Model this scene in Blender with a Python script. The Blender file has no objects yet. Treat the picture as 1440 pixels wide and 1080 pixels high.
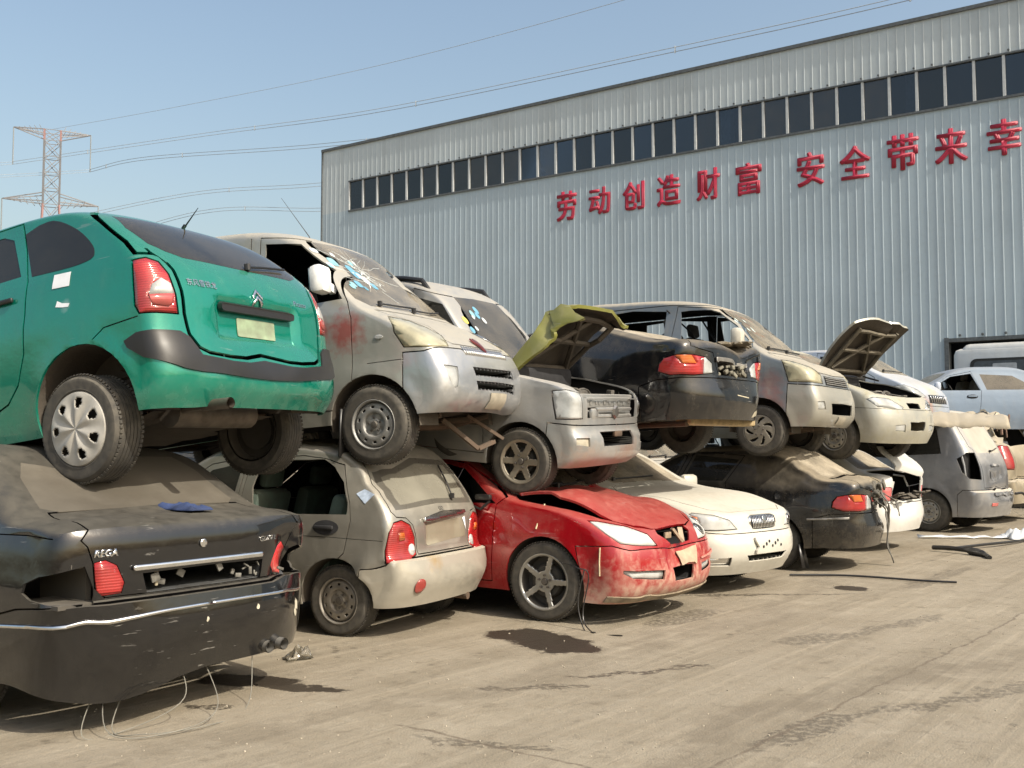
import bpy, bmesh, math, random
from mathutils import Vector, Matrix, noise
from mathutils.bvhtree import BVHTree
from mathutils.geometry import tessellate_polygon
PI = math.pi
R = math.radians
rnd = random.Random(7)
sc = bpy.context.scene
C = sc.collection
# ------------------------------------------------------------------ camera, sky, sun, exposure
cam = bpy.data.objects.new('camera', bpy.data.cameras.new('camera'))
C.objects.link(cam)
cam.location = (0, 0, 1.42)
cam.rotation_euler = (R(90 + 3.394), 0, 0)
cam.data.sensor_width = 36
cam.data.lens = 36.25
cam.data.clip_end = 4000
sc.camera = cam
SUN_EL, SUN_AZ = R(44), math.atan2(0.76, -0.62)        # azimuth measured from +y towards +x
world = bpy.data.worlds.new('World')
sc.world = world
world.use_nodes = True
_nt = world.node_tree
_sky = _nt.nodes.new('ShaderNodeTexSky')
_sky.sky_type = 'NISHITA'
_sky.sun_disc = False
_sky.sun_elevation = SUN_EL
_sky.sun_rotation = SUN_AZ
_sky.altitude = 0
_sky.air_density = 1.5
_sky.dust_density = 4.5
_sky.ozone_density = 0.5
_bg = _nt.nodes['Background']
_bg.inputs['Strength'].default_value = 0.15
_nt.links.new(_sky.outputs[0], _bg.inputs[0])
sun = bpy.data.objects.new('sun', bpy.data.lights.new('sun', 'SUN'))
C.objects.link(sun)
sun.data.energy = 4.1
sun.data.angle = R(0.5)
sun.data.color = (1.0, 0.93, 0.80)
_d = Vector((math.sin(SUN_AZ) * math.cos(SUN_EL), math.cos(SUN_AZ) * math.cos(SUN_EL), math.sin(SUN_EL)))
sun.rotation_euler = _d.to_track_quat('Z', 'Y').to_euler()
sc.view_settings.view_transform = 'Standard'
sc.view_settings.look = 'None'
sc.view_settings.gamma = 1
sc.view_settings.use_curve_mapping = False
sc.view_settings.exposure = 0.30

# ------------------------------------------------------------------ materials
DUST = (0.335, 0.298, 0.235)
MATS = {}
class NT:
    def __init__(s, name):
        s.m = bpy.data.materials.new(name); s.m.use_nodes = True
        s.t = s.m.node_tree; s.p = s.t.nodes['Principled BSDF']; s._c = None
    def n(s, typ, **kw):
        o = s.t.nodes.new(typ)
        for k, v in kw.items(): setattr(o, k, v)
        return o
    def l(s, a, b): s.t.links.new(a, b)
    def set(s, node, **kw):
        for k, v in kw.items(): node.inputs[k].default_value = v
    def co(s):
        if not s._c: s._c = s.n('ShaderNodeTexCoord').outputs['Object']
        return s._c
    def noise(s, scale, detail=4, vec=None, stretch=None, rough=.55):
        v = vec or s.co()
        if stretch:
            mp = s.n('ShaderNodeMapping'); mp.inputs['Scale'].default_value = stretch; s.l(v, mp.inputs[0]); v = mp.outputs[0]
        o = s.n('ShaderNodeTexNoise'); o.inputs['Scale'].default_value = scale; o.inputs['Detail'].default_value = detail
        o.inputs['Roughness'].default_value = rough; s.l(v, o.inputs['Vector']); return o.outputs['Fac']
    def ramp(s, fac, a, b, ca=0, cb=1):
        o = s.n('ShaderNodeMapRange'); o.clamp = True
        o.inputs[1].default_value = a; o.inputs[2].default_value = b; o.inputs[3].default_value = ca; o.inputs[4].default_value = cb
        s.l(fac, o.inputs[0]); return o.outputs[0]
    def math(s, op, a, b=None, clamp=False):
        o = s.n('ShaderNodeMath', operation=op); o.use_clamp = clamp
        for i, v in enumerate((a, b)):
            if v is None: continue
            if isinstance(v, (int, float)): o.inputs[i].default_value = v
            else: s.l(v, o.inputs[i])
        return o.outputs[0]
    def mix(s, fac, a, b):
        o = s.n('ShaderNodeMix', data_type='RGBA')
        for i, v in ((0, fac), (6, a), (7, b)):
            if isinstance(v, (int, float)): o.inputs[i].default_value = v
            elif isinstance(v, tuple): o.inputs[i].default_value = (*v, 1)
            else: s.l(v, o.inputs[i])
        return o.outputs[2]
    def bump(s, h, strength, dist=.01):
        o = s.n('ShaderNodeBump'); o.inputs['Strength'].default_value = strength; o.inputs['Distance'].default_value = dist
        s.l(h, o.inputs['Height']); s.l(o.outputs[0], s.p.inputs['Normal'])

def paint(name, col, metal=.5, rough=.3, dust=.6, mud=.5, grime=.35, spots=None, dustcol=DUST, coat=.75, scr=0.22, split=None):
    """car paint under settled dust (up-facing), streaky grime, mud low down; spots=[(x,y,z,r,col,strength)]; split=(zcut,col2)"""
    if name in MATS: return MATS[name]
    N = NT(name); p = N.p
    geo = N.n('ShaderNodeNewGeometry'); sx = N.n('ShaderNodeSeparateXYZ'); N.l(geo.outputs['Normal'], sx.inputs[0])
    so = N.n('ShaderNodeSeparateXYZ'); N.l(N.co(), so.inputs[0])
    n1 = N.noise(2.3, 6); n2 = N.noise(14, 5); n3 = N.noise(1.0, 5, stretch=(9, 9, .8)); n4 = N.noise(60, 3)
    up = N.ramp(sx.outputs[2], .22, .92)
    d = N.math('MULTIPLY', up, N.ramp(n1, .25, .65, .55, 1.0))
    d = N.math('MULTIPLY', d, N.ramp(n2, .3, .6, .75, 1.0))
    d = N.math('MULTIPLY', d, dust * 1.15)
    g = N.math('MULTIPLY', N.ramp(n3, .46, .72), N.ramp(n2, .35, .65)); g = N.math('MULTIPLY', g, grime)
    zz = N.math('ADD', so.outputs[2], N.ramp(n2, .3, .7, -.16, .16))
    mu = N.math('MULTIPLY', N.ramp(zz, .52, .16), mud); mu = N.math('MULTIPLY', mu, N.ramp(n1, .3, .7, .45, 1))
    f = N.math('ADD', d, g); f = N.math('MAXIMUM', f, mu); f = N.math('ADD', f, N.ramp(n4, .5, .8, 0, .045 * (dust + grime)), True)
    base = N.mix(N.ramp(n1, .3, .7), col, tuple(c * .86 for c in col))
    if split:
        base = N.mix(N.ramp(so.outputs[2], split[0] - .01, split[0] + .01), split[1], base)
    for (x, y, z, r, c, s) in (spots or []):
        vd = N.n('ShaderNodeVectorMath', operation='DISTANCE'); N.l(N.co(), vd.inputs[0]); vd.inputs[1].default_value = (x, y, z)
        ff = N.ramp(N.math('ADD', vd.outputs['Value'], N.ramp(n2, .3, .7, -.3 * r, .3 * r)), r, r * .25, 0, s)
        base = N.mix(ff, base, c)
    if scr:
        n5 = N.noise(3.2, 3, stretch=(1.2, 2.2, 16)); n6 = N.noise(2.1, 2)
        sf = N.math('MULTIPLY', N.ramp(n5, .645, .70), N.ramp(n6, .5, .62)); sf = N.math('MULTIPLY', sf, scr)
        base = N.mix(sf, base, (.5, .48, .44))
    colr = N.mix(f, base, dustcol)
    N.l(colr, p.inputs['Base Color'])
    N.l(N.ramp(f, 0, .7, metal, 0), p.inputs['Metallic'])
    N.l(N.ramp(f, 0, .55, rough, .85), p.inputs['Roughness'])
    N.l(N.ramp(f, 0, .4, coat, 0), p.inputs['Coat Weight']); p.inputs['Coat Roughness'].default_value = .05
    N.bump(N.math('ADD', n1, N.math('ADD', N.math('MULTIPLY', n4, .02), N.math('MULTIPLY', N.noise(5.5, 2), .35))), .20, .05)
    MATS[name] = N.m; return N.m

def plain(name, col, rough=.6, metal=0., var=.2, dust=.0, bump=0., nscale=12, spec=.5, emit=None, dustcol=DUST):
    if name in MATS: return MATS[name]
    N = NT(name); p = N.p
    n1 = N.noise(nscale, 5); n2 = N.noise(2.5, 4)
    c = N.mix(N.ramp(n1, .3, .7), tuple(min(1, x * (1 + var)) for x in col), tuple(x * (1 - var) for x in col))
    r = rough
    if dust:
        geo = N.n('ShaderNodeNewGeometry'); sx = N.n('ShaderNodeSeparateXYZ'); N.l(geo.outputs['Normal'], sx.inputs[0])
        f = N.math('MULTIPLY', N.ramp(sx.outputs[2], -.4, .9, .35, 1), N.ramp(n1, .3, .65, .3, 1)); f = N.math('MULTIPLY', f, N.ramp(n2, .3, .7, .5, 1.1))
        f = N.math('MULTIPLY', f, dust, True)
        c = N.mix(f, c, dustcol); N.l(N.ramp(f, 0, .6, rough, .9), p.inputs['Roughness'])
    else: p.inputs['Roughness'].default_value = rough
    N.l(c, p.inputs['Base Color']); p.inputs['Metallic'].default_value = metal; p.inputs['Specular IOR Level'].default_value = spec
    if bump: N.bump(n1, bump, .01)
    MATS[name] = N.m; return N.m

def glass(name, tint=(.5, .55, .55), dust=.2, dark=0.0, gloss=.03):
    """thin window glass: tinted see-through with a glossy reflection and a film of dust; dark = opaque black backing share"""
    if name in MATS: return MATS[name]
    N = NT(name); t = N.t
    t.nodes.remove(N.p); out = t.nodes['Material Output']
    tr = N.n('ShaderNodeBsdfTransparent'); tr.inputs[0].default_value = (*tint, 1)
    df = N.n('ShaderNodeBsdfDiffuse'); df.inputs[0].default_value = (.012, .014, .015, 1)
    m0 = N.n('ShaderNodeMixShader'); m0.inputs[0].default_value = dark; N.l(tr.outputs[0], m0.inputs[1]); N.l(df.outputs[0], m0.inputs[2])
    gl = N.n('ShaderNodeBsdfGlossy'); gl.inputs['Roughness'].default_value = gloss; gl.inputs[0].default_value = (.9, .93, .95, 1)
    fr = N.n('ShaderNodeFresnel'); fr.inputs[0].default_value = 1.5
    m1 = N.n('ShaderNodeMixShader'); N.l(fr.outputs[0], m1.inputs[0]); N.l(m0.outputs[0], m1.inputs[1]); N.l(gl.outputs[0], m1.inputs[2])
    du = N.n('ShaderNodeBsdfDiffuse'); du.inputs[0].default_value = (.40, .35, .27, 1)
    geo = N.n('ShaderNodeNewGeometry'); sx = N.n('ShaderNodeSeparateXYZ'); N.l(geo.outputs['Normal'], sx.inputs[0])
    n1 = N.noise(3, 6); n2 = N.noise(40, 3)
    f = N.math('MULTIPLY', N.ramp(n1, .3, .68, .45, 1.1), N.ramp(sx.outputs[2], -.1, .7, .35, 1.15))
    f = N.math('MULTIPLY', f, N.ramp(n2, .3, .6, .8, 1.05)); f = N.math('MULTIPLY', f, dust, True)
    m2 = N.n('ShaderNodeMixShader'); N.l(f, m2.inputs[0]); N.l(m1.outputs[0], m2.inputs[1]); N.l(du.outputs[0], m2.inputs[2])
    N.l(m2.outputs[0], out.inputs[0])
    MATS[name] = N.m; return N.m

def lens(name, col, rough=.12, var=.25, dust=.15, ribs=0):
    """moulded lamp lens over a reflector"""
    if name in MATS: return MATS[name]
    N = NT(name); p = N.p
    n1 = N.noise(6, 4); n2 = N.noise(2.2, 3)
    c = N.mix(N.ramp(n1, .35, .65), tuple(min(1, x * (1 + var)) for x in col), tuple(x * (1 - var) for x in col))
    c = N.mix(N.math('MULTIPLY', N.ramp(n2, .35, .7), dust), c, DUST)
    N.l(c, p.inputs['Base Color']); p.inputs['Roughness'].default_value = rough; p.inputs['Coat Weight'].default_value = .6
    p.inputs['Coat Roughness'].default_value = .06
    if ribs:
        w = N.n('ShaderNodeTexWave', bands_direction='Z'); w.inputs['Scale'].default_value = ribs; w.inputs['Distortion'].default_value = .6; N.l(N.co(), w.inputs[0]); N.bump(w.outputs['Fac'], .35, .004)
        c2 = N.mix(N.math('MULTIPLY', w.outputs['Fac'], .30), c, tuple(x * .45 for x in col)); N.l(c2, p.inputs['Base Color'])
    MATS[name] = N.m; return N.m

LINER = plain('interior_trim', (.022, .022, .024), .8, var=.3)
BLACK = plain('black_plastic', (.012, .012, .013), .38, var=.25, dust=.04)
TRIM = plain('weathered_plastic', (.011, .011, .012), .34, var=.3, dust=.06)
UNDER = plain('underbody_grime', (.040, .031, .023), .85, var=.5, dust=.35, bump=.6, nscale=18)
METAL = plain('dull_steel', (.34, .33, .31), .45, .85, var=.3, dust=.35)
RUSTY = plain('rusty_steel', (.085, .052, .034), .8, .2, var=.5, dust=.4, bump=.3)
CHROME = plain('chrome', (.78, .78, .78), .16, 1.0, var=.08, dust=.12)
ENGINE = plain('engine_grime', (.09, .085, .08), .6, .5, var=.7, dust=.4, bump=.4, nscale=25)
SEAT = plain('seat_cloth', (.05, .052, .055), .9, var=.3, dust=.25)
REDL = lens('red_lens', (.33, .004, .007), ribs=22)
ORANGEL = lens('amber_lens', (.55, .12, .012), ribs=22)
CLEARL = lens('clear_lens', (.40, .41, .40))
YELLOWL = lens('yellowed_lens', (.40, .37, .25), dust=.3)
PLATE = plain('dusty_plate', (.36, .325, .255), .7, var=.18, dust=.3)
WHITEP = plain('white_paper', (.74, .76, .80), .7, var=.06)
HOLE = plain('dark_cavity', (.008, .008, .009), .9, var=.2)

# ------------------------------------------------------------------ object helpers
def tag(o, label=None, cat=None, group=None, kind=None):
    for k, v in (('label', label), ('category', cat), ('group', group), ('kind', kind)):
        if v: o[k] = v
    return o
def empty(name, loc=(0, 0, 0), rot=(0, 0, 0), **kw):
    o = bpy.data.objects.new(name, None); C.objects.link(o); o.empty_display_size = .2
    o.location = loc; o.rotation_euler = rot; return tag(o, **kw)
def link(name, me, mat, parent=None, **kw):
    o = bpy.data.objects.new(name, me); C.objects.link(o)
    for m in (mat if isinstance(mat, (list, tuple)) else [mat]): me.materials.append(m)
    if parent: o.parent = parent
    return tag(o, **kw)
def crisp(o, ang=42):
    m0 = o.data.materials[0].name if o.data.materials else ''
    if 'lens' in m0 or 'lamp' in m0 or m0 in ('chrome', 'dull_steel', 'hazed_headlight'): return
    m = o.modifiers.new('crisp', 'EDGE_SPLIT'); m.split_angle = R(ang); m.use_edge_sharp = True
def smooth(me, ang=38):
    if len(me.polygons) == 0: return
    me.polygons.foreach_set('use_smooth', [True] * len(me.polygons))
    me.set_sharp_from_angle(angle=R(ang))

class MB:
    """mesh collector: boxes, tubes, lathes, grids, prisms -> one mesh"""
    def __init__(s): s.v = []; s.f = []; s.mi = []
    def add(s, vs, fs, mi=0):
        b = len(s.v); s.v += [tuple(v) for v in vs]; s.f += [tuple(b + i for i in f) for f in fs]; s.mi += [mi] * len(fs)
    def box(s, c, d, rot=None, mi=0, bev=0.0, taper=1.0):
        bm = bmesh.new(); bmesh.ops.create_cube(bm, size=1)
        for v in bm.verts:
            k = taper if v.co.z > 0 else 1
            v.co = Vector((v.co.x * d[0] * k, v.co.y * d[1] * k, v.co.z * d[2]))
        if bev: bmesh.ops.bevel(bm, geom=bm.edges[:] , offset=bev, segments=2, profile=.5, affect='EDGES')
        M = (rot.to_matrix() if rot is not None and not isinstance(rot, Matrix) else rot) if rot is not None else Matrix.Identity(3)
        s.bm(bm, lambda p: M @ p + Vector(c), mi)
    def bm(s, bm, fn=None, mi=0):
        bm.verts.index_update()
        s.add([fn(v.co) if fn else v.co for v in bm.verts], [[v.index for v in f.verts] for f in bm.faces], mi); bm.free()
    def tube(s, pts, r, seg=8, mi=0, cap=True):
        pts = [Vector(p) for p in pts]; vs = []; fs = []; n = len(pts)
        rr = r if isinstance(r, (list, tuple)) else [r] * n
        up = None
        for i, p in enumerate(pts):
            t = (pts[min(i + 1, n - 1)] - pts[max(i - 1, 0)]).normalized()
            if up is None: up = t.orthogonal().normalized()
            up = (up - t * up.dot(t)); up = up.normalized() if up.length > 1e-6 else t.orthogonal().normalized()
            sd = t.cross(up)
            for k in range(seg):
                a = 2 * PI * k / seg; vs.append(p + (up * math.cos(a) + sd * math.sin(a)) * rr[i])
        for i in range(n - 1):
            for k in range(seg):
                a = i * seg + k; b = i * seg + (k + 1) % seg; fs.append((a, b, b + seg, a + seg))
        if cap: fs.append(tuple(range(seg - 1, -1, -1))); fs.append(tuple((n - 1) * seg + k for k in range(seg)))
        s.add(vs, fs, mi)
    def bar(s, a, b, w, h=None, mi=0):
        """square bar from a to b"""
        a = Vector(a); b = Vector(b); t = (b - a); L = t.length; q = t.to_track_quat('Z', 'Y')
        s.box((a + b) / 2, (w, h or w, L), q, mi)
    def lathe(s, prof, M=None, seg=32, mi=0, close=False):
        """prof: [(r, h)] about z, M places it"""
        vs = []; fs = []; n = len(prof)
        for k in range(seg):
            a = 2 * PI * k / seg
            for (r, h) in prof:
                p = Vector((r * math.cos(a), r * math.sin(a), h)); vs.append(M @ p if M else p)
        for k in range(seg):
            b = ((k + 1) % seg) * n; a = k * n
            for i in range(n - 1 if not close else n):
                j = (i + 1) % n; fs.append((a + i, b + i, b + j, a + j))
        s.add(vs, fs, mi)
    def prism(s, poly, fn, h0, h1, mi=0):
        """poly 2D; fn(u,v,h)->point"""
        n = len(poly); vs = [fn(u, v, h0) for u, v in poly] + [fn(u, v, h1) for u, v in poly]
        tr = tessellate_polygon([[Vector((u, v, 0)) for u, v in poly]])
        fs = [tuple(t) for t in tr] + [tuple(n + i for i in reversed(t)) for t in tr]
        fs += [(i, (i + 1) % n, n + (i + 1) % n, n + i) for i in range(n)]
        s.add(vs, fs, mi)
    def build(s, name, mat, parent=None, ang=38, merge=False, **kw):
        me = bpy.data.meshes.new(name); me.from_pydata(s.v, [], s.f)
        bm = bmesh.new(); bm.from_mesh(me)
        if merge: bmesh.ops.remove_doubles(bm, verts=bm.verts, dist=1e-4)
        bmesh.ops.recalc_face_normals(bm, faces=bm.faces); bm.to_mesh(me); bm.free()
        if any(s.mi) and len(s.mi) == len(me.polygons): me.polygons.foreach_set('material_index', s.mi)
        smooth(me, ang); return link(name, me, mat, parent, **kw)

# ------------------------------------------------------------------ car bodies
def crom(P, sharp, n_per, al=.5):
    """Catmull-Rom through tuples P; sharp[i] breaks the tangent; n_per[i] samples per segment"""
    out = []; N = len(P); D = len(P[0])
    for i in range(N - 1):
        p1, p2 = P[i], P[i + 1]
        p0 = P[i - 1] if i > 0 and not sharp[i] else tuple(2 * a - b for a, b in zip(p1, p2))
        p3 = P[i + 2] if i + 2 < N and not sharp[i + 1] else tuple(2 * b - a for a, b in zip(p1, p2))
        d = lambda a, b: max(1e-3, math.hypot(a[0] - b[0], a[1] - b[1])) ** al
        t1 = d(p0, p1); t2 = t1 + d(p1, p2); t3 = t2 + d(p2, p3)
        for k in range(n_per[i]):
            t = t1 + (t2 - t1) * k / n_per[i]; r = []
            for c in range(D):
                A1 = (t1 - t) / t1 * p0[c] + t / t1 * p1[c]; A2 = (t2 - t) / (t2 - t1) * p1[c] + (t - t1) / (t2 - t1) * p2[c]
                A3 = (t3 - t) / (t3 - t2) * p2[c] + (t - t2) / (t3 - t2) * p3[c]
                B1 = (t2 - t) / t2 * A1 + t / t2 * A2; B2 = (t3 - t) / (t3 - t1) * A2 + (t - t1) / (t3 - t1) * A3
                r.append((t2 - t) / (t2 - t1) * B1 + (t - t1) / (t2 - t1) * B2)
            out.append(tuple(r))
    out.append(tuple(P[-1])); return out
def pw(tab, x):
    """smooth piecewise interpolation of [(x, v)]"""
    if x <= tab[0][0]: return tab[0][1]
    for (a, va), (b, vb) in zip(tab, tab[1:]):
        if x <= b:
            t = (x - a) / (b - a); return va + (vb - va) * t
    return tab[-1][1]
def spw(tab, x, h=.06):
    return (pw(tab, x - h) + pw(tab, x - h / 2) + pw(tab, x) + pw(tab, x + h / 2) + pw(tab, x + h)) / 5
def inpoly(u, v, poly):
    c = False; n = len(poly); j = n - 1
    for i in range(n):
        a = poly[i]; b = poly[j]
        if (a[1] > v) != (b[1] > v) and u < (b[0] - a[0]) * (v - a[1]) / (b[1] - a[1]) + a[0]: c = not c
        j = i
    return c
def inset(poly, d):
    A = sum(p[0] * q[1] - q[0] * p[1] for p, q in zip(poly, poly[1:] + poly[:1])); s = 1 if A > 0 else -1
    out = []; n = len(poly)
    for i in range(n):
        p0 = Vector(poly[i - 1]); p1 = Vector(poly[i]); p2 = Vector(poly[(i + 1) % n])
        e1 = (p1 - p0).normalized(); e2 = (p2 - p1).normalized()
        n1 = Vector((-e1.y, e1.x)) * s; n2 = Vector((-e2.y, e2.x)) * s
        m = n1 + n2; m = m.normalized() if m.length > 1e-5 else n1
        out.append(tuple(p1 + m * min(d / max(.35, m.dot(n1)), 3 * d)))
    return out
def curve(pts, n=5, closed=True):
    """round out a 2-D outline"""
    if closed:
        P = pts[-1:] + pts + pts[:2]; s = crom(P, [0] * len(P), [n] * (len(P) - 1)); return s[n:n * (len(pts) + 1)]
    return crom(pts, [0] * len(pts), [n] * (len(pts) - 1))
def rrect(u0, v0, u1, v1, r=.03, n=4):
    out = []
    for (cx, cy, a0) in ((u1 - r, v0 + r, -90), (u1 - r, v1 - r, 0), (u0 + r, v1 - r, 90), (u0 + r, v0 + r, 180)):
        for k in range(n + 1):
            a = R(a0 + 90 * k / n); out.append((cx + r * math.cos(a), cy + r * math.sin(a)))
    return out
def ell(cu, cv, a, b, n=20, rot=0):
    c, s = math.cos(R(rot)), math.sin(R(rot))
    return [(cu + a * math.cos(2 * PI * k / n) * c - b * math.sin(2 * PI * k / n) * s, cv + a * math.cos(2 * PI * k / n) * s + b * math.sin(2 * PI * k / n) * c) for k in range(n)]

class Car:
    def __init__(s, name, pose, prof, W, plan, sect, sill, wheels, arch, label, cat='car', group=None, slope=0., K=13, dens=.055, arch_dz=0, flare=.012, belt=None):
        """pose=(x,y,z,yaw,pitch,roll deg); prof=[(Cx,Cz,Sx,Sz,n,sharp)] front lip -> roof -> rear lip; plan=[(x,factor)]; sect=[(z,inset)]"""
        s.root = empty(name, pose[:3], label=label, cat=cat, group=group)
        yaw, pi, ro = (R(a) for a in pose[3:])
        s.M = Matrix.Translation(pose[:3]) @ Matrix.Rotation(yaw, 4, 'Z') @ Matrix.Rotation(-pi, 4, 'Y') @ Matrix.Rotation(ro, 4, 'X')
        s.root.matrix_world = s.M
        s.W = W; s.plan = plan; s.sect = sect; s.slope = slope; s.sill = sill; s.wheels = wheels; s.arch = arch; s.flare = flare; s.arch_dz = arch_dz
        P = [tuple(p[:5]) + (3.0,) * (5 - len(p[:5])) for p in prof]; sh = [len(p) > 5 and p[5] for p in prof]
        nper = [max(2, round(max(math.hypot(a[0] - b[0], a[1] - b[1]), math.hypot(a[2] - b[2], a[3] - b[3])) / dens)) for a, b in zip(P, P[1:])]
        T = crom(P, sh, nper); s.T = T
        N = len(T); bm = bmesh.new(); s.bm = bm; s.tl = bm.faces.layers.int.new('tag')
        wrap = []
        for (cx, cz, sx, sz, n) in T:
            Ye = s.Y(sx, sz); row = []; e = 2 / max(1.6, n)
            for j in range(K + 1):
                a = PI / 2 * j / K
                if j < K * .5: a = PI / 2 * (j / K) * (1.0)
                sy = math.sin(a) ** e; b = 1 - math.cos(a) ** e if j < K else 1
                row.append(bm.verts.new((cx + (sx - cx) * b, Ye * sy if j else 0, cz + (sz - cz) * b)))
            wrap.append(row)
        for r0, r1 in zip(wrap, wrap[1:]):
            for j in range(K): s._q(r0[j], r1[j], r1[j + 1], r0[j + 1])
        cum = [0]
        for a, b in zip(T, T[1:]): cum.append(cum[-1] + abs(a[2] - b[2]) + .22 * abs(a[3] - b[3]))
        x0, x1 = T[0][2], T[-1][2]; Mr = 16; prev = None
        s.bot = []
        for i, (cx, cz, sx, sz, n) in enumerate(T):
            u = cum[i] / cum[-1]; bx = x0 + (x1 - x0) * u
            bz = s.sillz(bx, T[0][3], T[-1][3], x0, x1); col = [wrap[i][K]]
            if i == 0 or i == N - 1: col += [wrap[i][K]] * Mr
            else:
                for m in range(1, Mr + 1):
                    w = m / Mr; x = sx + (bx - sx) * w; z = sz + (bz - sz) * w
                    col.append(bm.verts.new((x, s.Y(x, z), z)))
            s.bot.append((bx, bz))
            if prev:
                for m in range(Mr): s._q(prev[m], prev[m + 1], col[m + 1], col[m])
            prev = col
        bmesh.ops.remove_doubles(bm, verts=bm.verts, dist=2e-4)
        bmesh.ops.recalc_face_normals(bm, faces=bm.faces)
        bm.normal_update()
        s_up = sum(1 if f.normal.y > 0 else -1 for f in bm.faces if abs(f.normal.y) > .7)
        if s_up < 0: bmesh.ops.reverse_faces(bm, faces=bm.faces)
        bm.normal_update()
        s.tags = [dict(key='body', name='body')]; s.blank = None
        if arch:
            for (wx, wz) in wheels:
                s.cut('S', [(wx + arch * math.cos(R(a)), wz + arch_dz + arch * math.sin(R(a)) * (1.0)) for a in range(-60, 241, 10)], None, ymin=W * .45, any_dir=True)
        s.bvh0 = s.surf_bvh()
    def _q(s, a, b, c, d):
        l = []
        for v in (a, b, c, d):
            if v not in l: l.append(v)
        if len(l) > 2:
            try: s.bm.faces.new(l)
            except ValueError: pass
    def sillz(s, x, zf, zr, x0, x1):
        t = min(1, abs(x - x0) / .5); u = min(1, abs(x - x1) / .5)
        z = s.sill
        if t < 1: z = zf + (s.sill - zf) * t
        if u < 1: z = zr + (s.sill - zr) * u
        return z
    def Y(s, x, z):
        y = s.W * spw(s.plan, x, .10) - spw(s.sect, z - s.slope * x, .05)
        if s.flare and s.arch:
            for (wx, wz) in s.wheels:
                d = math.hypot(x - wx, z - wz - s.arch_dz)
                y += s.flare * math.exp(-((d - s.arch) / .055) ** 2) if z < wz + .5 else 0
        return y
    def surf_bvh(s):
        return BVHTree.FromBMesh(s.bm)
    @staticmethod
    def pdir(pr):
        if pr == 'S': return Vector((0, 1, 0)), lambda p: (p.x, p.z)
        if pr == 'R': return Vector((-1, 0, 0)), lambda p: (p.y, p.z)
        if pr == 'F': return Vector((1, 0, 0)), lambda p: (p.y, p.z)
        if pr == 'T': return Vector((0, 0, 1)), lambda p: (p.x, p.y)
        a = R(pr); d = Vector((math.cos(a), math.sin(a), 0)); e = Vector((-math.sin(a), math.cos(a), 0))
        return d, lambda p: (p.dot(e), p.z)
    def cut(s, pr, poly, key, ymin=None, any_dir=False, xr=None, only=None, zmin=None, name=None, keep=None, **kw):
        """cut the outline into the half shell; key None deletes the inside. kw stored with the tag"""
        d, uv = s.pdir(pr); bm = s.bm; tl = s.tl
        if not kw.pop('raw', False): poly = s.center(pr, poly)
        u0 = min(p[0] for p in poly) - .002; u1 = max(p[0] for p in poly) + .002; v0 = min(p[1] for p in poly) - .002; v1 = max(p[1] for p in poly) + .002
        oi = None if only is None else [i for i, t in enumerate(s.tags) if t['key'] in only]
        ki = [] if keep is None else [i for i, t in enumerate(s.tags) if t['key'] in keep]
        def bb(f):
            a = [uv(v.co) for v in f.verts]
            return min(p[0] for p in a), max(p[0] for p in a), min(p[1] for p in a), max(p[1] for p in a)
        def ok(f):
            if not any_dir and f.normal.dot(d) < .04: return False
            c = f.calc_center_median()
            if ymin is not None and c.y < ymin: return False
            if xr and not (xr[0] <= c.x <= xr[1]): return False
            if zmin is not None and c.z < zmin: return False
            if oi is not None and f[tl] not in oi: return False
            if f[tl] in ki: return False
            b = bb(f); return b[0] < u1 and b[1] > u0 and b[2] < v1 and b[3] > v0
        cand = {f: 1 for f in bm.faces if ok(f)}               # dicts keep the order fixed from run to run
        n = len(poly)
        e3 = lambda p: Vector(p)
        for i in range(n):
            p, q = poly[i], poly[(i + 1) % n]
            if math.hypot(q[0] - p[0], q[1] - p[1]) < 1e-6: continue
            a0, a1 = min(p[0], q[0]) - 1e-4, max(p[0], q[0]) + 1e-4; b0, b1 = min(p[1], q[1]) - 1e-4, max(p[1], q[1]) + 1e-4
            sub = []
            for f in cand:
                b = bb(f)
                if b[0] <= a1 and b[1] >= a0 and b[2] <= b1 and b[3] >= b0: sub.append(f)
            if not sub: continue
            if pr == 'S': t3 = Vector((q[0] - p[0], 0, q[1] - p[1])); o3 = Vector((p[0], 0, p[1]))
            elif pr in 'RF' if isinstance(pr, str) else False: t3 = Vector((0, q[0] - p[0], q[1] - p[1])); o3 = Vector((0, p[0], p[1]))
            elif pr == 'T': t3 = Vector((q[0] - p[0], q[1] - p[1], 0)); o3 = Vector((p[0], p[1], 0))
            else:
                a = R(pr); e = Vector((-math.sin(a), math.cos(a), 0)); t3 = e * (q[0] - p[0]) + Vector((0, 0, q[1] - p[1])); o3 = e * p[0] + Vector((0, 0, p[1]))
            nn = t3.cross(d).normalized()
            ge = dict.fromkeys(sub)
            for f in sub: cand.pop(f); ge.update(dict.fromkeys(f.edges)); ge.update(dict.fromkeys(f.verts))
            r = bmesh.ops.bisect_plane(bm, geom=list(ge), dist=1e-5, plane_co=o3, plane_no=nn)
            cand.update({g: 1 for g in r['geom'] if isinstance(g, bmesh.types.BMFace) and g.is_valid})
        ins = []
        for f in cand:
            if not f.is_valid: continue
            u, v = uv(f.calc_center_median())
            if inpoly(u, v, poly): ins.append(f)
        if key is None:
            bmesh.ops.delete(bm, geom=ins, context='FACES'); return
        idx = next((i for i, t in enumerate(s.tags) if t['key'] == key), None)
        if idx is None:
            s.tags.append(dict(key=key, name=name or key, **kw)); idx = len(s.tags) - 1
        for f in ins: f[tl] = idx
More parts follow.
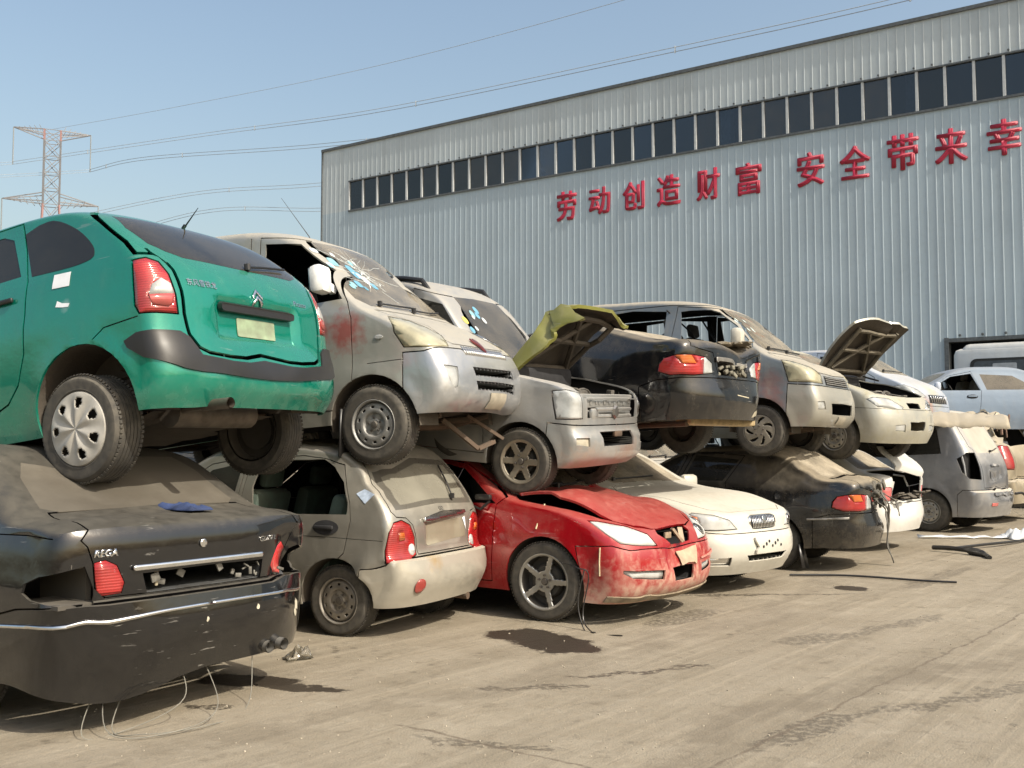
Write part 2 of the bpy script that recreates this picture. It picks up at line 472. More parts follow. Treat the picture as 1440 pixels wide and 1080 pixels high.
    @staticmethod
    def center(pr, poly):
        if pr == 'R' or pr == 'F': return [(-.3 if u < 0 else u, v) for u, v in poly]
        if pr == 'T': return [(u, -.3 if v < 0 else v) for u, v in poly]
        return poly
    def panel(s, key, pr, poly, gap=.009, gname=None, **kw):
        """a panel with a real open gap round it"""
        poly = s.center(pr, poly)
        if gap:
            ck = {k: kw[k] for k in ('ymin', 'any_dir', 'xr', 'only', 'zmin', 'keep') if k in kw}
            s.cut(pr, poly, None, **ck) if False else s.cut(pr, poly, '_gap', **ck)
            s.cut(pr, inset(poly, gap), key, **{**kw, 'only': ['_gap']})
        else: s.cut(pr, poly, key, **kw)
    def line(s, pr, pts, w=.008, **kw):
        """an open panel gap along a polyline"""
        for a, b in zip(pts, pts[1:]):
            t = Vector((b[0] - a[0], b[1] - a[1])).normalized(); nrm = Vector((-t.y, t.x)) * w / 2; e = t * w * .4
            a2 = Vector(a) - e; b2 = Vector(b) + e
            s.cut(pr, [tuple(a2 + nrm), tuple(b2 + nrm), tuple(b2 - nrm), tuple(a2 - nrm)], '_gap', **kw)
    def finish(s, mats, dents=(), side_actions=None):
        """split the mirrored shell into part objects. mats[key] = material or dict(L=,R=); None -> left open"""
        s.dents = dents; s.parts = {}
        bm = s.bm; tl = s.tl
        s.bvh = BVHTree.FromBMesh(bm)
        groups = {}
        for f in bm.faces: groups.setdefault(f[tl], []).append(f)
        for i, t in enumerate(s.tags):
            k = t['key']
            if k == '_gap' or i not in groups: continue
            if t.get('center') or k == 'body': sides = [('C', groups[i])]
            else: sides = [('L', groups[i]), ('R', groups[i])]
            for sd, fs in sides:
                kk = k + '.' + sd; m = mats.get(kk, mats.get(k))
                if m is None: continue
                vs = {}; V = []; F = []
                def vid(v, sg):
                    key = (v.index, sg if abs(v.co.y) > 1e-5 else 0)
                    if key not in vs:
                        o = t.get('out', 0); co = v.co + v.normal * o if o else v.co.copy()
                        vs[key] = len(V); co = Vector((co.x, co.y * sg, co.z)); V.append(s.bend(t['xf'](co) if t.get('xf') else co))
                    return vs[key]
                bm.verts.index_update()
                for f in fs:
                    if sd in 'CL': F.append([vid(v, 1) for v in f.verts])
                    if sd in 'CR': F.append([vid(v, -1) for v in reversed(f.verts)])
                me = bpy.data.meshes.new(t['name']); me.from_pydata(V, [], F); smooth(me, t.get('ang', 40))
                mm = m if isinstance(m, (list, tuple)) else [m]
                par = s.root
                if t.get('parent'):
                    for q in (t['parent'] + '.' + sd, t['parent'] + '.C'):
                        if q in s.parts: par = s.parts[q]; break
                o = link(t['name'], me, list(mm) + ([LINER] if len(mm) == 1 else []), par)
                if k + '.lab' in mats: o['label'] = mats[k + '.lab']
                th = t.get('thick', .014)
                if th:
                    md = o.modifiers.new('shell', 'SOLIDIFY'); md.thickness = th; md.offset = -1 + t.get('off', 0); md.use_even_offset = False
                    md.material_offset = 0 if t.get('self') else 1; md.material_offset_rim = 0
                    crisp(o)
                s.parts[kk] = o
        return s
    def bend(s, p):
        for (sx, y0, y1, z0, z1, dep, sf) in getattr(s, 'forms', ()):          # pressed recesses and raised fields in the end panels
            if p.x * sx > 0 and abs(p.x) > .38:
                w = min(1, max(0, min(p.y - y0, y1 - p.y, p.z - z0, z1 - p.z) / sf)); w = w * w * (3 - 2 * w); p = Vector((p.x - sx * dep * w, p.y, p.z))
        for (c, r, dv, nz) in s.dents:
            c = Vector(c); q = (p - c).length / r
            if q < 1:
                w = (1 - q * q) ** 2; dd = Vector(dv) * w
                if nz: q7 = p * 7.0; dd += Vector((noise.noise(q7), noise.noise(q7 + Vector((31.4, 0, 7))), noise.noise(q7 + Vector((0, 17.3, 53))))) * nz * w
                p = p + dd
        return p
    def hit(s, pr, u, v, sgn=1):
        """point and normal on the shell seen along the projection"""
        d, uv = s.pdir(pr); d = d.copy()
        if pr == 'S': o = Vector((u, 0, v))
        elif pr in ('R', 'F'): o = Vector((0, abs(u), v))
        elif pr == 'T': o = Vector((u, abs(v), 0))
        else: a = R(pr); o = Vector((-math.sin(a), math.cos(a), 0)) * u + Vector((0, 0, v))
        r = s.bvh.ray_cast(o + d * 6, -d)
        if r[0] is None: return None, None
        p, n = r[0].copy(), r[1].copy()
        if n.dot(d) < 0: n = -n
        mir = (pr == 'S' and sgn < 0) or (pr in ('R', 'F') and u < 0) or (pr == 'T' and v < 0)
        if mir: p.y = -p.y; n.y = -n.y
        return s.bend(p), n
    def decal(s, name, pr, poly, mat, sgn=1, off=.004, thick=.003, parent=None, grid=None, mi=0, **kw):
        """thin patch that follows the panel: poly in projection coordinates, finely subdivided"""
        us = [p[0] for p in poly]; vs_ = [p[1] for p in poly]; st = grid or max(.012, min(max(us) - min(us), max(vs_) - min(vs_)) / 5)
        bm = bmesh.new(); vv = [bm.verts.new((p[0], p[1], 0)) for p in poly]; bm.faces.new(vv)
        for k in (0, 1):
            a, b = (min(us), max(us)) if k == 0 else (min(vs_), max(vs_)); x = math.ceil(a / st) * st + 1e-5
            while x < b:
                co = (x, 0, 0) if k == 0 else (0, x, 0); no = (1, 0, 0) if k == 0 else (0, 1, 0)
                bmesh.ops.bisect_plane(bm, geom=bm.verts[:] + bm.edges[:] + bm.faces[:], dist=1e-6, plane_co=co, plane_no=no); x += st
        bmesh.ops.triangulate(bm, faces=bm.faces[:])
        bad = []
        for v in bm.verts:
            p, n = s.hit(pr, v.co.x, v.co.y, sgn)
            if p is None: bad.append(v); continue
            v.co = p + n * off
        if bad: bmesh.ops.delete(bm, geom=bad, context='VERTS')
        bmesh.ops.recalc_face_normals(bm, faces=bm.faces)
        d, _ = s.pdir(pr); d = d.copy()
        if pr == 'S' and sgn < 0: d.y = -d.y
        bm.normal_update()
        if sum(f.normal.dot(d) for f in bm.faces) < 0: bmesh.ops.reverse_faces(bm, faces=bm.faces)
        me = bpy.data.meshes.new(name); bm.to_mesh(me); bm.free(); smooth(me, 40)
        o = link(name, me, mat, parent or s.root, **kw)
        if thick:
            md = o.modifiers.new('shell', 'SOLIDIFY'); md.thickness = thick; md.offset = 1; crisp(o)
        return o
    def text(s, txt, pr, u, v, size, mat, sgn=1, off=.004, ex=.004, name='badge_lettering', flip=1, slant=0, bold=.0, parent=None):
        """raised letters that follow the panel; flip=-1 when the projection's u runs right to left for a viewer"""
        cu = bpy.data.curves.new('txt', 'FONT'); cu.body = txt; cu.size = size; cu.align_x = 'CENTER'; cu.align_y = 'CENTER'; cu.offset = bold; cu.shear = slant
        to = bpy.data.objects.new('txt', cu); C.objects.link(to)
        me = bpy.data.meshes.new_from_object(to.evaluated_get(bpy.context.evaluated_depsgraph_get()))
        bpy.data.objects.remove(to); bpy.data.curves.remove(cu)
        bm = bmesh.new(); bm.from_mesh(me); bpy.data.meshes.remove(me)
        bad = []
        for q in bm.verts:
            p, n = s.hit(pr, u + q.co.x * flip, v + q.co.y, sgn)
            if p is None: bad.append(q)
            else: q.co = p + n * off
        if bad: bmesh.ops.delete(bm, geom=bad, context='VERTS')
        bmesh.ops.recalc_face_normals(bm, faces=bm.faces)
        me = bpy.data.meshes.new(name); bm.to_mesh(me); bm.free()
        o = link(name, me, mat, parent or s.root); md = o.modifiers.new('shell', 'SOLIDIFY'); md.thickness = ex; md.offset = 0
        return o
    def underbody(s, wh=.30, zc=.03, mat=None, xa=None):
        mb = MB(); W = s.W; xs = [b[0] for b in s.bot]; x0, x1 = max(xs) - .12, min(xs) + .12; n = 40; rows = []
        zl = lambda x: min(pw(sorted(s.bot), x), .5)
        for i in range(n + 1):
            x = x0 + (x1 - x0) * i / n; y = s.Y(x, .3) - .06
            for (wx, wz) in s.wheels:
                if abs(x - wx) < s.arch + .02: y = min(y, W - .33)
            z = zl(x) + zc; row = []
            for k in (-1, -.55, -.2, 0, .2, .55, 1):
                row.append((x, y * k, z + (.05 if abs(k) < .3 else 0) + .02 * noise.noise(Vector((x * 4, k * 3, 1)))))
            rows.append(row)
        vs = [p for r in rows for p in r]; fs = [(i * 7 + k, i * 7 + k + 1, i * 7 + k + 8, i * 7 + k + 7) for i in range(n) for k in range(6)]
        mb.add(vs, fs)
        for (wx, wz) in s.wheels:                              # wheel wells
            ra = s.arch + .004; yi = W - .36; pts = [(wx + ra * math.cos(R(a)), wz + s.arch_dz + ra * math.sin(R(a))) for a in range(-6, 187, 12)]
            for sg in (1, -1):
                n0 = len(pts); vs = []
                for (x, z) in pts: vs += [(x, sg * (s.Y(x, z) - .012), z), (x, sg * yi, z)]
                vs.append((wx, sg * yi, wz)); mb.add(vs, [(2 * i, 2 * i + 1, 2 * i + 3, 2 * i + 2) for i in range(n0 - 1)] + [(2 * i + 1, 2 * i + 3, 2 * n0) for i in range(n0 - 1)])
        o = mb.build('underbody', mat or UNDER, s.root, ang=60); return o
    def chassis(s, axle_z=None, pipe=True, side=1, rear=True):
        """axle beams, arms, springs and the exhaust seen under a lifted car"""
        for (wx, wz) in s.wheels:
          mb = MB()
          if 1:
            mb.tube([(wx, -s.W + .2, wz), (wx, -.3, wz - .02), (wx, .3, wz - .02), (wx, s.W - .2, wz)], .035, 8)
            for sg in (1, -1):
                mb.tube([(wx, sg * (s.W - .34), wz - .02), (wx + .38, sg * .42, wz + .04)], .025, 6)
                mb.tube([(wx, sg * (s.W - .38), wz), (wx, sg * (s.W - .42), wz + .42)], .05, 8)
                for k in range(5): mb.lathe([(.045, 0), (.075, .015), (.045, .03)], Matrix.Translation((wx, sg * (s.W - .40), wz + .14 + k * .05)), 10)
                mb.box((wx + .05, sg * .36, wz + .02), (.42, .06, .05), bev=.01)
          mb.build('suspension', RUSTY, s.root)
        if pipe:
            e = MB(); xr = s.wheels[1][0]; y = .32 * side
            e.tube([(s.wheels[0][0] - .3, .1, .2), (xr + .9, .12, .2), (xr + .5, y, .22), (xr - .2, y, .24)], .025, 8)
            e.tube([(xr - .25, y * .2, .27), (xr - .25, y * 1.1, .27)], [.085] * 2, 12)
            e.build('exhaust', RUSTY, s.root)

def wheel(car, wx, wz, sg, kind, Rt=.30, rr=.19, w=.19, yo=None, steer=0, dustc=.38, rim_mat=None, tyre_mat=None, camber=0, pose=None):
    """tyre, barrel and a rim face of the given kind; built with its axis on +z (outer side up) and turned onto the axle"""
    yo = car.W - .05 if yo is None else yo
    M = Matrix.Translation((wx, sg * yo, wz)) @ Matrix.Rotation(R(steer), 4, 'Z') @ Matrix.Rotation(R(-90 * sg + camber), 4, 'X')
    if pose is not None: M = pose
    drum = MB()
    drum.lathe([(rr * .97, -.012), (rr * .93, -.03), (rr * .90, -w * .5), (rr * .95, -w + .01)], M, 32)
    drum.lathe([(.001, -.055), (rr * .55, -.055), (rr * .62, -.075), (rr * .62, -.14), (.001, -.14)], M, 24)
    drum.lathe([(rr * .9, -w * .55), (.03, -w * .62)], M, 24)
    wo = drum.build('wheel', plain('brake_drum', (.05, .045, .04), .7, .3, var=.4, dust=.3), car.root)
    t = MB(); prof = [(rr * .98, -.004), (rr * 1.03, .004), (rr * 1.07, .002), (rr * 1.07 + (Rt - rr) * .35, .010), (rr + (Rt - rr) * .72, .006), (Rt * .965, -.010), (Rt * .99, -.026)]
    g = .006; k = 5; x0, x1 = -.034, -(w - .034)
    for i in range(k):
        a = x0 + (x1 - x0) * i / k; b = x0 + (x1 - x0) * (i + 1) / k; m = (b - a)
        prof += [(Rt, a), (Rt, a + m * .78), (Rt - g, a + m * .80), (Rt - g, a + m * .98)]
    prof += [(Rt, x1), (Rt * .965, -(w - .010)), (rr + (Rt - rr) * .6, -(w + .002)), (rr * 1.0, -(w - .01))]
    t.lathe(prof, M, 56)
    for q in range(72):                                     # shoulder blocks of the tread
        a = 2 * PI * q / 72
        for (h, r0) in ((-.024, Rt * .985), (-(w - .024), Rt * .985)):
            B = M @ Matrix.Rotation(a, 4, 'Z') @ Matrix.Translation((r0, 0, h)) @ Matrix.Rotation(R(40 if h > -.05 else -40), 4, 'Y')
            t.box(B.translation, (.012, Rt * .055, .022), B.to_3x3())
    tm = tyre_mat or plain('tyre_rubber', (.020, .019, .018), .75, var=.35, dust=dustc, nscale=20, bump=.15)
    t.build('tyre', tm, wo, ang=32)
    # rim face: polar grid with windows
    NT_, NR = 120, 22; V = []; F = []
    def prof_h(r, th):
        q = r / rr
        if kind == 'hubcap':
            s_ = math.cos(7 * th) * .5 + .5; return .016 * (1 - q ** 2) + .006 + (.016 * s_ * (q * (1 - q) * 4) if q < .95 else 0) - (.02 if q > .985 else 0)
        if kind == 'steel':
            if q < .20: return -.022
            if q < .46: return -.030 + .004 * math.cos(5 * th)
            if q < .52: return -.030 + (q - .46) / .06 * .022
            if q < .80: return -.008 - (q - .52) * .03
            if q < .90: return -.017 - (q - .8) * .35
            if q < .93: return -.05
            return -.05 + min(1, (q - .93) / .05) * .054
        if kind in ('spoke5', 'spoke6'):
            if q > .93: return -.012 + min(1, (q - .93) / .05) * .016
            return -.008 - .022 * (1 - min(1, q / .8)) ** .7 * .4 - .01 * (1 - q)
        if kind == 'swirl': return .010 * (1 - q ** 2) + (-.012 if q > .97 else 0)
        return 0
    def hole(q, th):
        if kind == 'hubcap':
            a = (th * 7 / (2 * PI) + .5) % 1 - .5; return ((a / .20) ** 2 + ((q - .69) / .15) ** 2) < 1
        if kind == 'steel':
            a = (th * 10 / (2 * PI)) % 1 - .5; return ((a / .17) ** 2 + ((q - .70) / .055) ** 2) < 1
        if kind == 'spoke5':
            a = abs((th * 5 / (2 * PI)) % 1 - .5); return .36 < q < .90 and a < .5 - (.105 + .05 * (1 - q)) / q * .62
        if kind == 'spoke6':
            a = abs((th * 6 / (2 * PI)) % 1 - .5); return .40 < q < .88 and a < .5 - .135 / q
        if kind == 'swirl':
            a = ((th + 1.1 * q) * 7 / (2 * PI)) % 1 - .5; return .42 < q < .86 and abs(a) < .13 + .05 * math.sin((q - .42) / .44 * PI)
        return False
    for i in range(NR + 1):
        q = .02 + .98 * i / NR; r = q * rr
        for k in range(NT_):
            th = 2 * PI * k / NT_; V.append(M @ Vector((r * math.cos(th), r * math.sin(th), prof_h(r, th))))
    for i in range(NR):
        for k in range(NT_):
            q = .02 + .98 * (i + .5) / NR; th = 2 * PI * (k + .5) / NT_
            if hole(q, th): continue
            a = i * NT_ + k; b = i * NT_ + (k + 1) % NT_; F.append((a, b, b + NT_, a + NT_))
    V.append(M @ Vector((0, 0, prof_h(0, 0)))); F += [(k, (k + 1) % NT_, len(V) - 1) for k in range(NT_)]
    rm = MB(); rm.add(V, F)
    rmat = rim_mat or plain('rim_silver', (.42, .41, .38), .4, .75, var=.15, dust=.35)
    ro = rm.build('rim', rmat, wo, ang=30)
    md = ro.modifiers.new('shell', 'SOLIDIFY'); md.thickness = .008 if kind in ('steel', 'hubcap') else .02; md.offset = -1
    if kind != 'hubcap':
        nu = MB(); nb = 5 if kind != 'spoke6' else 4
        for k in range(nb):
            a = 2 * PI * (k + .25) / nb; r = .052; h0 = prof_h(r, a) - .004
            nu.lathe([(.001, .022), (.009, .020), (.012, 0)], M @ Matrix.Translation((r * math.cos(a), r * math.sin(a), h0)), 6)
        if kind != 'swirl': nu.lathe([(.001, .022), (.024, .02), (.03, .008), (.031, -.01)], M @ Matrix.Translation((0, 0, prof_h(0, 0))), 20)
        nu.build('wheel_nut', plain('nut_dark', (.12, .11, .10), .5, .6, dust=.3), wo)
    return wo
# ------------------------------------------------------------------ the setting: dusty concrete yard
def ground_mat():
    N = NT('dusty_concrete'); p = N.p; co = N.co()
    n0 = N.noise(.35, 6); n1 = N.noise(2.2, 7, rough=.65); n2 = N.noise(16, 5); n3 = N.noise(90, 3)
    rot = N.n('ShaderNodeMapping'); rot.inputs['Rotation'].default_value = (0, 0, R(-52)); N.l(co, rot.inputs[0])
    wv = N.noise(.8, 2); wob = N.n('ShaderNodeMixRGB', blend_type='ADD') if False else None
    st = N.noise(1.0, 6, vec=rot.outputs[0], stretch=(.16, 2.6, 1), rough=.62)
    st2 = N.noise(1.0, 5, vec=rot.outputs[0], stretch=(.35, 11, 1), rough=.6)
    c = N.mix(N.ramp(n0, .3, .7), (.240, .207, .156), (.308, .269, .204))
    c = N.mix(N.math('MULTIPLY', N.ramp(n1, .40, .70), .6), c, (.20, .168, .118))
    c = N.mix(N.math('MULTIPLY', N.ramp(st, .46, .66), .65), c, (.175, .147, .105))
    c = N.mix(N.math('MULTIPLY', N.ramp(st2, .54, .70), .30), c, (.40, .345, .26))
    c = N.mix(N.math('MULTIPLY', N.ramp(n2, .52, .75), .32), c, (.20, .155, .105))
    c = N.mix(N.math('MULTIPLY', N.ramp(n3, .60, .74), .45), c, (.17, .135, .095))
    c = N.mix(N.math('MULTIPLY', N.ramp(n3, .27, .20), .5), c, (.52, .44, .33))
    so = N.n('ShaderNodeSeparateXYZ'); N.l(co, so.inputs[0])
    # distorted coordinates for the stains
    dn = N.n('ShaderNodeTexNoise'); dn.inputs['Scale'].default_value = 3.4; dn.inputs['Detail'].default_value = 6; dn.inputs['Roughness'].default_value = .6; N.l(co, dn.inputs[0])
    da = N.n('ShaderNodeVectorMath', operation='MULTIPLY_ADD'); N.l(dn.outputs['Color'], da.inputs[0]); da.inputs[1].default_value = (.40, .40, 0); N.l(co, da.inputs[2])
    tot = None; soft = None
    def blob(x, y, a, b, ang, s, sharp=.10):
        m = N.n('ShaderNodeMapping'); m.vector_type = 'TEXTURE'
        m.inputs['Location'].default_value = (x + .20, y + .20, 0); m.inputs['Rotation'].default_value = (0, 0, R(ang)); m.inputs['Scale'].default_value = (a, b, 1)
        N.l(da.outputs[0], m.inputs[0]); ln = N.n('ShaderNodeVectorMath', operation='LENGTH'); N.l(m.outputs[0], ln.inputs[0])
        return N.ramp(ln.outputs['Value'], 1 + sharp, 1 - sharp, 0, s)
    for b in ((.08, 7.85, .30, .25, -5, .95), (.22, 7.62, .26, .26, 0, .95), (.36, 7.40, .27, .26, -40, .95), (-1.60, 6.33, .34, .15, -15, .95), (-1.25, 6.14, .30, .07, -8, .9), (-1.62, 5.71, .13, .06, 5, .8),
              (3.36, 10.33, .17, .22, 10, .9), (2.35, 9.90, .95, .05, 3, .75), (.75, 6.55, .46, .05, 17, .72), (1.15, 6.74, .16, .045, 5, .7), (.12, 6.16, .34, .06, 6, .62),
              (1.58, 5.32, .62, .075, 40, .5), (2.35, 5.75, .42, .06, 26, .48), (2.95, 6.1, .5, .07, 30, .45), (2.3, 7.7, .42, .13, 28, .45), (3.1, 8.3, .7, .10, 38, .42), (4.6, 11.2, 1.2, .10, 52, .35), (-.1, 5.0, .4, .05, -20, .5), (3.9, 7.0, .8, .06, 42, .55), (-2.0, 8.9, 1.3, .5, 50, .5), (-.3, 9.6, 1.5, .5, 40, .45), (1.4, 8.6, .5, .2, 50, .5)):
        f = blob(*b); tot = f if tot is None else N.math('MAXIMUM', tot, f)
    brk = N.ramp(N.noise(26, 4), .40, .54); brk = N.math('MAXIMUM', brk, N.ramp(tot, .82, .90)); tot = N.math('MULTIPLY', tot, brk)
    # drip speckles along the wheel tracks
    vs = N.n('ShaderNodeTexVoronoi'); vs.inputs['Scale'].default_value = 9; N.l(co, vs.inputs[0])
    dr = N.math('MULTIPLY', N.ramp(vs.outputs['Distance'], .30, .16), N.ramp(N.noise(.55, 3), .52, .62)); dr = N.math('MULTIPLY', dr, N.ramp(st, .45, .6)); dr = N.math('MULTIPLY', dr, .7)
    tot = N.math('MAXIMUM', tot, dr)
    n7 = N.noise(5.5, 6, rough=.7); c = N.mix(N.math('MULTIPLY', N.ramp(n7, .56, .68), .55), c, (.135, .112, .080)); c = N.mix(N.math('MULTIPLY', N.ramp(n7, .42, .34), .25), c, (.40, .36, .285))
    c = N.mix(tot, c, (.030, .023, .017))
    # poured-slab joints
    for (ax, ay, bx, by) in ((.6, 4.3, 3.73, 8.06), (-.6, 5.36, .45, 4.55), (3.73, 8.06, 8.5, 14.2)):
        dx, dy = bx - ax, by - ay; L = math.hypot(dx, dy); nx, ny = -dy / L, dx / L
        e = N.math('ADD', N.math('MULTIPLY', so.outputs[0], nx), N.math('MULTIPLY', so.outputs[1], ny)); e = N.math('SUBTRACT', e, ax * nx + ay * ny - 0)
        e = N.math('ADD', e, N.ramp(n1, .3, .7, -.03, .03)); e = N.math('ABSOLUTE', e)
        al = N.math('ADD', N.math('MULTIPLY', so.outputs[0], dx / L), N.math('MULTIPLY', so.outputs[1], dy / L)); al = N.math('SUBTRACT', al, ax * dx / L + ay * dy / L)
        m = N.math('MULTIPLY', N.ramp(e, .016, .004), N.ramp(al, 0, .05)); m = N.math('MULTIPLY', m, N.ramp(al, L + .05, L)); m = N.math('MULTIPLY', m, N.ramp(n2, .35, .5, .25, .75))
        c = N.mix(m, c, (.12, .095, .07))
    # arcs of tyre tracks
    rg = None
    for (x, y, r0, s_) in ((13.0, .5, 9.2, .6), (13.0, .5, 9.45, .5), (13.0, .5, 10.6, .6), (13.0, .5, 10.9, .5), (16.0, 2.0, 11.0, .5), (16.0, 2.0, 11.3, .5), (11.0, -4.0, 11.9, .5), (11.0, -4.0, 13.5, .4), (-9.0, 16.0, 13.2, .3)):
        vd = N.n('ShaderNodeVectorMath', operation='DISTANCE'); N.l(co, vd.inputs[0]); vd.inputs[1].default_value = (x, y, 0)
        e = N.math('ABSOLUTE', N.math('SUBTRACT', N.math('ADD', vd.outputs['Value'], N.ramp(n0, .3, .7, -.35, .35)), r0))
        f = N.math('MULTIPLY', N.ramp(e, .20, .08), N.ramp(n1, .36, .56)); f = N.math('MULTIPLY', f, s_ * 1.35)
        rg = f if rg is None else N.math('MAXIMUM', rg, f)
    c = N.mix(rg, c, (.150, .125, .092))
    N.l(c, p.inputs['Base Color']); N.l(N.ramp(tot, 0, 1, .92, .38), p.inputs['Roughness']); p.inputs['Specular IOR Level'].default_value = .3
    h = N.math('ADD', N.math('MULTIPLY', n2, .6), N.math('MULTIPLY', n3, .5)); h = N.math('ADD', h, N.math('MULTIPLY', st2, .8)); N.bump(h, .55, .02)
    return N.m
g = MB()
for (a, b, n) in ((0, 0, 1),): g.add([(-900, -60, 0), (900, -60, 0), (900, 1500, 0), (-900, 1500, 0)], [(0, 1, 2, 3)])
g.build('ground', ground_mat(), kind='structure')

# ------------------------------------------------------------------ the ribbed steel warehouse
WU = Vector((math.cos(R(34.3)), -math.sin(R(34.3)), 0)); WN = Vector((-math.sin(R(34.3)), -math.cos(R(34.3)), 0)); WP = Vector((-7.45, 40.1, 0))
def wp(s, z, o=0.): return WP + WU * s + WN * o + Vector((0, 0, z))
wh = empty('warehouse', WP, label='long blue grey ribbed steel warehouse with a high window band and red slogan', cat='building')
def wsheet(name, s0, s1, z0, z1, mat, pitch=.235, holes=()):
    mb = MB(); s = s0; prof = []
    while s < s1 - .01:
        e = min(s + pitch, s1); prof += [(s, 0), (s + (e - s) * .78, 0), (s + (e - s) * .84, .007), (s + (e - s) * .94, .007)]; s = e
    prof.append((s1, 0)); nz = 2
    vs = [wp(a, z, o) - WP for a, o in prof for z in (z0, z1)]
    mb.add(vs, [(2 * i, 2 * i + 2, 2 * i + 3, 2 * i + 1) for i in range(len(prof) - 1)])
    o = mb.build(name, mat, wh, ang=20); return o
def wall_mat(name, col, strk):
    N = NT(name); p = N.p
    n1 = N.noise(.5, 4); n2 = N.noise(1.0, 5, stretch=(2.2, 2.2, .12)); n3 = N.noise(8, 4)
    c = N.mix(N.ramp(n1, .35, .65), col, tuple(x * .90 for x in col)); c = N.mix(N.math('MULTIPLY', N.ramp(n2, .45, .7), strk), c, (.25, .25, .235)); c = N.mix(N.math('MULTIPLY', N.ramp(n3, .5, .75), .08), c, (.2, .19, .17))
    N.l(c, p.inputs['Base Color']); p.inputs['Roughness'].default_value = .5; p.inputs['Metallic'].default_value = .05
    return N.m
WALL = wall_mat('blue_grey_sheet', (.44, .525, .575), .12); WALLU = wall_mat('pale_grey_sheet', (.52, .575, .59), .22)
FRAME = plain('window_frame_white', (.52, .54, .54), .5, var=.1); DARKEDGE = plain('edge_flashing', (.10, .11, .115), .6, var=.3)
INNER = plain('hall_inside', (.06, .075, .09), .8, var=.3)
S1 = 46.0; DS0, DS1, DZ = 22.98, 34.0, 4.2
wsheet('wall', 0, DS0, 0, 10.46, WALL); wsheet('wall', DS0, DS1, DZ, 10.46, WALL); wsheet('wall', DS1, S1, 0, 10.46, WALL)
wsheet('wall', 0, 1.40, 10.46, 11.60, WALLU); wsheet('wall', 0, S1, 11.60, 12.95, WALLU)
mb = MB()
def wbox(mb, s0, s1, z0, z1, o0, o1, mi=0):
    mb.add([wp(s, z, o) - WP for s in (s0, s1) for z in (z0, z1) for o in (o0, o1)], [(0, 1, 3, 2), (4, 6, 7, 5), (0, 4, 5, 1), (2, 3, 7, 6), (0, 2, 6, 4), (1, 5, 7, 3)], mi)
wbox(mb, -.06, S1, 12.95, 13.05, -.3, .06); wbox(mb, 1.40, S1, 10.40, 10.462, -.15, .05); wbox(mb, 1.40, S1, 11.56, 11.605, -.12, .045); wbox(mb, -.05, .0, 0, 12.95, -.1, .05)
wbox(mb, DS0 - .09, DS0 + .02, 0, DZ + .05, -.25, .05); wbox(mb, DS0 + .021, DS1, DZ - .07, DZ + .03, -.25, .05)
mb.build('edge_trim', DARKEDGE, wh)
bo = MB()
for i in range(int((S1 - 1.4) / .47)): bo.lathe([(.001, .03), (.028, .025), (.03, 0)], Matrix.Translation(wp(1.6 + i * .47, 11.66, .035) - WP) @ WN.to_track_quat('Z', 'Y').to_matrix().to_4x4(), 6)
for i in range(20): bo.lathe([(.001, .03), (.035, .025), (.04, 0)], Matrix.Translation(wp(DS0 + .3 + i * .55, DZ + .10, .035) - WP) @ WN.to_track_quat('Z', 'Y').to_matrix().to_4x4(), 6)
bo.build('bolt_row', DARKEDGE, wh, kind='stuff')
for i in range(36):
    s = 1.40 + .722 * i; mb = MB(); wbox(mb, s - .035, s + .035, 10.463, 11.558, -.06, .02); mb.build('window_mullion', FRAME, wh)
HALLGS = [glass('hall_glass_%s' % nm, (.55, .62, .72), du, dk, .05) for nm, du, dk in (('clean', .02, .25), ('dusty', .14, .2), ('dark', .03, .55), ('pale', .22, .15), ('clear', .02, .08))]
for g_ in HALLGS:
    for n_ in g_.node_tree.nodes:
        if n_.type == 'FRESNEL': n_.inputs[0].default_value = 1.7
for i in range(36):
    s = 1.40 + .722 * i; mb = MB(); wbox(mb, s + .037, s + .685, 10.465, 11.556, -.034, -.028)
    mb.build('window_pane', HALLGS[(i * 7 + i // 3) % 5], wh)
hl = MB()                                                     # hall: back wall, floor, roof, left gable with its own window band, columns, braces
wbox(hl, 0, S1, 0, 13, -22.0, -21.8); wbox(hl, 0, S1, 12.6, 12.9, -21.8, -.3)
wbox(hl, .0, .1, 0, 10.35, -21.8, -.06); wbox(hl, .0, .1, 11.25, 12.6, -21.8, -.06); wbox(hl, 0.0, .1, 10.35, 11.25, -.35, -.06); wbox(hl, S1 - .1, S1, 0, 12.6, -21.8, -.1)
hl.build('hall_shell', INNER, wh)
co_ = MB()
for s in (5.75, 11.2, 16.5, 21.95, 27.4, 33): wbox(co_, s, s + .32, 4.3, 12.6, -.75, -.40)
for a, b in (((7.0, 10.3), (8.0, 11.6)), ((9.3, 11.6), (10.4, 10.3))):
    co_.bar(wp(a[0], a[1], -.5) - WP, wp(b[0], b[1], -.5) - WP, .09)
co_.build('hall_frame', plain('hall_steel', (.30, .36, .40), .6), wh)
RED = plain('sign_red', (.37, .016, .046), .5, var=.10)
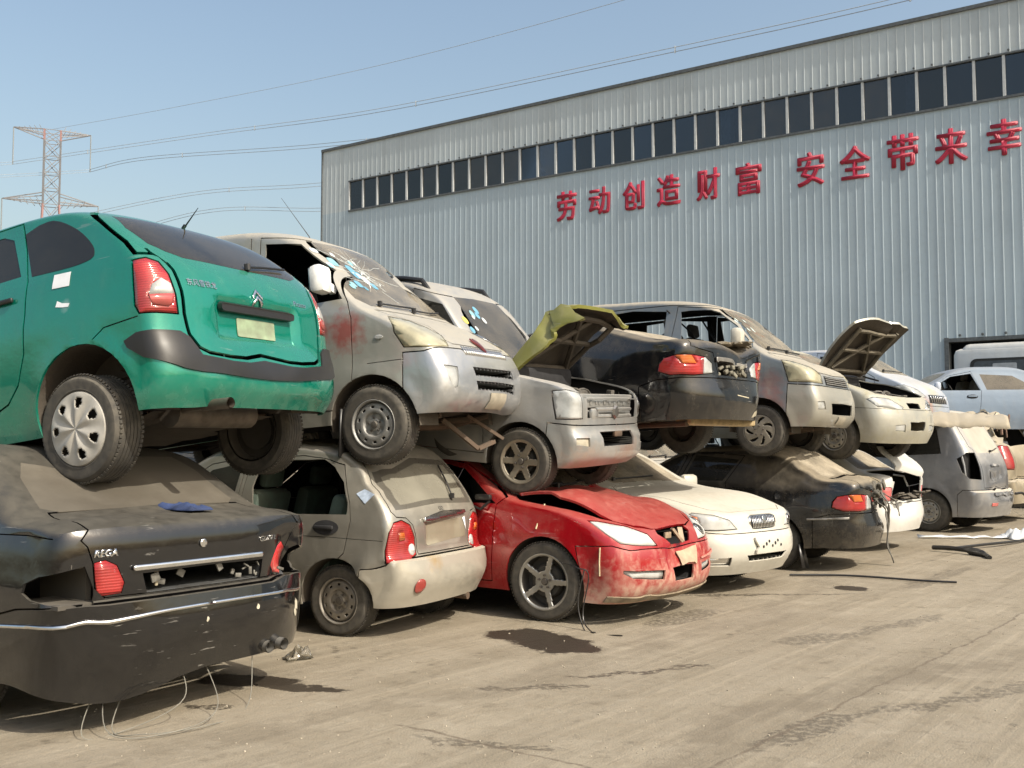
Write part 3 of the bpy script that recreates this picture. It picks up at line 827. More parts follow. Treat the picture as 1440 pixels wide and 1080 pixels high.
def sign_char(ch, s0, s1, z0, z1):
    cu = bpy.data.curves.new('c', 'FONT'); cu.body = ch; cu.size = 1
    to = bpy.data.objects.new('c', cu); C.objects.link(to); me = bpy.data.meshes.new_from_object(to.evaluated_get(bpy.context.evaluated_depsgraph_get()))
    bpy.data.objects.remove(to); bpy.data.curves.remove(cu)
    xs = [v.co.x for v in me.vertices]; ys = [v.co.y for v in me.vertices]; mb = MB(); b = .030; fs = [tuple(p.vertices) for p in me.polygons]
    for k, (dx, dz) in enumerate(((0, 0), (1, 0), (-1, 0), (0, .6), (0, -.6), (.8, .5), (-.8, -.5), (.8, -.5), (-.8, .5))):   # heavy strokes: shifted plates, each half a millimetre proud
        vs = [wp(s0 + b + (v.co.x - min(xs)) / (max(xs) - min(xs)) * (s1 - s0 - 2 * b) + dx * b, z0 + b + (v.co.y - min(ys)) / (max(ys) - min(ys)) * (z1 - z0 - 2 * b) + dz * b, .026 + k * .0006) - WP for v in me.vertices]
        mb.add(vs, fs)
    o = mb.build('sign_character', RED, wh); md = o.modifiers.new('depth', 'SOLIDIFY'); md.thickness = .012; md.offset = -1
for ch, a, b, z0, z1 in (('劳', 10.69, 11.47, 8.83, 9.84), ('动', 11.92, 12.73, 8.88, 9.80), ('创', 13.17, 13.96, 8.86, 9.80), ('造', 14.38, 15.2, 8.84, 9.84), ('财', 15.72, 16.49, 8.84, 9.84), ('富', 16.99, 17.8, 8.82, 9.81),
                         ('安', 18.85, 19.66, 8.82, 9.83), ('全', 20.08, 20.94, 8.84, 9.81), ('带', 21.38, 22.22, 8.89, 9.91), ('来', 22.62, 23.45, 8.87, 9.86), ('幸', 23.91, 24.75, 8.90, 9.88), ('福', 25.15, 25.98, 8.90, 9.88)):
    sign_char(ch, a + .14, b + .14, z0, z1)

# ------------------------------------------------------------------ transmission tower and lines far behind
PB = Vector((-86, 190, 0))
tw = empty('transmission_tower', PB, label='tall red and white steel lattice pylon standing far behind the wrecks', cat='pylon')
tm = MB(); rt = MB(); st_ = plain('galvanised_lattice', (.21, .21, .22), .6, .2, var=.2); rp = plain('red_banded_lattice', (.34, .20, .19), .6, var=.2)
def hw(z): return 4.6 - 3.2 * min(1, z / 44) if z < 44 else 1.4 + .2 * 0
rotT = Matrix.Rotation(R(24), 3, 'Z'); zs = [0, 12, 22, 30, 37, 42, 46, 49, 52, 55, 58, 60]
def tp(x, y, z): return rotT @ Vector((x, y, z))
for z0, z1 in zip(zs, zs[1:]):
    a, b = hw(z0), hw(z1)
    for (i, j) in ((1, 1), (1, -1), (-1, -1), (-1, 1)):
        m = rt if z1 in (60, 46) else tm
        m.bar(tp(i * a, j * a, z0), tp(i * b, j * b, z1), .27)
        i2, j2 = (j, -i); tm.bar(tp(i * a, j * a, z0), tp(i2 * b, j2 * b, z1), .11); tm.bar(tp(i2 * a, j2 * a, z0), tp(i * b, j * b, z1), .11); tm.bar(tp(i * b, j * b, z1), tp(i2 * b, j2 * b, z1), .11)
arms = []
for (z, L, up) in ((60, 6.6, 1.2), (46.5, 8.2, 1.6)):
    for sg in (-1, 1):
        tip = tp(sg * L, 0, z + .1); arms.append(tip)
        for j in (-1, 1):
            tm.bar(tp(sg * 1.4, j * 1.4, z + (up if z < 50 else 0)), tip, .16); tm.bar(tp(sg * 1.4, j * 1.4, z - (up if z > 50 else 0)), tip, .16)
            for k in range(1, 6):
                t = k / 6; p = tp(sg * 1.4, j * 1.4, z).lerp(tip, t); tm.bar(p + Vector((0, 0, .9 * (1 - t))), tp(sg * 1.4, j * 1.4, z).lerp(tip, t - .14) - Vector((0, 0, .9 * (1 - t))), .09)
tm.build('lattice', st_, tw); rt.build('red_member', rp, tw)
ins = MB()
for tip in arms: ins.tube([tip, tip - Vector((0, 0, 7.0))], .11, 6)
ins.build('insulator_string', plain('insulator_glass', (.22, .24, .25), .4), tw)
CAB = plain('cable_haze_grey', (.33, .38, .43), .7, var=.05)  # pale blue grey: distance haze is put into the cable colour
LABW = ('power line hanging from the upper left arm of the pylon', 'power line hanging from the upper right arm of the pylon', 'power line hanging from the lower left arm of the pylon', 'power line hanging from the lower right arm of the pylon')
def cable(name, A, B, sag, r, lab, n=40, twin=.45):
    mb = MB()
    for o in ((0, twin) if twin else (0,)):
        mb.tube([A.lerp(B, t / n) + Vector((0, 0, -sag * 4 * (t / n) * (1 - t / n) + o)) for t in range(n + 1)], r, 5)
    for t in (.13, .25, .45, .7):
        p = A.lerp(B, t) + Vector((0, 0, -sag * 4 * t * (1 - t))); mb.box(p + Vector((0, 0, twin / 2)), (.12, .12, twin + .3))
    mb.build(name, CAB, label=lab, cat='cable', group='power lines behind the warehouse')
def at(px, py, d):
    """a point d metres off in the direction the survey sketch gives"""
    a = math.atan2(86, 1450); u, v = (px - 720) / 1450, -(py - 540) / 1450; k = d / (math.cos(a) - v * math.sin(a))
    return Vector((u * k, d, 1.42 + (math.sin(a) + v * math.cos(a)) * k))
def span(name, P, r, lab, twin=.5):
    mb = MB(); q = crom([tuple(p) for p in P], [0] * len(P), [10] * (len(P) - 1))
    for o in ((0, twin) if twin else (0,)): mb.tube([Vector(p) + Vector((0, 0, o)) for p in q], r, 5)
    for k in range(4, len(q), 9):
        if twin: mb.box(Vector(q[k]) + Vector((0, 0, twin / 2)), (.14, .14, twin + .25))
    mb.build(name, CAB, label=lab, cat='cable', group='power lines behind the warehouse')
ENDS = [[at(291, 191, 165), at(520, 160, 142), at(915, 80, 110), at(1280, 0, 92), at(1700, -110, 78)], [at(195, 226, 176), at(460, 206, 152), at(760, 170, 130), at(1100, 110, 112), at(1600, 10, 92)],
        [at(268, 275, 170), at(447, 262, 155), at(800, 225, 132), at(1200, 170, 112)], [at(300, 298, 168), at(460, 297, 155), at(800, 280, 132), at(1200, 240, 112)]]
for k, tip in enumerate(arms):
    A = PB + tip - Vector((0, 0, 7.0)); span('power_line', [A] + ENDS[k], .045, LABW[k])
    cable('power_line', A, A + Vector((-160, -75, -6)), 7, .04, LABW[k] + ' away to the left')
span('earth_wire', [PB + tp(0, 0, 60.5), at(250, 150, 165), at(520, 95, 142), at(860, 5, 112), at(1200, -100, 95)], .035, 'thin earth wire strung from the very top of the pylon', 0)
# ------------------------------------------------------------------ the wrecked cars: bare shells
UP, LOW = 'wrecks stacked in the upper row', 'wrecks standing on the ground in the lower row'
SED = [(.2, .05), (.35, .02), (.42, .012), (.47, .0), (.66, .0), (.735, -.004), (.765, .012), (.92, .028), (.96, .045), (1.05, .085), (1.40, .25)]
VANS = [(.2, .04), (.4, .012), (.46, .0), (.70, -.002), (.745, .014), (1.0, .016), (1.16, .03), (1.2, .045), (1.7, .17)]
u1 = Car('compact_mpv', (-2.112, 6.621, 1.25, 154.5, -7.0, -.5),
    [(3.62, .24, 3.25, .24, 2.6), (3.68, .50, 3.3, .50, 2.6), (3.58, .74, 3.15, .76, 2.6), (3.35, .86, 3.0, .86, 3), (2.9, 1.02, 2.65, 1.00, 3), (2.5, 1.14, 2.2, 1.08, 3.2), (1.95, 1.42, 1.75, 1.34, 3.4), (1.45, 1.60, 1.35, 1.50, 3.2), (.7, 1.66, .7, 1.565, 3), (.1, 1.635, .08, 1.54, 3), (-.22, 1.54, -.16, 1.44, 3.0), (-.48, 1.34, -.36, 1.28, 3.4), (-.66, 1.14, -.48, 1.12, 3.4), (-.72, .98, -.52, .96, 3.2), (-.73, .72, -.53, .72, 3.2), (-.77, .60, -.55, .60, 3.0), (-.78, .44, -.55, .44, 2.8), (-.70, .31, -.45, .31, 2.8)],
    .875, [(-.9, .93), (-.4, .985), (.2, 1), (2.2, 1), (3.0, .96), (3.6, .90)], [(.2, .05), (.35, .02), (.6, .0), (.84, .002), (.93, .004), (.965, .022), (1.10, .034), (1.16, .048), (1.25, .075), (1.6, .175)], .25, [(2.76, .31), (-.13, .36)], .375,
    'teal green hatchback MPV seen from behind on top of the black saloon', group=UP, slope=-.03)
u2 = Car('microvan', (-.70, 8.45, 1.31, -24, 4, 1),
    [(0.58, 0.33, 0.34, 0.33, 3), (0.67, 0.42, 0.42, 0.42, 3.2), (0.68, 0.58, 0.42, 0.58, 3.4), (0.63, 0.74, 0.38, 0.74, 3.4), (0.56, 0.84, 0.34, 0.84, 3.6), (0.3, 1.03, 0.14, 1.01, 3.6), (-0.02, 1.19, -0.14, 1.18, 3.6), (-0.36, 1.517, -0.44, 1.447, 4), (-0.7, 1.853, -0.74, 1.737, 3.4), (-1.1, 1.981, -1.1, 1.853, 3.2), (-2.2, 2.027, -2.2, 1.888, 3.2), (-3.1, 1.958, -3.1, 1.795, 3), (-3.32, 1.714, -3.2, 1.656, 3), (-3.4, 1.0, -3.25, 1.0, 3), (-3.42, 0.5, -3.25, 0.5, 3), (-3.34, 0.35, -3.2, 0.35, 3)],
    .81, [(-3.4, .95), (-2.8, 1), (-.2, 1), (.3, .97), (.7, .90)], VANS, .30, [(0, .285), (-2.65, .285)], .37,
    'dusty silver beige microvan with a cracked windscreen between the green and yellow hooded cars', cat='van', group=UP)
u3 = Car('tall_hatchback', (.41, 9.34, 1.03, -29, -4, 2),
    [(0.46, 0.25, 0.3, 0.25, 3), (0.57, 0.34, 0.38, 0.34, 3.4), (0.58, 0.5, 0.38, 0.5, 3.4), (0.53, 0.58, 0.36, 0.58, 3.4), (0.51, 0.84, 0.36, 0.83, 4), (0.42, 0.92, 0.3, 0.9, 4), (0.0, 1.0, -0.06, 0.98, 4), (-0.38, 1.064, -0.45, 1.051, 3.6), (-0.7, 1.435, -0.74, 1.371, 3.8), (-0.98, 1.717, -0.98, 1.627, 3.4), (-1.3, 1.845, -1.3, 1.736, 3.2), (-2.2, 1.858, -2.2, 1.742, 3.2), (-2.65, 1.768, -2.58, 1.666, 3.2), (-2.78, 1.0, -2.66, 1.0, 3.2), (-2.8, 0.4, -2.66, 0.4, 3), (-2.72, 0.28, -2.6, 0.28, 3)],
    .74, [(-2.8, .96), (-2.2, 1), (-.2, 1), (.3, .98), (.55, .95)], [(.2, .04), (.4, .012), (.46, .0), (.70, -.002), (.745, .014), (1.0, .016), (1.06, .045), (1.85, .16)], .24, [(0, .275), (-2.335, .275)], .34,
    'small silver tall hatchback with its yellow edged bonnet raised over the engine', group=UP)
ELA = [(3.38, .2, 3.0, .22, 2.6), (3.5, .45, 3.1, .45, 2.6), (3.4, .66, 3.0, .68, 2.8), (2.7, .87, 2.55, .84, 3), (1.95, 1.0, 1.75, .96, 3.2), (1.15, 1.36, 1.1, 1.28, 3.4), (.6, 1.42, .6, 1.32, 3), (.1, 1.41, .1, 1.31, 3), (-.14, 1.35, -.1, 1.27, 3.2), (-.62, 1.07, -.52, 1.0, 3.6), (-.85, 1.04, -.74, .97, 4), (-.98, .99, -.78, .94, 4), (-1.0, .80, -.76, .80, 3), (-1.02, .67, -.70, .67, 2.6), (-1.06, .48, -.66, .48, 2.6), (-1.0, .27, -.58, .27, 2.6)]
ELP = [(-1.0, .90), (-.5, .97), (.1, 1), (2.2, 1), (3.0, .95), (3.4, .88)]
ELC = ELA[:4] + [(1.9, 1.0, 1.7, .96, 3.2), (1.2, 1.28, 1.15, 1.2, 3.4), (.8, 1.32, .8, 1.23, 3), (.35, 1.30, .35, 1.22, 3), (.12, 1.26, .12, 1.19, 3.2), (-.62, 1.05, -.52, 1.0, 3.6)] + ELA[10:]
u4 = Car('saloon_car', (1.42, 10.66, 1.36, 138, -2.0, 0), ELC, .86, ELP, SED, .24, [(2.61, .30), (0, .30)], .36,
    'black saloon with teardrop tail lamps in the upper row, tail beside the grey van', group=UP)
u5 = Car('microvan', (3.22, 12.32, 1.32, -34, -1.5, 0),
    [(.62, .32, .44, .32, 3.4), (.70, .42, .52, .42, 3.6), (.71, .60, .52, .6, 3.8), (.67, .74, .48, .74, 3.8), (.58, .95, .42, .93, 3.8), (.36, 1.06, .22, 1.03, 3.8), (.1, 1.15, -.02, 1.13, 3.4), (-.27, 1.46, -.33, 1.40, 3.6), (-.62, 1.73, -.64, 1.63, 3.4), (-1.0, 1.83, -1.0, 1.72, 3.2), (-1.9, 1.86, -1.9, 1.75, 3.2), (-2.5, 1.81, -2.5, 1.70, 3.2), (-2.65, 1.6, -2.55, 1.55, 3), (-2.72, .9, -2.6, .9, 3), (-2.72, .5, -2.6, .5, 3), (-2.6, .36, -2.5, .36, 3)],
    .78, [(-3.2, .96), (-2.5, 1), (-.2, 1), (.3, .98), (.7, .93)], VANS, .30, [(0, .28), (-2.1, .28)], .36,
    'dust covered grey microvan with empty side windows and square yellowed headlamps', cat='van', group=UP)
HAT = [(.66, .18, .32, .2, 2.6), (.74, .35, .40, .35, 2.6), (.74, .52, .38, .52, 2.6), (.68, .66, .34, .66, 2.8), (.58, .78, .30, .77, 3), (.1, .96, 0, .92, 3), (-.4, 1.06, -.5, 1.01, 3.2), (-1.1, 1.44, -1.1, 1.35, 3.4), (-1.6, 1.51, -1.6, 1.41, 3), (-2.4, 1.48, -2.35, 1.39, 3), (-2.85, 1.1, -2.7, 1.05, 3.2), (-2.98, .8, -2.8, .8, 3), (-3.0, .4, -2.8, .4, 3), (-2.9, .28, -2.7, .28, 3)]
HAP = [(-3.0, .93), (-2.4, 1), (-.3, 1), (.3, .96), (.7, .88)]
u6 = Car('hatchback', (4.62, 13.56, 1.27, -47, -1.0, .3), HAT, .82, HAP, SED, .22, [(0, .29), (-2.4, .29)], .355,
    'mouldy cream hatchback in the upper row with its dirty bonnet propped upright', group=UP)
l1 = Car('saloon_car', (-2.58, 6.26, 0, 145.4, 0, 0),
    [(3.58, .22, 3.2, .24, 2.6), (3.7, .5, 3.3, .5, 2.6), (3.6, .68, 3.2, .70, 2.8), (2.7, .90, 2.5, .87, 3), (1.95, 1.02, 1.75, .98, 3.2), (1.2, 1.36, 1.15, 1.28, 3.4), (.7, 1.43, .7, 1.33, 3), (.15, 1.42, .15, 1.32, 3), (-.12, 1.37, -.08, 1.28, 3.2), (-.66, 1.07, -.52, 1.0, 3.6), (-.95, 1.04, -.82, .97, 4), (-1.095, 1.012, -.90, .95, 4, 1), (-1.125, .97, -.92, .92, 3.4), (-1.135, .80, -.92, .80, 3.2), (-1.14, .66, -.90, .66, 3, 1), (-1.19, .638, -.92, .638, 3, 1), (-1.21, .5, -.88, .5, 2.8), (-1.15, .24, -.78, .24, 2.8)],
    .92, [(-1.2, .91), (-.6, .98), (.1, 1), (2.4, 1), (3.1, .96), (3.6, .9)], SED, .24, [(2.77, .32), (-.12, .32)], .38,
    'dusty black saloon seen from behind at the left with one tail lamp missing', group=LOW)
l2 = Car('city_hatchback', (-.99, 8.38, 0, 153.8, 0, 0),
    [(2.82, .22, 2.5, .22, 2.6), (2.93, .45, 2.6, .45, 2.6), (2.8, .68, 2.5, .68, 2.8), (2.4, .87, 2.2, .85, 3), (2.0, .98, 1.8, .94, 3.2), (1.35, 1.38, 1.3, 1.29, 3.4), (.9, 1.475, .9, 1.38, 3), (.25, 1.46, .25, 1.37, 3), (-.10, 1.39, -.05, 1.31, 3.2), (-.42, 1.0, -.32, .97, 3.4), (-.50, .82, -.38, .81, 3.2), (-.51, .64, -.37, .63, 3), (-.535, .59, -.38, .585, 3, 1), (-.60, .57, -.42, .565, 3, 1), (-.64, .42, -.42, .42, 2.8), (-.56, .23, -.30, .23, 2.8)],
    .7475, [(-.65, .90), (-.3, .98), (.1, 1), (2.0, 1), (2.6, .95), (2.9, .88)], [(.2, .05), (.35, .02), (.55, .0), (.70, .0), (.735, .012), (.85, .014), (.90, .03), (1.05, .058), (1.42, .17)], .22, [(2.34, .265), (0, .265)], .32,
    'small champagne beige city hatchback seen from behind under the silver microvan', group=LOW)
l3 = Car('saloon_car', (.77, 9.09, 0, -37, 0, 0),
    [(.70, .17, .34, .18, 2.8), (.81, .28, .44, .28, 2.8), (.82, .50, .44, .50, 2.8), (.78, .62, .40, .62, 2.8), (.69, .73, .34, .74, 3), (.25, .90, .12, .86, 3), (-.38, 1.02, -.50, .97, 3.2), (-1.1, 1.40, -1.1, 1.31, 3.4), (-1.7, 1.47, -1.7, 1.36, 3), (-2.4, 1.42, -2.4, 1.31, 3), (-3.0, 1.1, -2.9, 1.03, 3.2), (-3.4, 1.04, -3.2, .98, 3.4), (-3.47, .85, -3.25, .84, 3), (-3.5, .5, -3.2, .5, 3), (-3.4, .28, -3.1, .28, 3)],
    .88, [(-3.5, .92), (-2.9, .98), (-2.2, 1), (-.2, 1), (.3, .97), (.8, .88)], SED, .22, [(0, .315), (-2.55, .315)], .37,
    'red saloon with a buckled bonnet and a dirt splashed front bumper', group=LOW)
l4 = Car('saloon_car', (1.83, 10.77, 0, -45, 0, 0),
    [(.84, .19, .38, .2, 2.6), (.95, .36, .48, .36, 2.6), (.95, .52, .46, .52, 2.6), (.90, .58, .44, .58, 2.8), (.86, .74, .42, .74, 3), (.74, .80, .36, .79, 3), (.3, .92, .18, .88, 3), (-.45, 1.02, -.55, .97, 3.2), (-1.2, 1.38, -1.2, 1.29, 3.4), (-1.8, 1.44, -1.8, 1.33, 3), (-2.4, 1.42, -2.4, 1.31, 3), (-3.1, 1.08, -3.0, 1.01, 3.2), (-3.65, 1.02, -3.5, .96, 3.4), (-3.75, .8, -3.55, .8, 3), (-3.78, .5, -3.5, .5, 3), (-3.7, .28, -3.4, .28, 3)],
    .88, [(-3.8, .92), (-3.1, .98), (-2.4, 1), (-.2, 1), (.3, .97), (.9, .86)], SED, .22, [(0, .31), (-2.75, .31)], .365,
    'dusty white saloon with an upright barred grille beside the red car', group=LOW)
l5 = Car('saloon_car', (3.42, 12.6, 0, 148, 0, 0), ELA, .86, ELP, SED, .24, [(2.61, .30), (0, .30)], .36,
    'dark grey saloon on the ground with its boot smashed and trim hanging loose', group=LOW)
l6 = Car('saloon_car', (4.66, 14.76, 0, 139, 0, 0), ELA, .85, ELP, SED, .24, [(2.61, .30), (0, .30)], .36,
    'white saloon with its boot lid open and bent behind the dark grey one', group=LOW)
TAL = [(3.5, .2, 3.1, .22, 2.6), (3.6, .5, 3.2, .5, 2.6), (3.45, .8, 3.1, .8, 2.8), (2.9, 1.1, 2.7, 1.06, 3), (2.4, 1.3, 2.2, 1.25, 3.2), (1.6, 1.9, 1.55, 1.8, 3.4), (.9, 2.02, .9, 1.9, 3), (.0, 2.02, .0, 1.9, 3), (-.28, 1.95, -.2, 1.84, 3.2), (-.50, 1.64, -.34, 1.60, 3.4), (-.72, 1.24, -.50, 1.22, 3.4), (-.80, 1.02, -.55, 1.02, 3), (-.82, .70, -.55, .70, 3, 1), (-.93, .66, -.62, .66, 3, 1), (-.96, .48, -.62, .48, 2.8), (-.88, .26, -.5, .26, 2.8)]
TALS = [(.2, .05), (.35, .02), (.7, .0), (1.0, .006), (1.2, .04), (1.95, .22)]
l7 = Car('estate_mpv', (7.45, 17.7, 0, 137, 0, 0), TAL, .93, ELP, TALS, .25, [(2.7, .33), (0, .33)], .39,
    'silver grey people carrier with dust caked tailgate and an empty lamp socket', group=LOW)
# ------------------------------------------------------------------ car fittings
def P3(ang, pts):
    """(x,y,z) points into the outline of a diagonal projection"""
    a = R(ang); return [(-math.sin(a) * x + math.cos(a) * y, z) for x, y, z in pts]
GDARK = glass('tinted_glass', (.10, .11, .11), .07, .55); GCLR = glass('clear_glass', (.62, .68, .66), .22, .10); GDUST = glass('dusty_glass', (.35, .37, .36), .78, .35)
GMID = glass('grey_glass', (.30, .34, .34), .30, .3); GWIN = glass('dusty_windscreen', (.45, .50, .50), .42, .25); GBLUE = glass('blue_windscreen', (.40, .48, .52), .22, .30, .02)
def seats(car, xs, z, yo=.36, bench=None, mat=SEAT):
    for x in xs:
        for sg in (1, -1):
            mb = MB(); mb.box((x, sg * yo, z), (.48, .46, .16), bev=.05); mb.box((x - .28, sg * yo, z + .34), (.14, .46, .62), Matrix.Rotation(R(-14), 3, 'Y'), bev=.05)
            mb.box((x - .37, sg * yo, z + .74), (.09, .24, .17), Matrix.Rotation(R(-10), 3, 'Y'), bev=.035); mb.build('seat', mat, car.root)
    if bench is not None:
        mb = MB(); mb.box((bench, 0, z), (.48, 1.15, .16), bev=.05); mb.box((bench - .28, 0, z + .33), (.14, 1.15, .60), Matrix.Rotation(R(-16), 3, 'Y'), bev=.05); mb.build('seat', mat, car.root)
def dash(car, x, z, side=1, w=1.2):
    mb = MB(); mb.box((x, 0, z), (.38, w, .24), bev=.07); mb.box((x - .18, side * .34, z + .05), (.16, .34, .14), bev=.04); mb.build('dashboard', LINER, car.root)
    st = MB(); c = Vector((x - .38, side * .34, z + .08)); q = Matrix.Rotation(R(-62), 3, 'Y')
    st.tube([c + q @ Vector((.18 * math.cos(a * PI / 12), .18 * math.sin(a * PI / 12), 0)) for a in range(25)], .015, 6); st.bar(c + q @ Vector((0, -.17, 0)), c + q @ Vector((0, .17, 0)), .03); st.tube([c, (x - .1, side * .34, z - .05)], .025, 6)
    st.build('steering_wheel', BLACK, car.root)
def handle(car, x, z, sides=(1, -1), w=.17, mat=None, parent='door', cup=True):
    for sg in sides:
        p, n = car.hit('S', x, z, sg)
        if p is None: continue
        par = car.parts.get(parent + ('.L' if sg > 0 else '.R'), car.root)
        mb = MB(); mb.box(p + n * .016, (w, .022, .030), bev=.009)
        mb.build('handle', mat or BLACK, par)
        if cup: car.decal('handle_recess', 'S', ell(x, z - .004, w * .62, .040, 18), LINER, sg, .002, .001, par)
def mirror(car, x, z, y, sides=(1, -1), mat=None, d=(.11, .22, .17), ang=0):
    for sg in sides:
        mb = MB(); mb.box((x, sg * (y + .14), z), d, Matrix.Rotation(R(-12 * sg), 3, 'Z'), bev=.045); mb.bar((x + .01, sg * (y - .02), z - .07), (x, sg * (y + .08), z - .03), .05, .06)
        o = mb.build('wing_mirror', mat or BLACK, car.root)
        g_ = MB(); g_.box((x - d[0] / 2 - .002, sg * (y + .14), z), (.004, d[1] * .8, d[2] * .78), Matrix.Rotation(R(-12 * sg), 3, 'Z')); g_.build('mirror_glass', CHROME, o)
def wiper(car, pr, pts, r=.008):
    mb = MB(); q = []
    for u, v in pts:
        p, n = car.hit(pr, u, v)
        if p is not None: q.append(p + n * .022)
    if len(q) > 1: mb.tube(q, r, 6); mb.tube([q[0] - Vector((0, 0, .02)), q[0] + Vector((0, 0, .02))], .02, 8); mb.build('wiper', BLACK, car.root)
def slats(car, pr, u0, v0, u1, v1, n, mat, w=.012, vert=False, off=.002, dep=.012, name='grille_bar', merge=True):
    """bars across an opening; each follows the panel"""
    for k in range(n):
        t = (k + .5) / n
        poly = [(u0 + (u1 - u0) * t - w / 2, v0), (u0 + (u1 - u0) * t + w / 2, v0), (u0 + (u1 - u0) * t + w / 2, v1), (u0 + (u1 - u0) * t - w / 2, v1)] if vert else [(u0, v0 + (v1 - v0) * t - w / 2), (u1, v0 + (v1 - v0) * t - w / 2), (u1, v0 + (v1 - v0) * t + w / 2), (u0, v0 + (v1 - v0) * t + w / 2)]
        car.decal(name, pr, poly, mat, 1, off, dep, grid=max(abs(u1 - u0), abs(v1 - v0)) / 6)
def optics(car, ang, pts, a, b, parent=None):
    """reflector bowls behind a clear lens: dark rim, chrome bowl, bulb"""
    for q in pts:
        u, v = P3(ang, [q])[0]
        car.decal('lamp_rim', ang, ell(u, v, a * 1.18, b * 1.18, 18), plain('lamp_rim_grey', (.10, .105, .11), .4, .4), 1, .0015, .001, parent); car.decal('headlight_reflector', ang, ell(u, v, a, b, 18), CHROME, 1, .0035, .002, parent)
        car.decal('bulb_shield', ang, ell(u, v, a * .34, b * .34, 12), plain('bulb_grey', (.16, .15, .14), .3, .6), 1, .007, .004, parent)
def backing(car, name, pr, poly, depth, mat=HOLE, **kw): return car.decal(name, pr, poly, mat, 1, -depth, .004, **kw)
def wheels(car, kinds, Rt, rr, w, yo=None, drop=0, xo=(0, 0), dust=.5, rim_mat=None, steer=0):
    for i, (wx, wz) in enumerate(car.wheels):
        for sg in (1, -1):
            if kinds[i] is None: continue
            wheel(car, wx + xo[i], Rt - drop, sg, kinds[i], Rt, rr, w, yo, steer if i == 0 else 0, dust, rim_mat)
def blob_mesh(mb, c, r, seed=0, sub=2, sq=(1, 1, 1)):
    bm = bmesh.new(); bmesh.ops.create_icosphere(bm, subdivisions=sub, radius=r)
    for v in bm.verts:
        v.co *= 1 + .5 * noise.noise(v.co * 3 / r + Vector((seed * 7.3, seed, 0))); v.co = Vector((v.co.x * sq[0], v.co.y * sq[1], v.co.z * sq[2]))
    mb.bm(bm, lambda p: p + Vector(c))
def engine(car, x0, x1, y, z, seed=1):
    """engine bay: block, cover, hoses, battery, reservoirs, cross member"""
    rr = random.Random(seed); mb = MB(); mb.box(((x0 + x1) / 2, 0, z - .22), (abs(x1 - x0) * .7, y * 1.0, .30), bev=.05); mb.box(((x0 + x1) / 2 - .05, .05, z - .06), (abs(x1 - x0) * .45, y * .62, .06), bev=.02)
    mb.box((x0 + .12, y * .62, z - .12), (.2, .22, .2), bev=.02); mb.box((x0 + .1, -y * .65, z - .14), (.18, .2, .16), bev=.03)
    for k in range(16):
        px = rr.uniform(min(x0, x1) + .06, max(x0, x1) - .06); py = rr.uniform(-y * .8, y * .8); mb.box((px, py, z - .06 - rr.random() * .12), (rr.uniform(.04, .12), rr.uniform(.04, .14), rr.uniform(.03, .10)), Matrix.Rotation(rr.random() * 3, 3, 'Z'), bev=.008)
    for k in range(9):
        a = Vector((rr.uniform(x0, x1), rr.uniform(-y, y) * .8, z - .08)); b = Vector((rr.uniform(x0, x1), rr.uniform(-y, y) * .8, z - .10)); m = (a + b) / 2 + Vector((0, 0, .07)); mb.tube([a, a.lerp(m, .6) + Vector((0, 0, .02)), m, b.lerp(m, .6) + Vector((0, 0, .02)), b], rr.uniform(.008, .018), 6)
    mb.build('engine', ENGINE, car.root)
    tr = MB(); tr.add([(min(x0, x1) - .02, -y, z - .42), (max(x0, x1), -y, z - .42), (max(x0, x1), y, z - .42), (min(x0, x1) - .02, y, z - .42)], [(0, 1, 2, 3)]); tr.build('engine_tray', UNDER, car.root)

# ------------------------------------------------------------------ teal hatchback MPV
TEAL = paint('teal_paint', (.003, .245, .168), .45, .16, .14, .24, .06, coat=1.0, spots=[(-.02, .83, .98, .05, (.4, .5, .45), .5)])
c = u1
c.cut('S', [(.405, 1.515)] + curve([(.30, 1.55), (.18, 1.555), (0, 1.475), (-.13, 1.38), (-.21, 1.29), (-.215, 1.24), (-.12, 1.215), (.06, 1.21)], 3, False) + [(.275, 1.215)], 'quarter_window', name='window', out=.002, thick=.006)
dr = [(.30, 1.19), (.30, 1.0), (.305, .75), (.37, .57), (.47, .47), (.75, .37), (1.12, .34), (1.14, 1.1), (1.06, 1.585), (.44, 1.60), (.36, 1.40)]
c.panel('door', 'S', dr, .012)
c.cut('S', [(.375, 1.235), (.505, 1.50), (.60, 1.535), (1.02, 1.545), (1.07, 1.22)], 'dwin', name='window', only=['door'], parent='door', out=-.004, thick=.005)
c.panel('fdoor', 'S', [(1.14, .34), (1.16, 1.1), (1.08, 1.585), (1.45, 1.545), (2.18, 1.13), (2.2, .6), (2.14, .34)], .010, name='door')
c.cut('S', [(1.12, 1.23), (1.12, 1.54), (1.45, 1.49), (2.0, 1.20)], 'fwin', name='window', only=['fdoor'], parent='fdoor', out=-.004, thick=.005)
c.cut('F', [(0, 1.10), (.66, 1.08), (.60, 1.40), (.52, 1.56), (0, 1.59)], 'windscreen', name='windscreen', center=True, thick=.006)
lp = [(-.51, .81, 1.16), (-.56, .75, 1.175), (-.61, .70, 1.15), (-.65, .67, 1.07), (-.68, .66, .95), (-.69, .66, .83), (-.56, .84, .835), (-.53, .84, .89)]
c.panel('lamp', 145, P3(145, lp), .010, name='tail_lamp', ymin=.3, thick=.03)
c.cut(145, P3(145, [(-.62, .81, .94), (-.625, .785, 1.0), (-.64, .73, 1.04), (-.67, .69, 1.01), (-.68, .68, .95)]), 'lampw', name='reversing_lens', only=['lamp'], parent='lamp', thick=.02, out=.006)
c.cut(145, P3(145, [(-.62, .81, .94), (-.68, .68, .95), (-.68, .69, .90), (-.67, .72, .875), (-.635, .8, .885)]), 'lampr', name='indicator_lens', only=['lamp'], parent='lamp', thick=.02, out=.006)
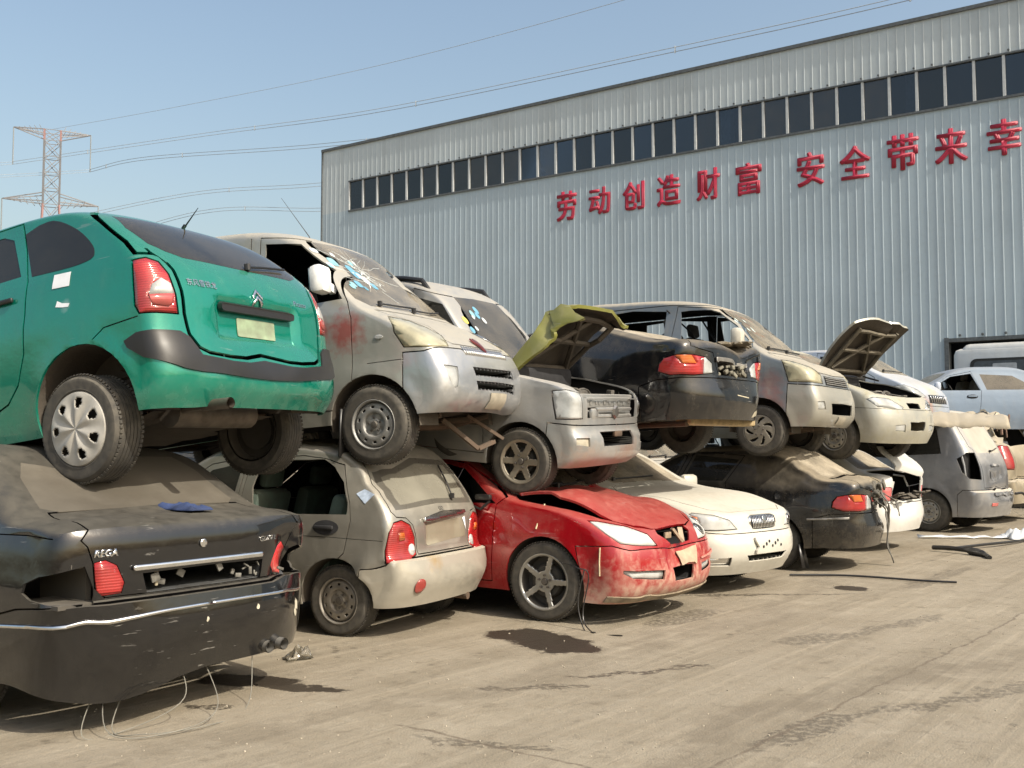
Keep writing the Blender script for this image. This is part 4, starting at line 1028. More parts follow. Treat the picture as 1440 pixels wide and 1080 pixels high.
c.panel('gate', 'S', [(-.515, 1.19), (-.43, 1.28), (-.21, 1.455), (.03, 1.63), (-.9, 1.63), (-.9, 1.19)], .020, any_dir=True, name='tailgate', center=True)
c.panel('gate', 'R', [(-.01, .585), (.34, .59), (.50, .605), (.57, .635), (.62, .72), (.64, .84), (.64, .97), (.65, 1.10), (.685, 1.18), (.72, 1.195), (.72, 1.24), (-.01, 1.24)], .024, name='tailgate', center=True)
c.cut('R', [(-.01, 1.15), (.655, 1.15), (.70, 1.215), (.705, 1.30), (-.01, 1.30)], 'gate')
c.cut('R', [(-.01, .70), (.36, .70), (.40, .74), (.40, .93), (.36, .975), (-.01, .985)], 'gate', only=['gate']); c.cut('R', [(-.01, .74), (.30, .74), (.34, .77), (.34, .91), (.31, .94), (-.01, .95)], 'gate', only=['gate']); c.forms = [(-1, -.40, .40, .695, .985, .035, .06)]
c.cut('R', [(-.01, 1.195), (.5, 1.2), (.60, 1.232), (.668, 1.28), (.68, 1.40), (.62, 1.515), (-.01, 1.55)], 'rglass', name='rear_window', only=['gate'], parent='gate', center=True, out=.001, thick=.005)
c.cut(135, P3(135, [(-.47, .86, .70), (-.55, .845, .735), (-.63, .81, .74), (-.69, .67, .735), (-.71, .62, .70), (-.74, .56, .60), (-.77, .34, .572), (-.80, -.04, .565), (-.80, -.04, .47), (-.78, .25, .48), (-.73, .69, .52), (-.59, .84, .59), (-.49, .86, .66)]), 'strip', name='bumper_strip', center=True, out=.012, thick=.02)
c.line('S', [(-.24, .745), (-.32, .80), (-.56, .826)], .008, ymin=.5)
c.finish({'body': TEAL, 'door': TEAL, 'fdoor': TEAL, 'gate': TEAL, 'quarter_window': GDARK, 'dwin': GDARK, 'fwin': GDARK, 'windscreen': GMID, 'rglass': GDARK, 'lamp': REDL, 'lampw': CLEARL, 'lampr': lens('pink_lens', (.45, .06, .06)), 'strip': TRIM},
    dents=[((-.79, -.04, .62), .17, (.075, 0, .05), 0), ((-.72, .55, .42), .25, (.012, 0, 0), .02)])
G = c.parts['gate.C']
c.decal('boot_handle', 'R', rrect(-.345, .885, .345, .945, .025), BLACK, 1, .012, .03, G); c.decal('plate', 'R', rrect(-.17, .745, .185, .862, .01), plain('greenish_plate', (.20, .27, .17), .6, var=.35, dust=.45), 1, .003, .004, G)
for k in (0, 1):
    z = 1.055 - k * .040; c.decal('maker_emblem', 'R', [(.045, z - .045), (0, z), (-.045, z - .045), (-.045, z - .068), (0, z - .023), (.045, z - .068)], CHROME, 1, .006, .006, G)
c.text('东风雪铁龙', 'R', .465, 1.03, .046, CHROME, flip=-1, parent=G); c.text('Picasso', 'R', -.44, 1.01, .05, CHROME, flip=-1, parent=G, slant=.2)
c.decal('paper_sticker', 'S', [(.08, 1.185), (-.055, 1.18), (-.05, 1.095), (.085, 1.10)], WHITEP, 1, .003, .001); c.decal('paint_scuff', 'S', [(.04, 1.02), (0, 1.0), (-.06, .99), (-.05, .97), (0, .975), (.05, .985)], WHITEP, 1, .002, .001)
wiper(c, 'R', [(-.05, 1.21), (-.25, 1.24), (-.52, 1.275)]); handle(c, .50, 1.09, w=.2, parent='door', cup=False); handle(c, 1.3, 1.09, parent='fdoor', cup=False)
c.underbody(); c.chassis(pipe=False); wheels(c, ('hubcap', 'hubcap'), .31, .218, .20, .84, .045, xo=(0, .08), rim_mat=plain('hubcap_plastic', (.40, .385, .35), .5, .1, var=.12, dust=.4))
mb = MB(); mb.tube([(-.62, .44, .33), (-.84, .47, .315)], .032, 16, cap=False); mb.tube([(-.84, .47, .315), (-.62, .44, .33)], .027, 16, cap=False); mb.tube([(-.62, .44, .33), (-.3, .40, .33), (.5, .3, .3)], .024, 8); mb.tube([(-.36, .45, .32), (-.36, -.25, .32)], .085, 12); mb.build('exhaust', plain('exhaust_steel', (.13, .11, .09), .5, .6, var=.4, dust=.25), c.root)
mb = MB(); mb.tube([(-.14, -.05, 1.585), (-.27, -.05, 1.69)], [.006, .002], 6); mb.tube([(-.12, -.05, 1.575), (-.15, -.05, 1.60)], .012, 8); mb.build('aerial', BLACK, c.root)
seats(c, (1.7,), .55, bench=.7); dash(c, 2.2, .95)

# ------------------------------------------------------------------ silver beige microvan
V2 = paint('van_champagne', (.40, .39, .35), .45, .32, .45, .3, .2, spots=[(-.20, -.80, 1.0, .20, (.42, .05, .04), .75), (-.42, -.79, 1.06, .10, (.42, .05, .04), .5)])
V2B = paint('van_silver_bumper', (.42, .43, .44), .65, .28, .35, .55, .18)
c = u2
c.panel('bumper', 'S', [(.27, .25), (.275, .80), (.45, .795), (.53, .82), (.80, .815), (.9, .25)], .010, any_dir=True, center=True, name='bumper')
c.panel('hood', 'F', [(-.01, .845), (.45, .85), (.50, .885), (.44, .96), (.40, 1.02), (.60, 1.10), (.66, 1.165), (-.01, 1.185)], .008, name='bonnet', center=True)
hp = [(.16, -.74, 1.06), (.09, -.66, 1.10), (.24, -.56, 1.07), (.36, -.48, 1.0), (.47, -.46, .93), (.56, -.55, .825), (.47, -.75, .815), (.30, -.78, .83), (.22, -.78, .95)]
hp = [(x, -y, z) for x, y, z in hp]
c.panel('head', 40, P3(40, hp), .008, name='headlight', ymin=.25, keep=['bumper'], thick=.03)
c.cut('F', [(-.01, 1.215), (.62, 1.2), (.695, 1.262), (.655, 1.482), (.61, 1.656), (.54, 1.818), (-.01, 1.876)], 'ws', name='windscreen', center=True, thick=.006)
c.panel('door', 'S', [(-.145, .40), (-.14, 1.1), (-.18, 1.24), (-.36, 1.54), (-.70, 1.842), (-1.05, 1.888), (-1.12, 1.2), (-1.1, .42)], .010)
c.cut('S', [(-.235, 1.267), (-.40, 1.54), (-.68, 1.784), (-1.0, 1.824), (-1.05, 1.285), (-.61, 1.256)], 'dwin', name='window', only=['door'], parent='door')
c.cut('S', [(-1.2, 1.285), (-1.17, 1.807), (-2.05, 1.83), (-2.1, 1.285)], 'mwin', name='window', thick=.005, out=-.003)
c.cut('S', [(-2.25, 1.285), (-2.2, 1.83), (-3.0, 1.795), (-3.08, 1.285)], 'rwin', name='window', thick=.005, out=-.003)
c.line('S', [(-1.16, .42), (-1.2, 1.2), (-1.14, 1.888)], .010); c.line('S', [(-.02, .74), (.27, .745)], .006)
for i, (z0, z1) in enumerate(((.602, .672), (.492, .562))):
    c.cut('F', [(-.01, z0), (.355 - i * .01, z0), (.36, z1), (-.01, z1)], None, only=['bumper'])
c.cut('F', [(.57, .665), (.70, .68), (.68, .56), (.64, .50), (.61, .51)], 'fog', name='fog_lamp', only=['bumper'], parent='bumper', out=-.008, thick=.02)
c.cut('F', [(-.01, .845), (.40, .835), (.385, .765), (-.01, .76)], 'grille', name='grille', only=['bumper'], parent='bumper', center=True, out=-.006)
c.finish({'body': V2, 'bumper': V2B, 'hood': V2, 'door': V2, 'head': YELLOWL, 'ws': glass('cracked_windscreen', (.66, .72, .70), .36, .12), 'mwin': GDARK, 'rwin': GDARK, 'fog': CLEARL, 'grille': plain('grille_plastic', (.20, .20, .19), .5, dust=.4)},
    dents=[((.70, .35, .36), .3, (-.01, 0, -.03), .01)])
B = c.parts['bumper.C']
c.decal('intake_back', 'F', rrect(-.40, .47, .40, .69, .02), HOLE, 1, -.035, .003, B, grid=.06)
for z0, z1 in ((.602, .672), (.492, .562)):
    c.decal('intake_bar', 'F', [(-.36, (z0 + z1) / 2 - .008), (.36, (z0 + z1) / 2 - .008), (.36, (z0 + z1) / 2 + .008), (-.36, (z0 + z1) / 2 + .008)], V2B, 1, -.012, .014, B, grid=.08)
    for k in range(-5, 6): c.decal('intake_rib', 'F', [(k * .066 - .006, z0), (k * .066 + .006, z0), (k * .066 + .006, z1), (k * .066 - .006, z1)], V2B, 1, -.016, .012, B, grid=.05)
for k in range(-9, 10): c.decal('grille_bar', 'F', [(k * .040 - .005, .768), (k * .040 + .005, .768), (k * .040 + .005, .838), (k * .040 - .005, .838)], CHROME, 1, -.004, .010, c.parts['grille.C'], grid=.04)
c.decal('maker_emblem', 'F', [(-.045, .90), (0, .80), (.045, .90), (.02, .92), (0, .89), (-.02, .92)], plain('red_chrome', (.30, .08, .08), .3, .7), 1, .008, .014)
c.decal('plate_blank', 'F', rrect(-.14, .36, .15, .475, .008), PLATE, 1, .006, .006, B); optics(c, 40, [(.36, .56, .965)], .085, .066)
c.decal('side_marker', 'S', ell(.09, .93, .035, .018), CLEARL, -1, .003, .006)
for k in range(17):                                            # stickers and cracks behind the broken screen
    a = rnd.uniform(-.60, -.1); z = rnd.uniform(1.36, 1.78); s_ = rnd.uniform(.02, .05)
    c.decal('windscreen_sticker', 'F', rrect(a - s_, z - s_ * .8, a + s_, z + s_ * .8, s_ * .6, 3), plain('sticker_%d' % (k % 3), ((.12, .30, .42), (.50, .55, .57), (.20, .38, .43))[k % 3], .6), 1, .003, .001, grid=.05)
CRK = plain('crack_white', (.70, .74, .72), .5)
for k in range(46):
    a = rnd.uniform(-PI, PI); l = rnd.uniform(.05, .5); u, v = -.12 + rnd.gauss(0, .05), 1.58 + rnd.gauss(0, .07); w = .0022; q = []
    for m in range(4): q.append((u + math.cos(a) * l * m / 3 + rnd.uniform(-.015, .015), v + math.sin(a) * l * .6 * m / 3 + rnd.uniform(-.01, .01)))
    q = [p for p in q if abs(p[0]) < .6 and 1.25 < p[1] < 1.81]
    if len(q) > 2: c.decal('glass_crack', 'F', q + [(p[0] + w, p[1] + w) for p in reversed(q)], CRK, 1, .002, .0008, c.parts['ws.C'], grid=.2)
wiper(c, 'F', [(-.50, 1.215), (-.2, 1.225), (.1, 1.24)]); wiper(c, 'F', [(.0, 1.205), (.3, 1.215), (.55, 1.25)])
mirror(c, -.36, 1.42, .70, sides=(-1,), mat=plain('white_mirror', (.78, .78, .76), .35, dust=.08), d=(.13, .20, .22)); handle(c, -1.0, 1.12, parent='door')
mb = MB(); mb.tube([(-.92, -.10, 1.90), (-.94, -.11, 1.97), (-1.14, -.20, 2.32)], [.010, .004, .0016], 6); mb.build('aerial', BLACK, c.root)
mb = MB(); mb.box((-.86, .12, 1.88), (.12, .42, .05), Matrix.Rotation(R(-8), 3, 'Y'), bev=.015); mb.build('torn_visor', LINER, c.root)
mb = MB(); mb.add([(-.28, -.80, .42), (-.30, -.62, .42), (-.34, -.63, .02), (-.32, -.80, .06)], [(0, 1, 2, 3)]); o = mb.build('mudflap', BLACK, c.root); o.modifiers.new('s', 'SOLIDIFY').thickness = .012
c.underbody(); c.chassis(pipe=False); wheels(c, ('steel', 'steel'), .298, .19, .19, .79, .02, dust=.75, rim_mat=plain('steel_rim', (.30, .30, .29), .5, .6, var=.2, dust=.4)); seats(c, (-.95,), .82, bench=-2.2); dash(c, -.28, 1.12, 1)
mb = MB(); mb.bar((.25, -.15, .30), (.45, .05, .05), .05, .03); mb.bar((.45, .05, .05), (.5, .25, .10), .04, .03); mb.bar((.3, .2, .33), (.52, .40, .12), .025); mb.build('bent_bracket', RUSTY, c.root)

# ------------------------------------------------------------------ silver tall hatchback, bonnet up
S3 = paint('hatch_silver', (.37, .37, .36), .55, .32, .45, .6, .30, spots=[(.50, .2, .33, .30, (.30, .12, .06), .55), (.40, -.5, .30, .25, (.32, .14, .07), .5)])
YG = paint('yellow_green_paint', (.20, .20, .035), .1, .4, .45, .5, .3)
c = u3
def fold(p):
    p = p.copy()
    if p.y < -.47: d = -.47 - p.y; p.z -= d * 1.5 * (1 + .4 * math.sin(p.x * 4)); p.y = -.47 - d * .55
    if p.x > .25: p.z -= (p.x - .25) ** 2 * 1.2
    return p
def hood_up(hx, hz, ang, twist=0, lift=0):
    ca, sa = math.cos(R(ang)), math.sin(R(ang))
    def f(p):
        x, z = p.x - hx, p.z - hz; q = Vector((hx + x * ca - z * sa, p.y, hz + x * sa + z * ca + lift)); q.x += twist * p.y * abs(x); return q
    return f
c.panel('hood', 'T', [(-.36, -.01), (-.36, .60), (.02, .615), (.45, .60), (.60, .52), (.60, -.01)], .008, name='bonnet', center=True, zmin=.86, xf=lambda p: hood_up(-.36, 1.05, 58, .04)(fold(p)), self=True, thick=.03)
c.panel('bumper', 'S', [(.22, .2), (.235, .625), (.9, .60), (.9, .2)], .010, any_dir=True, center=True, name='bumper')
hd = [(.27, .72, .89), (.38, .69, .905), (.47, .60, .88), (.505, .585, .66), (.30, .72, .65)]
c.panel('head', 30, P3(30, hd), .008, name='headlight', ymin=.3, keep=['bumper', 'hood'], thick=.03)
c.cut('F', [(-.01, .665), (.52, .67), (.535, .83), (-.01, .84)], None)
c.cut('F', [(-.01, 1.10), (.60, 1.09), (.64, 1.17), (.58, 1.63), (.50, 1.69), (-.01, 1.715)], 'ws', name='windscreen', center=True, thick=.006)
c.panel('door', 'S', [(-.36, .32), (-.38, 1.06), (-.92, 1.69), (-1.25, 1.76), (-1.36, 1.1), (-1.3, .34)], .008)
c.cut('S', [(-.50, 1.09), (-.92, 1.61), (-1.20, 1.67), (-1.29, 1.09)], 'dwin', name='window', only=['door'], parent='door', thick=.005)
c.cut('S', [(-1.42, 1.09), (-1.36, 1.68), (-2.0, 1.68), (-2.02, 1.09)], 'rwin', name='window', thick=.005)
c.cut('F', [(-.01, .43), (.32, .43), (.34, .555), (-.01, .555)], None, only=['bumper'])
c.cut('F', [(.54, .44), (.68, .44), (.68, .51), (.54, .51)], 'fogr', name='fog_lamp', only=['bumper'], parent='bumper', out=-.02)
c.finish({'body': S3, 'bumper': S3, 'hood': [YG, UNDER], 'door': S3, 'head': CLEARL, 'ws': GBLUE, 'dwin': GDARK, 'rwin': GDARK, 'fogr': plain('fog_blank', (.40, .36, .28), .5)},
    dents=[((.3, -.62, 1.55), .45, (-.16, .10, -.02), .12), ((.3, .55, 1.5), .35, (.02, -.05, -.12), .16), ((.55, -.6, .35), .3, (-.01, .0, 0), .02)])
B = c.parts['bumper.C']; c.parts['hood.C']['label'] = 'bent yellow green bonnet raised with its dark ribbed underside showing'
md = c.parts['hood.C'].modifiers['shell']; md.material_offset = 1; md.thickness = .03
hf = hood_up(-.36, 1.05, 58, .04)
rb = MB()
for (a, b) in (((-.25, -.40), (.4, -.40)), ((-.25, .5), (.4, .5)), ((-.22, -.40), (-.22, .5)), ((.38, -.40), (.38, .48)), ((-.2, -.38), (.36, .1)), ((-.2, .45), (.36, -.1)), ((.1, -.40), (.1, .5))):
    pts = [c.bend(hf(Vector((a[0] + (b[0] - a[0]) * t, a[1] + (b[1] - a[1]) * t, 1.03 - .22 * (a[0] + (b[0] - a[0]) * t + .36)))) - Vector((-.03, 0, .05))) for t in (0, .25, .5, .75, 1)]
    rb.tube(pts, .026, 6)
rb.build('bonnet_rib', UNDER, c.parts['hood.C'])
engine(c, -.30, .42, .58, .93, 3)
c.decal('intake_mesh', 'F', rrect(-.36, .42, .36, .56, .02), HOLE, 1, -.03, .003, B, grid=.06); slats(c, 'F', -.33, .435, .33, .55, 7, plain('mesh_grey', (.16, .155, .14), .6), .006, off=-.02, dep=.006)
mb = MB(); mb.box((.535, .06, .53), (.03, .16, .05), bev=.008); mb.build('tow_bracket', RUSTY, B)
fr = MB(); fr.box((.40, 0, .845), (.10, 1.12, .05), bev=.01); fr.box((.46, 0, .80), (.03, .95, .09), bev=.008); fr.box((.45, 0, .705), (.03, 1.0, .055), bev=.012)
for k in range(9): fr.box((.478, -.42 + k * .105 + rnd.uniform(-.02, .02), .80 + rnd.uniform(-.02, .02)), (.012, rnd.uniform(.03, .06), rnd.uniform(.02, .05)), bev=.003)
fr.build('radiator_support', S3, c.root)
gb = MB(); gb.box((.40, 0, .75), (.05, 1.0, .2)); gb.build('radiator', HOLE, c.root)
gr = MB(); gr.box((.515, -.0, .745), (.03, .74, .028), bev=.01); gr.box((.505, 0, .685), (.03, .80, .03), bev=.01); gr.box((.50, -.38, .70), (.04, .14, .10), bev=.02); gr.build('grille', S3, c.root)
eb = MB(); eb.lathe([(.001, .02), (.05, .016), (.062, 0)], Matrix.Translation((.53, 0, .72)) @ Matrix.Rotation(R(90), 4, 'Y'), 6); eb.build('maker_emblem', plain('dark_chrome', (.22, .21, .20), .35, .8), c.root)
optics(c, 30, [(.44, .64, .77)], .078, .085)
for k in range(8):
    a = rnd.uniform(-.5, -.12); z = rnd.uniform(1.38, 1.62); s_ = rnd.uniform(.018, .035)
    c.decal('windscreen_sticker', 'F', ell(a, z, s_, s_, 12), plain('sticker_%d' % (k % 3), (.6, .66, .68), .6) if k != 2 else plain('sticker_yellow', (.62, .50, .12), .6), 1, .003, .001, grid=.05)
for sg in (1, -1):
    rr_ = MB(); rr_.tube([(-1.12, sg * .54, 1.74), (-1.20, sg * .54, 1.83), (-1.4, sg * .54, 1.85), (-2.2, sg * .54, 1.86), (-2.4, sg * .54, 1.76)], .024, 8); rr_.build('roof_rail', BLACK, c.root)
wiper(c, 'F', [(-.45, 1.09), (-.1, 1.10), (.15, 1.12)]); mirror(c, -.52, 1.14, .70, sides=(1,), mat=BLACK); mirror(c, -.52, 1.14, .68, sides=(-1,), mat=BLACK, d=(.05, .08, .08))
c.underbody(); c.chassis(pipe=False); wheels(c, ('spoke6', 'steel'), .28, .185, .18, .735, .0, dust=.6, rim_mat=plain('alloy_bronze', (.30, .265, .21), .45, .7, var=.15, dust=.4)); seats(c, (-1.0,), .62, yo=.33, bench=-1.9); dash(c, -.35, .98, 1, 1.15)
# ------------------------------------------------------------------ black saloon in the upper row
BLK = paint('black_paint', (.007, .008, .010), .1, .14, .5, .14, .14, scr=.4, dustcol=(.26, .22, .16))
BLKD = paint('dusty_black_paint', (.006, .006, .007), .1, .12, .46, .06, .04, scr=.35, dustcol=(.15, .135, .105), coat=1.0)
def saloon_glass(c, ws=True, rear=True, roofx=(1.1, -.1), belt=.98):
    c.cut('F', [(-.01, 1.045), (.60, 1.03), (.62, 1.10), (.56, 1.28), (.50, 1.325), (-.01, 1.345)], 'ws', name='windscreen', center=True, thick=.005)
def rear_saloon(c, key_mats, lampL, lampR, dents=(), lid=True, recess=(.27, .64, .83), rear_missing=(), belt=1.02, low=.67):
    """teardrop lamped saloon seen from behind: doors, lamps, boot lid, bumper"""
    c.panel('bumper', 'S', [(-.44, .18), (-.46, .60), (-.66, .655), (-1.2, low), (-1.2, .18)], .010, any_dir=True, center=True, name='bumper')
    lp = [(-.66, .81, .72), (-.68, .805, .79), (-.75, .80, .85), (-.84, .76, .875), (-.93, .62, .875), (-.985, .46, .86), (-1.0, .36, .80), (-.99, .36, .70), (-.94, .60, .675), (-.78, .79, .68)]
    c.panel('lamp', 150, P3(150, lp), .008, name='tail_lamp', ymin=.25, keep=['bumper'], thick=.03)
    c.cut(150, P3(150, [(-.985, .47, .90), (-1.0, .30, .84), (-.995, .30, .66), (-.97, .50, .66)]), 'lampw', name='reversing_lens', only=['lamp'], parent='lamp', thick=.02, out=.002)
    c.cut(150, P3(150, [(-.83, .765, .865), (-.93, .64, .865), (-.955, .58, .79), (-.88, .72, .79)]), 'lampo', name='indicator_lens', only=['lamp'], parent='lamp', thick=.02, out=.004)
    c.panel('lid', 'R', [(-.01, .69), (.28, .69), (.31, .80), (.34, .90), (.55, .925), (.66, .95), (.63, 1.06), (-.01, 1.08)], .010, name='boot_lid', center=True)
    c.cut('R', [(-.01, recess[1] + .06), (recess[0], recess[1] + .06), (recess[0], recess[2]), (-.01, recess[2])], None, only=['lid'])
    c.cut('R', [(-.01, 1.09), (.50, 1.08), (.56, 1.10), (.50, 1.28), (.44, 1.34), (-.01, 1.36)], 'rw', name='rear_window', center=True, thick=.005)
    c.panel('door', 'S', [(.30, .34), (.36, .55), (.52, .72), (.56, .98), (.36, 1.30), (1.0, 1.345), (1.16, .98), (1.14, .30), (.40, .28)], .008)
    c.panel('fdoor', 'S', [(1.18, .28), (1.20, .98), (1.06, 1.34), (1.55, 1.12), (2.0, .94), (2.08, .6), (2.0, .28)], .008, name='door')
    c.cut('S', [(.60, 1.0), (.43, 1.25), (.98, 1.30), (1.10, 1.0)], 'dwin', name='window', only=['door'], parent='door', thick=.005)
    c.cut('S', [(1.24, 1.0), (1.12, 1.30), (1.5, 1.13), (1.80, .99)], 'fwin', name='window', only=['fdoor'], parent='fdoor', thick=.005)
    saloon_glass(c)
c = u4
rear_saloon(c, None, 1, 1)
c.finish({'body': BLK, 'bumper': BLK, 'lamp': REDL, 'lampw': CLEARL, 'lampo': ORANGEL, 'lid': BLK, 'rw': GDUST, 'door': BLK, 'fdoor': BLK, 'dwin': None, 'fwin': None, 'ws': GDUST},
    dents=[((-1.0, -.2, 1.0), .35, (.05, 0, -.05), .05), ((-1.05, -.75, .4), .35, (.06, .03, 0), .04), ((-.7, .84, .4), .5, (0, -.02, 0), .01)])
L = c.parts['lid.C']; c.decal('number_recess', 'R', rrect(-.28, .68, .28, .84, .01), ENGINE, 1, -.05, .004); c.decal('boot_trim', 'R', rrect(-.30, .815, .30, .865, .015), METAL, 1, .006, .016, L)
jb = MB(); rr_ = random.Random(4)
for k in range(22): jb.box((-.99 + rr_.uniform(-.03, .03), rr_.uniform(-.24, .24), .70 + rr_.random() * .1), (.03, rr_.uniform(.02, .09), rr_.uniform(.015, .04)), Matrix.Rotation(rr_.uniform(-.6, .6), 3, 'X'), bev=.004)
jb.build('torn_bracket', plain('torn_metal', (.20, .19, .15), .6, .4, var=.5, dust=.3), L)
rb = MB(); rr_ = random.Random(8)
for k in range(26): blob_mesh(rb, (-.78 - rr_.random() * .2, -.05 - rr_.random() * .55, 1.045 - rr_.random() * .03), .05 + rr_.random() * .03, k, 1, (1, 1.2, .35))
rb.build('crumpled_trim', plain('torn_felt', (.11, .09, .06), .9, var=.5, dust=.35), L)
bt = MB(); bt.box((-.70, -.18, .27), (.18, 1.25, .08), bev=.02); bt.build('bumper_beam', plain('rusty_cream_beam', (.36, .27, .14), .8, var=.35, dust=.2), c.root)
for sg in (1, -1): c.decal('scrape', 'R', [(-.35, .30), (-.60, .34), (-.62, .40), (-.40, .36)] if sg < 0 else [(-.2, .48), (.02, .50), (.02, .51), (-.2, .49)], plain('scraped_paint', (.42, .38, .28), .7, var=.3), 1, .002, .001)
ex = MB(); ex.tube([(.8, .1, .25), (-.2, .35, .25), (-.75, .45, .24)], .03, 8); ex.build('exhaust', RUSTY, c.root)
c.underbody(); c.chassis(pipe=False); wheels(c, ('steel', 'steel'), .295, .18, .19, .80, .02)

# ------------------------------------------------------------------ grey microvan with empty windows
V5 = paint('van_grey_under_dust', (.19, .21, .225), .35, .4, .95, .35, .3, spots=[(.10, -.77, .80, .20, (.34, .14, .11), .5), (.16, -.77, .58, .2, (.34, .14, .11), .45)])
V5F = paint('van_cream_front', (.37, .355, .305), .35, .4, .65, .35, .2)
c = u5
c.panel('bumper', 'S', [(.30, .2), (.31, .80), (.52, .79), (.9, .765), (.9, .2)], .010, any_dir=True, center=True, name='bumper')
c.panel('hood', 'F', [(-.01, .90), (.50, .925), (.55, .99), (.52, 1.05), (.63, 1.12), (.66, 1.16), (-.01, 1.165)], .008, name='bonnet', center=True)
hd = [(.22, .73, 1.07), (.33, .62, 1.055), (.50, .55, .99), (.60, .47, .91), (.64, .50, .80), (.33, .755, .815)]
c.panel('head', 40, P3(40, hd), .008, name='headlight', ymin=.25, keep=['bumper', 'hood'], thick=.03)
c.cut('F', [(-.01, .785), (.43, .79), (.41, .895), (-.01, .885)], 'grille', name='grille', center=True, out=-.004)
c.cut('F', [(-.01, 1.195), (.58, 1.185), (.665, 1.24), (.63, 1.42), (.58, 1.58), (.50, 1.70), (-.01, 1.74)], 'ws', name='windscreen', center=True, thick=.006)
c.panel('door', 'S', [(-.075, .36), (-.06, 1.08), (-.12, 1.30), (-.34, 1.52), (-.60, 1.71), (-1.10, 1.75), (-1.16, 1.2), (-1.12, .40)], .010)
c.cut('S', [(-.15, 1.235), (-.16, 1.31), (-.34, 1.49), (-.56, 1.655), (-.66, 1.685), (-.92, 1.69), (-1.05, 1.68), (-1.0, 1.26), (-.45, 1.225)], None, only=['door'])
c.cut('S', [(-1.24, 1.27), (-1.24, 1.69), (-1.70, 1.715), (-2.12, 1.67), (-2.16, 1.27)], None)
c.cut('S', [(-2.27, 1.28), (-2.25, 1.66), (-2.46, 1.63), (-2.5, 1.28)], 'rwin', name='window', thick=.005)
c.line('S', [(-1.20, .42), (-1.20, 1.2)], .008); c.line('S', [(-.06, 1.72), (-1.2, 1.765), (-2.45, 1.71)], .010)
c.cut('F', [(-.01, .455), (.38, .46), (.40, .585), (-.01, .60)], None, only=['bumper'])
c.cut('F', [(.56, .515), (.70, .51), (.70, .60), (.58, .605)], 'fog', name='fog_lamp', only=['bumper'], parent='bumper', out=-.012, thick=.02)
c.finish({'body': V5, 'bumper': V5F, 'hood': V5F, 'door': V5, 'head': YELLOWL, 'grille': BLACK, 'ws': GWIN, 'rwin': GDARK, 'fog': CLEARL})
B = c.parts['bumper.C']
c.decal('intake_back', 'F', rrect(-.42, .45, .42, .60, .02), HOLE, 1, -.05, .003, B, grid=.06); slats(c, 'F', -.38, .45, .38, .60, 2, V5F, .016, off=-.01, dep=.012)
slats(c, 'F', -.41, .795, .41, .885, 4, plain('grille_grey', (.16, .16, .155), .5, dust=.4), .008, off=.004, dep=.008)
c.decal('plate_blank', 'F', rrect(-.14, .36, .15, .475, .006), PLATE, 1, .008, .006, B); c.decal('headlight_bar', 40, [(u, v + .012) for u, v in P3(40, [(.27, .74, .94), (.63, .48, .86)])] + [(u, v) for u, v in P3(40, [(.63, .48, .86), (.27, .74, .94)])], V5, 1, .003, .003)
mk = MB(); mk.box((.40, 0, 1.03), (.02, .05, .10), Matrix.Rotation(R(-60), 3, 'Y'), bev=.008); mk.build('maker_emblem', CHROME, c.root)
wiper(c, 'F', [(-.55, 1.20), (-.25, 1.205), (.05, 1.21)], .010); wiper(c, 'F', [(.0, 1.195), (.3, 1.2), (.55, 1.21)], .010)
mirror(c, -.24, 1.33, .70, sides=(-1,), mat=plain('cream_mirror', (.55, .52, .44), .45, dust=.2), d=(.13, .24, .20)); handle(c, -1.0, 1.10)
mb = MB(); mb.tube([(-.75, -.2, 1.30), (-1.0, -.1, 1.62)], .012, 6); mb.tube([(-.9, .2, 1.25), (-1.1, .35, 1.66)], .012, 6); mb.tube([(-1.22, -.66, 1.70), (-1.05, -.3, 1.45), (-1.12, .1, 1.3)], .010, 6); mb.build('loose_belt', BLACK, c.root)
for k in range(6):
    a = rnd.uniform(-.55, -.2); z = rnd.uniform(1.42, 1.66); c.decal('windscreen_sticker', 'F', ell(a, z, .02, .02, 10), plain('sticker_pale', (.5, .58, .55), .6), 1, .003, .001, grid=.05)
c.underbody(); c.chassis(pipe=False); wheels(c, ('swirl', 'steel'), .285, .185, .18, .755, .02, dust=.35, rim_mat=plain('cover_grey', (.24, .22, .18), .5, .2, var=.2, dust=.4)); seats(c, (-.95,), .80, yo=.34); dash(c, -.25, 1.08, 1, 1.2)

# ------------------------------------------------------------------ cream hatchback with its bonnet up
S6 = paint('mouldy_cream_paint', (.42, .41, .36), .3, .36, .5, .6, .85, dustcol=(.30, .27, .17))
c = u6
c.panel('hood', 'F', [(-.01, .755), (.40, .775), (.62, .80), (.66, .90), (.64, 1.0), (.55, 1.05), (-.01, 1.06)], .008, name='bonnet', center=True, xf=hood_up(-.42, 1.07, 60, .10), thick=.03)
c.panel('bumper', 'S', [(.27, .15), (.285, .63), (.9, .60), (.9, .15)], .006, any_dir=True, center=True, name='bumper')
hd = [(.43, .76, .73), (.49, .70, .76), (.61, .50, .74), (.70, .30, .635), (.71, .34, .60), (.56, .70, .63)]
c.panel('head', 35, P3(35, hd), .006, name='headlight', ymin=.2, keep=['bumper'], thick=.03)
c.cut('F', [(-.01, .62), (.16, .62), (.17, .69), (-.01, .70)], None); c.cut('F', [(.31, .325), (.50, .33), (.51, .41), (.33, .42)], 'fog', name='fog_lamp', only=['bumper'], parent='bumper', out=-.01)
c.cut('F', [(-.01, .34), (.20, .34), (.215, .45), (-.01, .455)], None, only=['bumper'])
c.cut('F', [(-.01, 1.10), (.60, 1.09), (.66, 1.14), (.56, 1.36), (.50, 1.40), (-.01, 1.43)], 'ws', name='windscreen', center=True, thick=.006)
